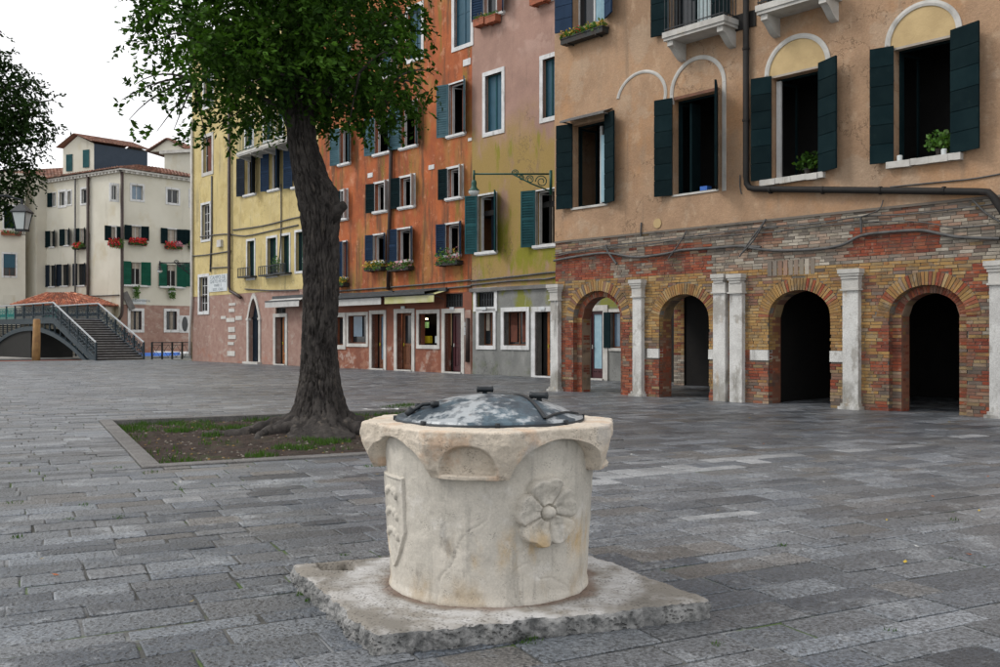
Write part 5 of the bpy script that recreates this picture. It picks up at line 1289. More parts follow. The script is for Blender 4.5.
def doorset(F, W_, wood, label=None, sur='stone', sw=.2, glassm='glass', kind='half', fd=.22, split=.42, leaf0=.0):
    a, b, z0, z1 = W_; mb = MB(); mb.box(a - sw, a, -.035, .14, 0, z1); mb.box(b, b + sw, -.035, .14, 0, z1); mb.box(a - sw, b + sw, -.04, .14, z1, z1 + sw * .9); mb.box(a - .04, b + .04, -.10, .3, 0, .06)
    o = F.put(mb, 'door_frame', sur)
    a2 = a + (b - a) * leaf0
    l = MB(); st = .11; l.box(a2, a2 + st, fd, fd + .06, z0, z1); l.box(b - st, b, fd, fd + .06, z0, z1); l.box(a2 + st, b - st, fd, fd + .06, z1 - st, z1); l.box(a2 + st, b - st, fd, fd + .06, z0, z0 + .2)
    zs_ = z0 + (z1 - z0) * split; l.box(a2 + st, b - st, fd, fd + .06, zs_, zs_ + .1); xm = (a2 + b) / 2; l.box(xm - .04, xm + .04, fd - .004, fd + .06, z0 + .2, zs_)
    for p, q_ in ((a2 + st, xm - .04), (xm + .04, b - st)): l.box(p, q_, fd + .03, fd + .05, z0 + .2, zs_); l.box(p + .05, q_ - .05, fd + .012, fd + .03, z0 + .26, zs_ - .06)
    if kind == 'solid': l.box(a2 + st, b - st, fd + .03, fd + .05, zs_ + .1, z1 - st); l.box(a2 + st + .06, b - st - .06, fd + .012, fd + .03, zs_ + .17, z1 - st - .07)
    d_ = F.put(l, 'door', wood, o)
    if kind != 'solid': g = MB(); g.box(a2 + st - .01, b - st + .01, fd + .03, fd + .04, zs_ + .1, z1 - st); F.put(g, 'pane', glassm, o)
    if leaf0: g = MB(); g.box(a, a2, fd + .1, fd + .12, z0, z1); F.put(g, 'recess', 'dark', o)
    h = MB(); h.tube([(a2 + .1, fd - .05, z0 + 1.0), (a2 + .1, fd - .05, z0 + 1.14)], .018, 8); h.tube([(a2 + .1, fd, z0 + 1.07), (a2 + .1, fd - .05, z0 + 1.07)], .012, 6); F.put(h, 'handle', 'yellow_card' if wood != 'door_burg' else 'stone', o)
    return o
# pink and grey
p1 = addw('p', FP, 485.5, 502, 74, 131, surround='stone_white', sw=.16, frame='sh_teal', glass='shut_blue_closed', mull=1, tr=0, fd=.14)
p2 = addw('p', FP, 543, 556, 58, 117, surround='stone_white', sw=.16, frame='sh_teal', glass='shut_blue_closed', mull=1, tr=0, fd=.14)
p3 = addw('p', FP, 484, 503, -45, 15, sill='stone_white', curtain=[('curtain_dark', .5, .9, 0)], surround='stone_white', sw=.05); sh2(FP, p3, 'sh_blue', .55, .55, 15, 40)
p4 = addw('p', FP, 538, 553, -60, 0, sill='stone_white'); 
l1 = addw('p', FP, 478, 496, 195, 251.5, sill='stone_white', surround='stone_white', sw=.07, sproj=.02, curtain=[('curtain', .35, .5, 0), ('sh_navy', .55, .9, 0)], open_=True); sh2(FP, l1, 'sh_teal', .55, .62, 20, 45, .05)
l2 = addw('p', FP, 536, 556, 190, 244.5, sill='stone_white', surround='stone_white', sw=.05, sproj=.02, curtain=[('curtain', .35, .5, 0)], open_=True); sh2(FP, l2, 'sh_teal', .58, .6, 20, 30, .05)
g0 = addw('p', FP, 476.5, 494.5, 292, 307, frame='iron', glass='dark', surround='stone_white', sw=.17, mull=6, tr=1, fd=.14)
g1 = addw('p', FP, 479, 493.5, 312.5, 345.5, frame='frame_wood', glass='glass', surround='stone_white', sw=.15, mull=1, tr=0, curtain=[('curtain', .15, .4, .45), ('curtain', .6, .85, .45)], fd=.28)
g2 = addw('p', FP, 504, 526.5, 311.5, 345.5, frame='frame_wood', glass='glass', surround='stone_white', sw=.16, mull=1, tr=0, curtain=[('curtain', .1, .42, .6), ('curtain_dark', .1, .42, .1), ('curtain', .62, .92, .6), ('curtain_dark', .62, .92, .1)], fd=.24)
dG = addd('p', FP, 535.5, 556, 311.5)
# the stretch seen through the first arch
dS = (1.72, 2.32, .06, 2.35); wS = (2.68, 3.35, 1.1, 2.3); dS2 = (3.55, 5.3, .02, 3.0); HOL['p'] += [dS, wS, dS2]
# yellow
y1 = addw('y', FY, 203.5, 212, 137, 172, surround='stone', sw=.2, sproj=.03, curtain=[('curtain_dark', .25, .7, 0)], tr=1)
y2 = addw('y', FY, 202, 210, 204.5, 239.5, surround='stone_white', sw=.13, glass='dark', mull=2, tr=3)
y3 = addw('y', FY, 199.5, 208, 277, 311.5, surround='stone_white', sw=.18, glass='dark', mull=2, tr=3)
u = [addw('y', FY, *q, curtain=[('curtain', .45, .6, 0), ('curtain_dark', .6, .9, 0)], surround=None, sill='stone_white', open_=True) for q in ((245, 255.5, 157, 194), (269.5, 280, 151, 189), (293, 303, 146, 186))]
for W_ in u: sh2(FY, W_, 'sh_navy' if W_ is u[0] else 'sh_blue', .62, .62, 15, 45)
lo = [addw('y', FY, *q, surround='stone_white', sw=.12, glass='sh_green' if 0 else 'glass', frame='sh_green', mull=1, tr=0, curtain=[('sh_dark', 0, 1, 0)]) for q in ((247.5, 254.5, 241, 278), (267.5, 276.5, 238, 275.5), (281.5, 289.5, 235.5, 273), (296, 303, 232, 271))]
y6 = [addw('y', FY, *q, surround='stone_white', sw=.14, curtain=[('sh_dark', 0, 1, 0)]) for q in ((246, 253, 118, 146), (264, 272, 108, 140), (276, 283, 102, 136), (204, 213, 70, 106), (246, 254, 40, 80), (268, 277, 28, 70))]
gd = (FY.P(249, 340)[0], FY.P(259, 340)[0], .12, FY.P(254, 318)[1], 1.05, 'ogive'); HOL['y'].append(gd)
dY = addd('y', FY, 275.5, 285.5, 317); tY = addw('y', FY, 275.5, 285.5, 307.5, 314, frame='iron', glass='dark', mull=1, fd=.1)
TOPY, TOPO, TOPP = 18.6, 20.5, 19.5
zb = 3.42
def split_holes(h, za, zb_): return [x for x in h]
def wallz(F, name, s0, s1, z0, z1, holes, m, depth=.3, d=0):
    H = []
    for h in holes:
        if h[1] <= s0 or h[0] >= s1 or h[2] >= z1 or (h[3] + (h[4] if len(h) > 4 else 0)) <= z0: continue
        h = list(h); h[2] = max(h[2], z0); h[3] = min(h[3], z1)
        H.append(tuple(h))
    return wall(F, name, s0, s1, z0, z1, H, m, depth, d)
wallz(FY, 'upper_wall', S_Y0, S_OR, zb + .42, TOPY, HOL['y'], 'plaster_yellow'); wallz(FY, 'brick_wall', S_Y0, S_OR, 0, zb + .42, HOL['y'], 'brick_pink', .3, .012)
wallz(FO, 'upper_wall', S_OR, S_PK, 3.25, TOPO, HOL['o'], 'plaster_orange'); wallz(FO, 'shop_wall', S_OR, S_PK, 0, 3.25, HOL['o'], 'shopfront', .3, .010) if 'shopfront' in M else None
M['shopfront'] = mat('shopfront', (.24, .085, .05), (.17, .065, .042), 1.5, .9, .3, 20, layers=(((.30, .15, .10), (2, 2, 3), .48, .6, .8, -.5, 1.2, .15), ((.45, .38, .33), (1.6, 1.6, 1.6), .52, .62, .6, -.5, 1.3, .2), ((.16, .07, .04), (2.5, 2.5, 1), .55, .7, .5)))
wallz(FO, 'shop_wall', S_OR, S_PK, 0, 3.25, HOL['o'], 'shopfront', .3, .010)
wallz(FP, 'upper_wall', S_PK, S_END, 3.28, TOPP, HOL['p'], 'plaster_pink'); wallz(FP, 'shop_wall', S_PK, S_END, 0, 3.28, HOL['p'], 'plaster_grey', .3, .012)
for F, a, b, t, m in ((FY, S_Y0, S_OR, TOPY, 'plaster_yellow'), (FO, S_OR, S_PK, TOPO, 'plaster_orange'), (FP, S_PK, S_END, TOPP, 'plaster_pink')):
    bx = MB(); Dp = 9.0
    bx.quad((a, 0, 0), (a, 0, t), (a, Dp, t), (a, Dp, 0)); bx.quad((b, 0, 0), (b, Dp, 0), (b, Dp, t), (b, 0, t)); bx.quad((a, Dp, 0), (a, Dp, t), (b, Dp, t), (b, Dp, 0)); F.put(bx, 'side_wall', m)
    ip = MB(); ip.box(a + .02, b - .02, 2.1, 2.15, 0, t - .1)
    for zz in (3.3, 6.2, 9.4, 12.6, 15.8): ip.box(a + .02, b - .02, .32, 2.1, zz, zz + .2)
    for k in range(1, int((b - a) / 4)): ip.box(a + k * 4, a + k * 4 + .1, .32, 2.1, 0, t - .1)
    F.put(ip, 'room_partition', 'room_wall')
    co = MB(); co.box(a - .02, b + .02, -.35, .3, t, t + .18); co.box(a, b, -.2, .0, t - .18, t); F.put(co, 'cornice', 'stone')
    rf = MB(); rf.quad((a - .05, -.5, t + .16), (b + .05, -.5, t + .16), (b + .05, 4.5, t + 2), (a - .05, 4.5, t + 2)); rf.quad((a - .05, Dp + .4, t + .16), (b + .05, Dp + .4, t + .16), (b + .05, 4.5, t + 2), (a - .05, 4.5, t + 2)); rf.poly([(a, 0, t), (a, 4.5, t + 1.95), (a, Dp, t)]); rf.poly([(b, 0, t), (b, 4.5, t + 1.95), (b, Dp, t)]); F.put(rf, 'roof', 'tile')
for F, W_, k in DEF: window(F, *W_, **k)
doorset(FO, dA, 'frame_wood', sw=.18, leaf0=.25, split=.12, glassm='glass_sky', fd=.25); doorset(FO, dB, 'frame_wood', sw=.2, leaf0=.12, fd=.25); doorset(FO, dC, 'door_burg', sw=.2, kind='solid', leaf0=.22, fd=.25)
M['dark_brown'] = M['frame_wood']
doorset(FP, dG, 'door_orange', sur='stone_white', sw=.2, leaf0=.3, split=.2, fd=.3, glassm='dark'); doorset(FY, dY, 'door_orange', sw=.2, split=.2, leaf0=.35, glassm='glass_sky'); doorset(FP, dS, 'door_burg', sw=.22, split=.1, glassm='cyan_cloth', fd=.05)
window(FP, *wS, frame='frame_wood', glass='glass_sky', fd=.1, surround='stone', sw=.1); put_box('shutter', 'sh_dark', wS[0] - .3, wS[0], -.06, -.02, wS[2], wS[3], None, FP); put_box('doorway', 'dark', dS2[0], dS2[1], .3, .32, 0, 3.0, None, FP)
# gothic door
gm = MB(); a, b, z0, z1, rise, _ = gd; c = (a + b) / 2; hw = (b - a) / 2; N_ = 14
def ogv(x, e=0): return z1 + (rise + e * 1.4) * (1 - min(1, abs(x) / (hw + e)) ** 1.7)
for i in range(N_):
    for sg in (-1, 1):
        x0, x1 = hw * i / N_, hw * (i + 1) / N_; X0, X1 = (hw + .2) * i / N_, (hw + .2) * (i + 1) / N_
        gm.quad((c + sg * x0, -.05, ogv(x0)), (c + sg * x1, -.05, ogv(x1)), (c + sg * X1, -.05, ogv(X1, .2)), (c + sg * X0, -.05, ogv(X0, .2)))
        gm.quad((c + sg * X0, -.05, ogv(X0, .2)), (c + sg * X1, -.05, ogv(X1, .2)), (c + sg * X1, .03, ogv(X1, .2)), (c + sg * X0, .03, ogv(X0, .2)))
for sg in (-1, 1): x0, x1 = sorted((c + sg * hw, c + sg * (hw + .2))); gm.box(x0, x1, -.05, .1, .12, z1); gm.box(x0 - .03, x1 + .03, -.08, .1, z1 - .12, z1)
gm.box(a - .28, b + .28, -.25, .1, 0, .12); gf = FY.put(gm, 'gothic_door_frame', 'stone')
pts = [(c + hw * (-1 + 2 * i / 24), .22, ogv(hw * (-1 + 2 * i / 24))) for i in range(25)] + [(b, .22, .12), (a, .22, .12)]
gl = MB(); gl.poly(pts); gl.box(c - .02, c + .02, .17, .219, .12, z1 + rise * .95); gl.box(a, b, .16, .219, z1 - .04, z1 + .04)
for i in range(1, 4): gl.box(a + (c - a) * i / 4 - .01, a + (c - a) * i / 4 + .01, .2, .219, .3, z1 - .1); gl.box(c + (c - a) * i / 4 - .01, c + (c - a) * i / 4 + .01, .2, .219, .3, z1 - .1)
FY.put(gl, 'gothic_door', 'sh_navy', gf)
# quoin blocks set in the pink brick
for (x0, x1, y0, y1) in ((229, 235.5, 303, 305.5), (229, 234.5, 308.5, 312), (226.5, 234.8, 318, 322), (235.8, 242, 316, 320), (228.5, 235, 327, 332), (228.5, 236, 335, 339), (228, 234, 342, 345), (227.5, 235, 351, 356), (221, 226, 316, 319)):
    a, b, z0, z1 = FY.rect(x0, x1, y0, y1); put_box('quoin_block', 'stone', a, b, -.02, .05, z0, z1, None, FY)
# plaque with the name of the square
a, b, z0, z1 = FY.rect(209.5, 227.5, 274.5, 291.5); sgn = thing('street_sign', 'white painted street name panel beside the lowest left window of the yellow house', 'sign', FY.W((a + b) / 2, -.02, z0), FY.rz)
mb = MB(); w2 = (b - a) / 2; mb.box(-w2, w2, -.012, .03, 0, z1 - z0); mb.build('panel', 'sign_white', sgn); H_ = z1 - z0
for i, (t_, sz) in enumerate((('CAMPO DE', .30), ('GHETO NOVO', .28), ('PARR. E', .22), ('SEST. CAN', .22))):
    tm = text_mesh(t_, sz, sgn, 'ink', (0, -.016, H_ * (.83 - .235 * i)), (R(90), 0, 0))
    tm.scale = (min(1.3, w2 * 1.75 / max(.01, tm.dimensions.x)),) + (1, 1)
# pipes, cables and boxes on the row
def tubeF(F, name, pts, r, m, d=-.1): mb = MB(); mb.tube([(F.P(x, y)[0], d, F.P(x, y)[1]) for x, y in pts], r, 8); return F.put(mb, name, m, None, True)
tubeF(FY, 'drainpipe', [(231.5, 60), (231.5, 286), (232.5, 291), (238, 294), (243, 297.5)], .09, 'pipe_brown', -.14); tubeF(FY, 'drainpipe', [(193.3, 120), (193.3, 300), (191.5, 330), (191.2, 356)], .08, 'stone', -.1)
tubeF(FY, 'conduit', [(212.5, 176), (212.5, 232), (211, 272)], .05, 'cable', -.05)
tubeF(FO, 'drainpipe', [(395, 40), (394.5, 100), (392.5, 200), (390.5, 290)], .085, 'pipe_brown', -.13)
tubeF(FP, 'drainpipe', [(468.6, 318), (468.6, 362)], .10, 'pipe_brown', -.05)
for F, L_ in ((FY, [(192, 256), (205, 255), (231, 251)]), (FY, [(211, 268), (230, 267)]), (FY, [(233, 230), (262, 226), (290, 219), (300, 217)]), (FY, [(200, 237), (225, 234), (245, 236), (270, 231), (298, 225)]), (FY, [(245, 289), (270, 290.5), (298, 290)]), (FY, [(281, 184), (281, 232), (279, 262)]),
              (FO, [(338, 291), (380, 288), (430, 284), (471, 280)]), (FO, [(338, 294), (400, 292), (471, 286)]), (FP, [(471, 281), (510, 277), (545, 273), (556, 272)]), (FP, [(471, 285), (510, 281), (545, 279), (556, 277)])):
    cable(F, L_, .035, -.05, 3)
lg = MB(); a = FP.P(471, 286); b = FP.P(556, 279); lg.box(a[0], 0.2, -.10, .02, 3.22, 3.36); FP.put(lg, 'ledge', 'kerb')
put_box('utility_box', 'stone', *[FY.P(x, 244)[0] for x in (219, 223)], -.15, .02, FY.P(221, 247)[1], FY.P(221, 240)[1], None, FY)
for (x0, x1, y0, y1) in ((353 + 15, 373, 173, 177.5), (429, 434.5, 165, 169.5), (463.5, 471, 59, 65.5), (468.5, 472, 138, 141)):
    a, b, z0, z1 = FO.rect(x0, x1, y0, y1); put_box('tie_block', 'stone_white', a, b, -.03, .03, z0, z1, None, FO)
for F, x, y in ((FO, 404, 307.5), (FO, 453, 308.5), (FP, 485, 308.5), (FP, 543.5, 308.5)):
    a, z = F.P(x, y); n_ = F.put(MB().box(a - .13, a + .13, -.075, -.045, z - .055, z + .055), 'number_plate', 'sign_white'); 
for (x0, x1, y0, y1) in ((465.5, 468.5, 322, 326), (465.5, 468.5, 327, 331), (465.5, 468.5, 331.5, 335)):
    a, b, z0, z1 = FO.rect(x0, x1, y0, y1); put_box('notice', 'sign_white', a, b, -.06, .0, z0, z1, None, FO)
# brick strip beside the burgundy door
a, b, z0, z1 = FO.rect(465, 471, 310, 371); put_box('brick_pier', 'brick_pink', a, b, -.02, .05, 0, z1, None, FO)
# awnings
def awning(F, x0, x1, yt, yb, m, out=1.1, nm='awning', box=True, label=None, zoff=0):
    out *= .65
    a, zt_ = F.P(x0, yt, 0); b = F.P(x1, yt, 0)[0]; zt_ = F.P((x0 + x1) / 2, yt - 4, -out * .5)[1]; zb_ = F.P((x0 + x1) / 2, yb, -out)[1]
    a = F.P(x0, yb, -out)[0]; b = F.P(x1, yb, -out)[0]
    mb = MB(); va = .30; zt_ = zb_ + va + .16; P0, P1 = (a, -.12, zt_), (b, -.12, zt_); Q0, Q1 = (a, -out, zb_ + va), (b, -out, zb_ + va); mb.quad(P0, P1, Q1, Q0)
    n = 20
    for i in range(n): xa, xb = a + (b - a) * i / n, a + (b - a) * (i + 1) / n; ya = -out - .012 * math.sin(i * 1.3); yb_ = -out - .012 * math.sin((i + 1) * 1.3); mb.quad((xa, -out, zb_ + va), (xb, -out, zb_ + va), (xb, yb_, zb_), (xa, ya, zb_))
    o = F.put(mb, nm, m); h = MB(); h.box(a - .05, b + .05, -.16, .0, zt_ - .02, zt_ + .14); h.box(a, b, -out - .03, -out + .01, zb_ + va - .01, zb_ + va + .04)
    for xx in (a + .1, b - .15): h.tube([(xx, -.1, zt_ - .35), (xx + .02, -out * .5, zb_ + va - .08), (xx, -out, zb_ + va)], .02, 5)
    F.put(h, 'awning_frame', 'awning_top', o)
awning(FO, 326, 381, 294, 305.5, 'awning_white'); awning(FO, 384.5, 434, 292.5, 303, 'awning_green'); awning(FY, 265, 299, 296, 307, 'awning_white', .9); 
cv = MB(); a = FO.P(330, 290)[0]; b = FO.P(441, 290)[0]; cv.quad((a, -.02, 3.42), (b, -.02, 3.42), (b, -.85, 3.30), (a, -.85, 3.30)); cv.quad((a, -.85, 3.2), (b, -.85, 3.2), (b, -.85, 3.30), (a, -.85, 3.30)); FO.put(cv, 'canopy', 'awning_top')
# lit shop interior seen in the window of the orange house
a, b, z0, z1 = swC
si = MB(); si.box(a + .3, a + (b - a) * .62, 1.2, 1.25, .3, 3.0); si.box(a + (b - a) * .62, b + .5, 1.9, 1.95, .3, 3.0, 1); si.box(a - .1, b + .1, .3, 1.1, z0 - .12, z0 - .02, 0); FO.put(si, 'shop_interior', ['shop_wall', 'dark'])
def box_thing(F, name, label, cat, m, x0, x1, y0, y1, d0, d1):
    a, b, z0, z1 = F.rect(x0, x1, y0, y1, d0); t = MB(); w = b - a; t.box(-w / 2, w / 2, 0, d1 - d0, 0, z1 - z0); o = t.build(name, m, None, False, F.W((a + b) / 2, d0, z0), F.rz); tag(o, label, cat); return o
box_thing(FO, 'yellow_box', 'yellow box standing inside the lit shop window', 'box', 'yellow_card', 423.5, 429.5, 336, 343, .5, .65)
box_thing(FO, 'picture', 'small green picture hanging on the lit shop wall', 'picture', 'green_card', 424, 428.5, 322, 328, 1.14, 1.17)
box_thing(FO, 'white_box', 'white box at the right end inside the lit shop window', 'box', 'paper', 435, 438, 336, 343, .4, .55)
bl_s, bl_z = FO.P(425, 318.5, .8); bt = thing('wall_lamp', 'small lit lamp glowing inside the shop window above the green picture', 'lamp', FO.W(bl_s, .9, bl_z), FO.rz)
bm = MB(); bm.lathe([(.001, -.06), (.05, -.03), (.06, .02), (.03, .06), (.001, .06)], n=12); bm.build('bulb', 'bulb', bt, True); bm = MB(); bm.lathe([(.07, .0), (.05, .08), (.02, .12), (.001, .12)], n=12); bm.tube([(0, 0, .1), (0, .3, .12)], .01, 5); bm.build('lamp_shade', 'iron', bt, True)
pl = bpy.data.lights.new('shop_lamp', 'POINT'); pl.energy = 28; pl.color = (1, .78, .5); pl.shadow_soft_size = .06; plo = bpy.data.objects.new('shop_lamp', pl); COL.objects.link(plo); plo.location = FO.W(bl_s, .75, bl_z - .1)
# balcony of the yellow house
ya = FY.P(236, 140, -.9)[0]; yb_ = FY.P(288, 140, -.9)[0]; zb_l = FY.P(262, 145, -.9)[1]; bal = balcony(ya, yb_, zb_l, FY, .16, 1.2, .9, 5, 'sh_teal', .45)
for (x0, x1, yy) in ((244, 257, 277), (265, 280, 275.5), (280, 292, 273.5)):
    a, z = FY.P(x0, yy); b = FY.P(x1, yy)[0]; rl = MB(); rl.box(a, b, -.4, .02, z - .08, z); rl.box(a, b, -.39, -.36, z + .42, z + .46)
    for i in range(9): xx = a + (b - a - .03) * i / 8; rl.box(xx, xx + .03, -.39, -.36, z, z + .42)
    FY.put(rl, 'sill_railing', 'iron')
sill_plant(FY, FY.P(279, 270)[0], FY.P(279, 274.5)[1], .55, 'yellow green bush growing behind the low railing of the yellow house', 150, .8, -.2)
# flower boxes of the orange and pink houses
for W_, lab, fl in ((o1[0], 'flower box partly hidden behind the big tree trunk on the orange house', ('flower_yellow',)), (o1[1], 'low yellow green flower box just left of the drainpipe on the orange house', ('leaf_box', 'flower_yellow')), (o1[2], 'pink flowering box just right of the drainpipe on the orange house', ('flower_pink', 'flower_pink', 'flower_yellow', 'leaf_box')), (o1[3], 'mixed pink and green flower box at the right end of the orange house', ('leaf_box', 'flower_pink', 'leaf_box', 'flower_yellow'))):
    flower_box(FO, W_[0] - .22, W_[1] + .25, W_[2] - .45, lab, 'planter_dark', fl, .22 if W_ is not o1[3] else .42, 120, .3, .10, .1, 'flower boxes on the orange house')
for k, (F, x0, x1, y, lab) in enumerate(((FP, 479.5, 490, 29, 'left of the two terracotta pots under the blue shuttered pink house window'), (FP, 491.5, 502, 26, 'right of the two terracotta pots under the blue shuttered pink house window'), (FP, 536, 552, 8, 'terracotta pot at the top edge of the picture beside the tan house corner'))):
    a, z = F.P(x0, y); b = F.P(x1, y)[0]; flower_box(F, a, b, z, lab, 'terracotta', ('leaf_box', 'flower_yellow'), .12, 50, .28, .06, 0, 'terracotta pots on the pink house', 'flower_pot', .26)
# lamp bracket at the yellow corner
cY = FY.W(S_Y0 - .05, -.05, 0); l2_ = thing('street_lamp', 'green street lamp on a bracket at the far corner of the yellow house', 'street lamp', (cY[0], cY[1], 0), 0, 'bracket street lamps')
zl2 = 1.5 + (336 - 263) * cY[1] / 950; bracket_lamp(l2_, (0, 0), ((161 - 500) / 950 * cY[1] - cY[0], -.2), zl2, None, None, 1.7, 'iron')

# ================================================================ white house across the canal
CX, CY = -.3989 * 75, 75.0
whi = thing('cream_house', 'large cream house across the canal with red geraniums at its windows', 'building', (CX, CY, 0))
uL = Vector((.842, -.54)).normalized(); LL = 14.0; FL = Face(whi, CX - uL.x * LL, CY - uL.y * LL, uL.x, uL.y); uR = Vector((.669, .743)).normalized(); FR = Face(whi, CX, CY, uR.x, uR.y)
ZW = 1.5 + 165.4 * 75 / 950
z1f = lambda L: [(x / 2.67, 120 + y / 2.67) for x, y in L]
def zr(x0, x1, y0, y1): return x0 / 2.67, x1 / 2.67, 120 + y0 / 2.67, 120 + y1 / 2.67
HL, HR_ = [], []; WD = []
def ww(F, H, q, **k):
    W_ = F.rect(*q); H.append(W_); WD.append((F, W_, k)); return W_
kw = dict(surround='stone_white', sw=.16, fd=.15)
wl = [ww(FL, HL, zr(141, 149, 195, 230), glass='dark', surround='stone_white', sw=.08), ww(FL, HL, zr(159, 174, 192, 228), glass='glass', surround='stone_white', sw=.2), ww(FL, HL, zr(181, 190, 190, 225), surround='stone_white', sw=.12), ww(FL, HL, zr(218, 236, 184, 222), **kw),
      ww(FL, HL, zr(135, 145, 297, 338), frame='sh_dark', glass='dark', sill='stone_white'), ww(FL, HL, zr(174, 184, 292, 334), glass='glass', curtain=[('curtain', .4, .7, 0)], sill='stone_white'), ww(FL, HL, zr(213, 225, 290, 332), curtain=[('curtain', .2, .8, 0)]),
      ww(FL, HL, zr(133, 147, 388, 444), frame='sh_dark', glass='dark', sill='stone_white'), ww(FL, HL, zr(165, 182, 386, 442), frame='sh_dark', glass='dark', sill='stone_white'), ww(FL, HL, zr(207, 226, 384, 441), frame='sh_dark', glass='dark', sill='stone_white')]
for W_, m, a, b in ((wl[0], 'sh_dark', .6, 0), (wl[4], 'sh_dark', .7, .6), (wl[5], 'sh_dark', .6, .7), (wl[6], 'sh_dark', .6, .55), (wl[7], 'sh_navy', .55, .55), (wl[8], 'sh_navy', .55, .5), (wl[9], 'sh_navy', .5, .5)): sh2(FL, W_, m, a, b, 8, 30)
wr = [ww(FR, HR_, zr(298, 313, 174, 213), glass='glass', **kw), ww(FR, HR_, zr(352, 381, 175, 213), glass='glass_sky', **kw), ww(FR, HR_, zr(447, 476, 186, 222), glass='glass', **kw), ww(FR, HR_, zr(508, 524, 190, 230), glass='glass', **kw),
      ww(FR, HR_, zr(297, 311, 285, 322), glass='glass', curtain=[('curtain', .2, .8, .2)], surround='stone_white', sw=.1), ww(FR, HR_, zr(351, 376, 284, 320), curtain=[('curtain', .15, .85, 0)], surround='stone_white', sw=.1), ww(FR, HR_, zr(447, 471, 292, 330), curtain=[('curtain', .15, .85, 0)], surround='stone_white', sw=.1), ww(FR, HR_, zr(510, 522, 296, 330), glass='glass'),
      ww(FR, HR_, zr(350, 376, 380, 440), glass='dark', curtain=[('curtain', .2, .9, .72)]), ww(FR, HR_, zr(445, 471, 386, 444), glass='dark', curtain=[('curtain', .2, .9, .72)]), ww(FR, HR_, zr(510, 530, 386, 444), glass='dark'),
      ww(FR, HR_, zr(348, 378, 510, 560), glass='glass', frame='sh_navy', surround='stone_white', sw=.22, curtain=[('curtain', .1, .35, 0), ('curtain', .55, .8, 0)]), ww(FR, HR_, zr(444, 472, 511, 560), glass='glass', frame='sh_navy', surround='stone_white', sw=.22, curtain=[('curtain', .4, .7, 0)])]
for W_, m, a, b in ((wr[4], 'sh_dark', .55, .4), (wr[5], 'sh_dark', .6, .6), (wr[6], 'sh_dark', .6, .75), (wr[7], 'sh_dark', .6, .6), (wr[8], 'sh_green', .65, .75), (wr[9], 'sh_green', .7, .75), (wr[10], 'sh_green', .7, .6)): sh2(FR, W_, m, a, b, 6, 25)
LR_ = 22.0
ov = (FR.rect(*zr(486, 500, 530, 560)))
wallz(FL, 'upper_wall', 0, LL, 0, ZW, HL, 'plaster_cream'); wallz(FR, 'upper_wall', 0, LR_, 4.0, ZW, HR_, 'plaster_cream'); wallz(FR, 'brick_wall', 0, LR_, -.3, 4.0, HR_, 'brick_pink', .3, .012)
for F, W_, k in WD: window(F, *W_, **k)
bk = MB(); bk.quad(FL.W(0, 0, 0), FL.W(0, 0, ZW), FL.W(0, 14, ZW), FL.W(0, 14, 0)); bk.quad(FR.W(LR_, 0, 0), FR.W(LR_, 14, 0), FR.W(LR_, 14, ZW), FR.W(LR_, 0, ZW))
bk.v = [(x - CX, y - CY, z) for x, y, z in bk.v]; bk.build('rear_wall', 'plaster_cream', whi)
for F, L_ in ((FL, LL), (FR, LR_)):
    co = MB(); co.box(-.3, L_ + .3, -.35, .1, ZW, ZW + .14); co.box(0, L_, -.22, .0, ZW - .14, ZW)
    for i in range(int(L_ / .45)): x = .2 + i * .45; co.box(x, x + .18, -.30, 0, ZW - .16, ZW - .001)
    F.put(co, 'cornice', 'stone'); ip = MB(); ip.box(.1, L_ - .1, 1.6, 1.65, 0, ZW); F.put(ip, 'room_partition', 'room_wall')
o_ = FR.put(MB().box(ov[0] - .22, ov[1] + .22, -.03, .05, ov[2] - .25, ov[3] + .25), 'oval_window', 'stone_white'); mb = MB(); c_ = (ov[0] + ov[1]) / 2; zc_ = (ov[2] + ov[3]) / 2
mb.poly([(c_ + .27 * math.cos(t) , -.036, zc_ + .62 * math.sin(t)) for t in [2 * math.pi * i / 24 for i in range(24)]]); FR.put(mb, 'pane', 'glass', o_)
# tiled roofs, loft and chimney stacks
def wl_(p): return (p[0] - CX, p[1] - CY, p[2])
cor = FR.W(0, -.35, ZW + .14); Rr = 1.5 + (336 - 161) * 80 / 950
tile_roof('roof', whi, wl_(FL.W(-.3, -.5, ZW + .14)), wl_((CX, CY - .5, ZW + .14)), wl_(FL.W(LL - 6, 5, ZW + .9)), wl_(FL.W(0, 5, ZW + 1.3)), 46, 14)
ap = wl_((CX + 2.6, CY + 9.5, ZW + 2.3))
tile_roof('roof', whi, wl_((CX, CY - .5, ZW + .14)), wl_(FR.W(7.4, -.5, ZW + .14)), wl_(FR.W(5.6, 4.2, ZW + 1.35)), wl_(FR.W(3.6, 4.2, ZW + 1.35)), 26, 14); tile_roof('roof', whi, wl_((CX, CY - .5, ZW + .14)), wl_(FR.W(3.6, 4.2, ZW + 1.35)), wl_(FR.W(3.6, 4.3, ZW + 1.35)), wl_(FL.W(LL - 6, 5, ZW + .9)), 20, 10)
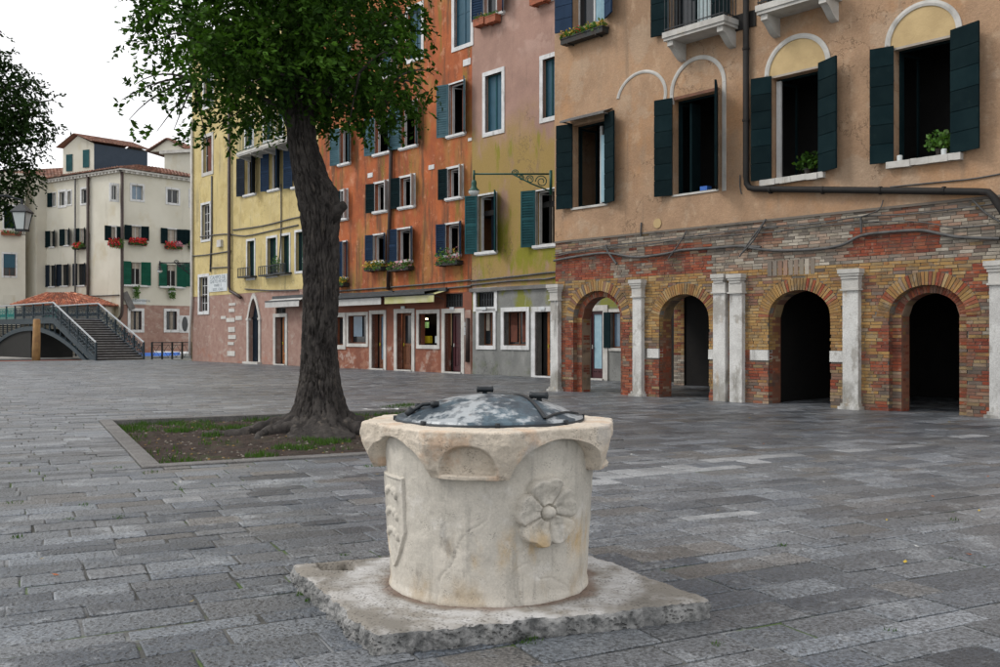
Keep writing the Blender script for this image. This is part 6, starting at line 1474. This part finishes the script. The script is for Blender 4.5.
# loft: gabled dormer block
def Wpx(x, y, Z): return ((x - 500) / 950 * Z - CX, Z - CY, 1.5 + (336 - y) * Z / 950)
x_ = lambda v: v / 2.67
lo_ = MB(); Zl = 79.5; Zr_ = 79.0; Zb2 = 84.0
A1 = Wpx(x_(168), 120 + 150 / 2.67, Zl + .8); A2 = Wpx(x_(251), 120 + 150 / 2.67, Zr_); A1t = Wpx(x_(168), 120 + 78 / 2.67, Zl + .8); A2t = Wpx(x_(251), 120 + 63 / 2.67, Zr_); AP = Wpx(x_(208), 120 + 42 / 2.67, (Zl + Zr_ + .8) / 2)
zlo = ZW - .5
lo_.poly([(A1[0], A1[1], zlo), (A2[0], A2[1], zlo), A2t, AP, A1t]); dv = Vector((6.7, 7.4, 0)) * 1.0; dv = dv.normalized() * 4.7
Bt = (A2t[0] + dv.x, A2t[1] + dv.y, A2t[2]); Ct = (AP[0] + dv.x, AP[1] + dv.y, AP[2]); Dt = (A1t[0] + dv.x, A1t[1] + dv.y, A1t[2])
lo_.quad((A1[0], A1[1], zlo), A1t, Dt, (Dt[0], Dt[1], zlo)); lo_.poly([(Bt[0], Bt[1], zlo), (Dt[0], Dt[1], zlo), Dt, Ct, Bt]); loft = lo_.build('loft', 'plaster_cream', whi)
sd = MB(); sd.quad((A2[0], A2[1], zlo), (Bt[0], Bt[1], zlo), Bt, A2t); sd.build('loft_cladding', 'roof_panel', loft)
up = Vector((0, 0, .12)); ov_ = (Vector(A2t) - Vector(A1t)).normalized() * .25
tile_roof('roof_tiles', loft, Vector(A2t) + ov_ + up - dv.normalized() * .4, Vector(Bt) + ov_ + up, Vector(Ct) + up, Vector(AP) + up - dv.normalized() * .4, 34, 9); tile_roof('roof_tiles', loft, Vector(A1t) - ov_ + up - dv.normalized() * .4, Vector(Dt) - ov_ + up, Vector(Ct) + up, Vector(AP) + up - dv.normalized() * .4, 34, 9)
fv = (Vector(A2) - Vector(A1)); fv.z = 0; fl_ = fv.length; fv.normalize(); nrm_ = Vector((fv.y, -fv.x, 0))
for f0, f1, ya_, yb2 in ((.12, .32, 92, 137), (.66, .86, 84, 131)):
    p = Vector((A1[0], A1[1], 0)) + fv * fl_ * f0; q_ = Vector((A1[0], A1[1], 0)) + fv * fl_ * f1; zt_ = Wpx(0, 120 + ya_ / 2.67, 80)[2]; zb3 = Wpx(0, 120 + yb2 / 2.67, 80)[2]; mb = MB(); n3 = nrm_ * .06
    P4 = [p + n3, q_ + n3]; mb.quad((P4[0].x, P4[0].y, zb3), (P4[1].x, P4[1].y, zb3), (P4[1].x, P4[1].y, zt_), (P4[0].x, P4[0].y, zt_)); mb.quad((p.x, p.y, zt_), (P4[0].x, P4[0].y, zt_), (P4[1].x, P4[1].y, zt_), (q_.x, q_.y, zt_)); mb.build('loft_shutter', 'sh_teal', loft)
# taller rear wing on the right with its own roof
rw = thing('pale_house', 'pale house rising behind the cream house roof at the yellow corner', 'building', (-24.0, 92.0, 0)); 
uW = Vector((.80, -.20)).normalized(); FW = Face(rw, -32.5, 92.0, uW.x, uW.y); ztW = 1.5 + (336 - 171) * 91 / 950 + .0
ztW = FW.P(170, 154)[1]
wallz(FW, 'upper_wall', 0, 16, 0, ztW, [], 'plaster_cream'); co = MB(); co.box(-.3, 16.3, -.4, .1, ztW, ztW + .3); FW.put(co, 'cornice', 'stone')
W_ = FW.rect(510 / 2.67, 524 / 2.67, 120 + 112 / 2.67, 120 + 142 / 2.67); put_box('window', 'sh_dark', W_[0], W_[1] + .5, -.06, 0, W_[2], W_[3], None, FW)
p0 = FW.P(150, 154)[0]; p1 = FW.P(186, 154)[0]; pm_ = (p0 + p1) / 2; zz = ztW + .3; 
for y_ in (0, 9): gb = MB(); gb.poly([(p0, y_, zz), (p1, y_, zz), (pm_, y_, zz + 1.1)]); FW.put(gb, 'gable', 'plaster_cream')
def fw_l(s_, d, z): x, y, z = FW.W(s_, d, z); return (x - rw.location.x, y - rw.location.y, z)
tile_roof('roof', rw, fw_l(p1 + .3, -.3, zz), fw_l(p1 + .3, 9, zz), fw_l(pm_, 9, zz + 1.15), fw_l(pm_, -.3, zz + 1.15), 24, 8); tile_roof('roof', rw, fw_l(p0 - .3, -.3, zz), fw_l(p0 - .3, 9, zz), fw_l(pm_, 9, zz + 1.15), fw_l(pm_, -.3, zz + 1.15), 24, 8)
tile_roof('roof', rw, fw_l(p1, -.4, ztW + .3), fw_l(16.3, -.4, ztW + .3), fw_l(16.3, 5, ztW + 1.6), fw_l(p1, 5, ztW + 1.6), 20, 10)
bxw = MB(); bxw.quad((0, 0, 0), (0, 0, ztW), (0, 9, ztW), (0, 9, 0)); bxw.quad((16, 0, 0), (16, 9, 0), (16, 9, ztW), (16, 0, ztW)); bxw.quad((0, 9, 0), (0, 9, ztW), (16, 9, ztW), (16, 9, 0)); FW.put(bxw, 'side_wall', 'plaster_cream')
for (F, x0, x1, yt, yb, m) in ((FL, 85, 124, 160, 480, 'plaster_cream'),):
    a, b = F.P(x0 / 2.67, 200)[0], F.P(x1 / 2.67, 200)[0]; zt_ = F.P(105 / 2.67, 120 + yt / 2.67)[1]; mb = MB(); mb.box(a, b, -.9, 0, 0, zt_); mb.box(a - .1, b + .1, -1.0, 0, zt_, zt_ + .2); F.put(mb, 'chimney_stack', m)
for F, x, r_, m, y0, y1 in ((FL, 240 / 2.67, .12, 'pipe_brown', 176, 300), (FL, 206 / 2.67, .07, 'cable', 176, 300), (FR, 323 / 2.67, .12, 'pipe_brown', 172, 316)):
    tubeF(F, 'drainpipe', [(x, y0), (x, y1 - 4)] + ([(x - 1, y1), (x - 4, y1 + 4)] if F is FR else [(x, y1)]), r_, m, -.18)
for F, L_ in ((FL, [(66, 294), (75, 295.5), (95, 296), (119, 295)]), (FR, [(122, 295), (121.5, 296)])): cable(F, L_, .05, -.08, 2)
# geraniums
gl_ = ((FL, wl[6], 'red geranium box at the leftmost flowered window of the cream house', 'flower_red', .1), (FR, wr[4], 'red geranium box at the narrow corner window of the cream house', 'flower_red', .35), (FR, wr[5], 'widest red geranium box on the middle storey of the cream house', 'flower_red', .15), (FR, wr[6], 'pinkish red geranium box on the middle storey near the yellow house', 'flower_red', .2), (FR, wr[7], 'round red geranium clump beside the yellow house corner', 'flower_red', .3))
for F, W_, lab, m, dr in gl_: flower_box(F, W_[0] - .3, W_[1] + .3, W_[2] - .42, lab, 'planter_dark', (m, m, m, 'flower_pink') if 'pinkish' in lab else (m, m, m, 'leaf_box'), .30, 260, .4, .15, dr, 'red geranium boxes on the cream house', leafn=.45)
for F, W_, lab in ((FR, wr[8], 'trailing green plant under the green shuttered window nearest the sign'), (FR, wr[9], 'trailing green plant under the green shuttered window nearer the yellow house')): flower_box(F, W_[0] + .1, W_[1] - .3, W_[2] - .55, lab, 'stone_white', ('leaf_box',), .15, 140, .3, .14, .7, 'trailing plants on the cream house')
for W_ in (wr[8], wr[9]): put_box('sill', 'stone_white', W_[0] - .7, W_[1] + .7, -.25, .0, W_[2] - .16, W_[2] - .02, None, FR)
a, b, z0, z1 = FR.rect(132.5, 145.8, 299, 304); s2 = thing('street_sign', 'long white street name panel on the cream house above its ground floor windows', 'sign', FR.W((a + b) / 2, -.03, z0), FR.rz); mb = MB(); mb.box(-(b - a) / 2, (b - a) / 2, -.02, .03, 0, z1 - z0); mb.build('panel', 'sign_white', s2)
text_mesh('FONDAMENTA', .27, s2, 'ink', (0, -.03, (z1 - z0) * .64), (R(90), 0, 0)); 
a, z = FR.P(128, 301); t_ = FR.put(MB().box(-.25, .25, -.12, -.05, -.75, .75), 'metal_flap', 'kerb'); t_.location = Vector(FR.loc) + Vector((FR.u[0] * a, FR.u[1] * a, z)); t_.rotation_euler = (0, R(-27), FR.rz)
# building beyond the chimney and the pale house at the left edge
fh = thing('far_house', 'shaded grey beige house in the gap behind the left edge house', 'building', (-46, 84, 0)); FF = Face(fh, -52, 86.0, .9, -.25); zt_ = FF.P(50, 183)[1]
HF = [FF.rect(25, 32, 194, 211), FF.rect(26, 32, 233, 250), FF.rect(26, 32, 265, 283)]
wallz(FF, 'front_wall', 0, 18, 0, zt_, HF, 'plaster_tan' if 0 else 'plaster_cream')
for W_ in HF: window(FF, *W_, frame='sh_dark', surround='stone', sw=.12); shutter(FF, W_[0], W_[2], W_[3], .5, -1, 10, 'sh_dark')
tile_roof('roof', fh, *[(p[0] + 46, p[1] - 84, p[2]) for p in (FF.W(-.3, -.5, zt_), FF.W(18, -.5, zt_), FF.W(18, 6, zt_ + 2.4), FF.W(-.3, 6, zt_ + 2.4))], 50, 16); bxf = MB(); bxf.quad((0, 8, 0), (0, 8, zt_), (18, 8, zt_), (18, 8, 0)); bxf.quad((0, 0, 0), (0, 0, zt_), (0, 8, zt_), (0, 8, 0)); FF.put(bxf, 'side_wall', 'plaster_cream')
lh = thing('pale_house', 'pale house at the left edge with a blue half shutter and flower box', 'building', (-42, 80, 0)); uQ = Vector((.885, .465)).normalized()
Ze = 79.0; xe_ = (25.5 - 500) / 950 * Ze; FQ = Face(lh, xe_ - uQ.x * 14, Ze - uQ.y * 14, uQ.x, uQ.y); ztQ = 15.0
qa = FQ.rect(3.5, 15.5, 254, 276); qb = FQ.rect(4, 15.5, 206, 228.5); wallz(FQ, 'front_wall', 0, 14, 0, ztQ, [qa, qb], 'plaster_pale')
window(FQ, *qa, frame='frame_wood', glass='glass', surround='stone_white', sw=.14); put_box('half_shutter', 'shut_blue_closed', qa[0] + .02, qa[1] - .02, .02, .07, qa[2] + (qa[3] - qa[2]) * .38, qa[3], None, FQ); window(FQ, *qb, frame='sh_dark', glass='sh_dark', surround='stone_white', sw=.12)
flower_box(FQ, FQ.P(1, 233)[0], FQ.P(21, 233)[0], FQ.P(10, 235.5)[1], 'dull red flower box at the left edge below the hanging lantern', 'terracotta', ('flower_red', 'leaf_box'), .15, 90, .35, .12, .05, 'flower boxes on the pale house')
a, b, z0, z1 = FQ.rect(3, 15, 295, 304); put_box('blocked_window', 'plaster_cream', a, b, -.02, .0, z0, z1, None, FQ)
bxq = MB(); bxq.quad((14, 0, 0), (14, 9, 0), (14, 9, ztQ), (14, 0, ztQ)); bxq.quad((0, 0, 0), (0, 0, ztQ), (0, 9, ztQ), (0, 9, 0)); bxq.quad((0, 9, 0), (0, 9, ztQ), (14, 9, ztQ), (14, 9, 0)); bxq.quad((0, 0, ztQ), (14, 0, ztQ), (14, 9, ztQ), (0, 9, ztQ)); FQ.put(bxq, 'side_wall', 'plaster_cream')

# ================================================================ bridge
BA = math.atan2(.724, -.69); bc = (-23.7, 59.3)
br = thing('footbridge', 'blue grey iron footbridge with steps rising over the canal', 'bridge', (*bc, 0), BA)
HD, L1, L2, L3_ = 2.65, 7.5, 19.5, 27.0
def hd(L): return HD * min(1, L / L1) if L < L2 else HD * max(0, 1 - (L - L2) / (L3_ - L2))
NS = 17; st_me = MB().box(0, L1 / NS + .03, -1.42, 1.42, -.11, 0).mesh('step', 'step'); ed_me = MB().box(-.025, .06, -1.425, 1.425, -.05, .004).mesh('step_edge', 'step_edge')
for i in range(NS):
    z = HD * (i + 1) / NS
    for x0, sg in ((L1 * i / NS, 1), (L3_ - L1 * i / NS, -1)):
        o = link('step', st_me, br, (x0, 0, z)); o.scale = (sg, 1, 1); e = link('step_edge', ed_me, o, (0, 0, 0))
rs = MB()
for i in range(NS): z = HD * (i + 1) / NS; x0 = L1 * i / NS; rs.box(x0 + .03, x0 + .06, -1.42, 1.42, z - .16, z - .1)
rs.build('riser', 'step', br)
mb = MB(); mb.box(L1 - .1, L2 + .1, -1.45, 1.45, HD - .18, HD - .004); mb.build('deck', 'step', br)
for sy in (1, -1):
    sp_ = MB(); y0, y1 = (1.45, 1.53) if sy > 0 else (-1.53, -1.45)
    n = 40
    for i in range(n):
        a, b = L3_ * i / n, L3_ * (i + 1) / n; za, zb2 = hd(a), hd(b)
        for (lo_a, lo_b, hi_a, hi_b) in ((za - .30, zb2 - .30, za + .10, zb2 + .10),):
            for y in (y0, y1): sp_.quad((a, y, lo_a), (b, y, lo_b), (b, y, hi_b), (a, y, hi_a))
            sp_.quad((a, y0, lo_a), (b, y0, lo_b), (b, y1, lo_b), (a, y1, lo_a)); sp_.quad((a, y0, hi_a), (b, y0, hi_b), (b, y1, hi_b), (a, y1, hi_a))
    sp_.build('stringer', 'bridge', br)
    ar = MB(); n = 44; f = lambda L: 2.30 * (1 - ((L - 12.2) / 11.2) ** 2) - .25
    for i in range(n):
        a, b = 1 + 22.4 * i / n, 1 + 22.4 * (i + 1) / n
        for y in (y0 - .04, y1 + .04): ar.quad((a, y, f(a) - .18), (b, y, f(b) - .18), (b, y, f(b) + .12), (a, y, f(a) + .12))
        ar.quad((a, y0 - .04, f(a) - .18), (b, y0 - .04, f(b) - .18), (b, y1 + .04, f(b) - .18), (a, y1 + .04, f(a) - .18))
        if i % 2 == 0 and hd(a) - .3 > f(a) + .12: ar.box(a, a + .06, y0, y1, f(a) + .1, hd(a) - .29)
    ar.build('arch_girder', 'bridge', br)
    pm_ = {}
    ys = 1.49 if sy > 0 else -1.49; segs = [L1 * i / 5 for i in range(5)] + [L1 + (L2 - L1) * i / 6 for i in range(6)] + [L2 + (L3_ - L2) * i / 5 for i in range(6)]
    post = MB().box(-.05, .05, -.05, .05, -.05, 1.10).mesh('post', 'bridge')
    for L in segs: link('post', post, br, (L, ys, hd(L)))
    for a, b in zip(segs[:-1], segs[1:]):
        key = (round(b - a, 2), round(hd(b) - hd(a), 2)); dz = hd(b) - hd(a); w = b - a - .1
        far = a > 15 and sy > 0
        mat_ = 'teal_paint' if (15 < a < 18.5) else 'bridge'
        if (key, mat_) not in pm_:
            q_ = MB(); sl_ = dz / (b - a)
            def zz(x, z): return z + sl_ * (x + .05)
            q_.tube([(0, 0, zz(0, .14)), (w, 0, zz(w, .14))], .03, 5); q_.tube([(0, 0, zz(0, .9)), (w, 0, zz(w, .9))], .02, 5)
            nb = max(6, int(w / .2)); 
            for i in range(nb + 1): x = w * i / nb; q_.box(x - .014, x + .014, -.012, .012, zz(x, .14), zz(x, .9))
            nc = max(2, round(w / .55))
            for i in range(nc):
                cx = w * (i + .5) / nc
                for (ox, oz, r_) in ((-.12, .36, .12), (.12, .36, .12), (0, .64, .13), (0, .46, .05)): q_.tube([(cx + ox + r_ * math.cos(t), 0, zz(cx, oz) + r_ * math.sin(t)) for t in [2 * math.pi * k / 12 for k in range(13)]], .03, 4, cap=False)
            pm_[(key, mat_)] = q_.mesh('rail_panel', mat_)
        link('rail_panel', pm_[(key, mat_)], br, (a + .05, ys, hd(a)))
    ht = MB(); ht.tube([(0, ys, 1.1), (0, ys, hd(0) + 1.10), (L1, ys, HD + 1.10), (L2, ys, HD + 1.10), (L3_, ys, 1.1)], .06, 6); ht.build('handrail', 'rail_top', br)
# abutment under the steps
ab = MB(); ab.box(.3, 1.6, -1.38, 1.38, -1.4, .05); ab.build('abutment', 'quay', br)
M['arch_shade'] = mat('arch_shade', (.010, .010, .010), (.006, .007, .006), 2, .8, .3, 12)  # near-black colour carries the deep shade under the bridge
ab = MB();  # walls added to fill the arch, standing in for the darkness beneath it
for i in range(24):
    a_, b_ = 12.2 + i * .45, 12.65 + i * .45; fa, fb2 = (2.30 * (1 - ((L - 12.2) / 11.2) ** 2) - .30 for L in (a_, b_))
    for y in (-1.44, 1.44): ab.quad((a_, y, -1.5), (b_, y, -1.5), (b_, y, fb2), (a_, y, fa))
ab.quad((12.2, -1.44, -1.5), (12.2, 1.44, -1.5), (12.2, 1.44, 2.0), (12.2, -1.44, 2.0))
ab.build("abutment", "arch_shade", br)
# mooring pole, canal railings, boats
pz = 57.2; pX = (36 - 500) / 950 * pz; po = thing('mooring_pole', 'thick weathered wooden mooring pole standing before the bridge arch', 'pole', (pX, pz, 0)); pz_ = 1.5 + (336 - 319) * pz / 950
mb = MB(); mb.tube([(0, 0, -.1), (.02, 0, 1), (.05, 0, pz_ - .05), (.05, 0, pz_)], [.235, .225, .20, .15], 14); mb.build('shaft', 'wood_pole', po, True)
def canal_fence(p0, p1, label, n):
    p0, p1 = Vector(p0), Vector(p1); d = p1 - p0; t = thing('railing', label, 'railing', (p0.x, p0.y, 0), math.atan2(d.y, d.x), 'iron railings along the canal'); L_ = d.length
    post = MB().box(-.05, .05, -.05, .05, 0, 1.12).mesh('post', 'iron')
    for i in range(n + 1): link('post', post, t, (L_ * i / n, 0, 0))
    q_ = MB(); q_.tube([(0, 0, 1.08), (L_, 0, 1.08)], .03, 5); q_.tube([(0, 0, .12), (L_, 0, .12)], .025, 5); m_ = int(L_ / .45)
    for i in range(m_):
        a, b = L_ * i / m_, L_ * (i + 1) / m_; q_.tube([(a, 0, .14), (b, 0, .95)], .014, 4); q_.tube([(b, 0, .14), (a, 0, .95)], .014, 4)
    q_.tube([(0, 0, .93), (L_, 0, .93)], .015, 4); q_.build('rail_lattice', 'iron', t); return t
e_ = lambda t: (QA.x + QD.x * t - QN.x * .3, QA.y + QD.y * t - QN.y * .3)
def tq(px):   # distance along the quay at an image column
    k = (px - 500) / 950; ax_, ay_ = QA.x - QN.x * .3, QA.y - QN.y * .3; return (k * ay_ - ax_) / (QD.x - k * QD.y)
canal_fence(e_(tq(152)), e_(tq(192)), 'iron canal railing between the bridge steps and the yellow house', 4)
def fe(px, Z): return ((px - 500) / 950 * Z, Z)
canal_fence(fe(49, 68.5), fe(76, 70.5), 'iron railing on the far bank seen beneath the bridge arch', 2)
def boat(label, p, ang, L_, W_, hm, top, tm, zt=.25, nm='boat', stripe=None):
    t = thing(nm, label, 'boat', (p[0], p[1], -.95), ang, 'boats moored in the canal'); mb = MB(); n = 16; P = []
    for i in range(n + 1):
        x = -L_ / 2 + L_ * i / n; f = (1 - abs(2 * i / n - 1) ** 2.6); w = W_ / 2 * (.12 + .88 * f); sh = zt * (1 + .25 * abs(2 * i / n - 1) ** 2)
        P.append([(x, -w, sh + .95), (x, -w * .75, -.1), (x, w * .75, -.1), (x, w, sh + .95)])
    for a, b in zip(P[:-1], P[1:]):
        for k in range(3): mb.quad(a[k], b[k], b[k + 1], a[k + 1])
    mb.build('hull', hm, t, True); c = MB()
    for a, b in zip(P[:-1], P[1:]):
        ma, mb_ = ((a[0][0], 0, a[0][2] + top), (b[0][0], 0, b[0][2] + top)); c.quad(a[0], b[0], mb_, ma); c.quad(ma, mb_, b[3], a[3])
    c.build('cover', tm, t, True)
    if stripe:
        s_ = MB()
        for a, b in zip(P[:-1], P[1:]):
            for k in (0, 3): y = -.02 if k == 0 else .02; s_.quad((a[k][0], a[k][1] + y, a[k][2] - .16), (b[k][0], b[k][1] + y, b[k][2] - .16), (b[k][0], b[k][1] + y, b[k][2]), (a[k][0], a[k][1] + y, a[k][2]))
        s_.build('gunwale', stripe, t)
    return t
qa_ = math.atan2(QD.y, QD.x)
boat('small boat under a bright blue cover beside the bridge steps', fe(155, 66), qa_, 3.4, 1.5, 'white_hull', .22, 'tarp', .12); boat('white boat moored beyond the canal railing at the yellow corner', fe(186, 69.5), qa_, 4.5, 1.8, 'white_hull', .15, 'white_hull', .22)
boat('long dark boat with a red gunwale moored under the bridge', fe(62, 62.3), qa_, 9.5, 1.7, 'black_hull', .04, 'black_hull', -.04, 'boat', 'red_hull')
# tiled hut roof beyond the bridge
hut = thing('tiled_hut', 'low hut with a red tiled hipped roof behind the bridge', 'building', ((56 - 500) / 950 * 73.5, 73.5, 0)); hx, hy = hut.location[0], 73.5
def hp_(x, Z, y): return ((x - 500) / 950 * Z - hx, Z - hy, 1.5 + (336 - y) * Z / 950)
e0_, e1_ = hp_(10, 72.8, 305.5), hp_(103, 72.3, 305.5); r0_, r1_ = hp_(48, 75, 293), hp_(70, 75, 293); b0_, b1_ = (e0_[0], 5.0, e0_[2]), (e1_[0], 5.0, e1_[2])
tile_roof('roof', hut, e0_, e1_, r1_, r0_, 36, 11, tm='tile'); tile_roof('roof', hut, e1_, b1_, r1_, r1_, 20, 11, tm='tile'); tile_roof('roof', hut, b0_, e0_, r0_, r0_, 20, 11, tm='tile'); tile_roof('roof', hut, b1_, b0_, r0_, r1_, 36, 8, tm='tile')
mb = MB(); mb.box(e0_[0] + .4, e1_[0] - .4, .2, 4.6, -.05, e0_[2] - .02); mb.build('wall', 'plaster_pale', hut)
# lantern hanging at the left edge
lz = 22.5; lx = (22 - 500) / 950 * lz; lt_z = 1.5 + (336 - 213) * lz / 950
ln = thing('lantern', 'dark framed hanging lantern with frosted panes at the left edge', 'lantern', (lx, lz, 0)); mb = MB()
h0, h1, w0_, w1_ = lt_z - .39, lt_z, .10, .16
for sx, sy in ((1, 1), (1, -1), (-1, 1), (-1, -1)): mb.tube([(sx * w0_, sy * w0_, h0), (sx * w1_, sy * w1_, h1)], .014, 5)
mb.box(-w0_ - .02, w0_ + .02, -w0_ - .02, w0_ + .02, h0 - .04, h0); mb.box(-w1_ - .03, w1_ + .03, -w1_ - .03, w1_ + .03, h1, h1 + .03)
v = len(mb.v); mb.v += [(-w1_ - .03, -w1_ - .03, h1 + .03), (w1_ + .03, -w1_ - .03, h1 + .03), (w1_ + .03, w1_ + .03, h1 + .03), (-w1_ - .03, w1_ + .03, h1 + .03), (-.05, -.05, h1 + .2), (.05, -.05, h1 + .2), (.05, .05, h1 + .2), (-.05, .05, h1 + .2)]
for k in range(4): mb.f.append((v + k, v + (k + 1) % 4, v + 4 + (k + 1) % 4, v + 4 + k)); mb.m.append(0)
mb.tube([(0, 0, h1 + .18), (0, 0, h1 + .32)], .03, 8)
for k in range(5): a = -.10 + .05 * k; mb.tube([(a, -w0_, h0 - .04), (a, -w0_, h0 - .13), (a + .03, -w0_, h0 - .14)], .012, 4)
mb.tube([(0, 0, h1 + .3), (-.4, 0, h1 + .42), (-1.3, 0, h1 + .3), (-1.5, 0, h1 - .6)], .025, 6); mb.build('frame', 'iron', ln)
for k in range(4):
    g_ = MB(); T = Matrix.Rotation(R(90 * k), 4, 'Z'); P = [T @ Vector(p) for p in ((-w0_, -w0_, h0), (w0_, -w0_, h0), (w1_, -w1_, h1), (-w1_, -w1_, h1))]; g_.quad(*P); g_.build('pane', 'lamp_glass', ln)
pm2 = MB(); pm2.tube([(-1.5, 0, 0), (-1.5, 0, h1 - .2)], .06, 10); pm2.tube([(-1.5, 0, 0), (-1.5, 0, .5)], .12, 10); pm2.build('post', 'iron', ln)
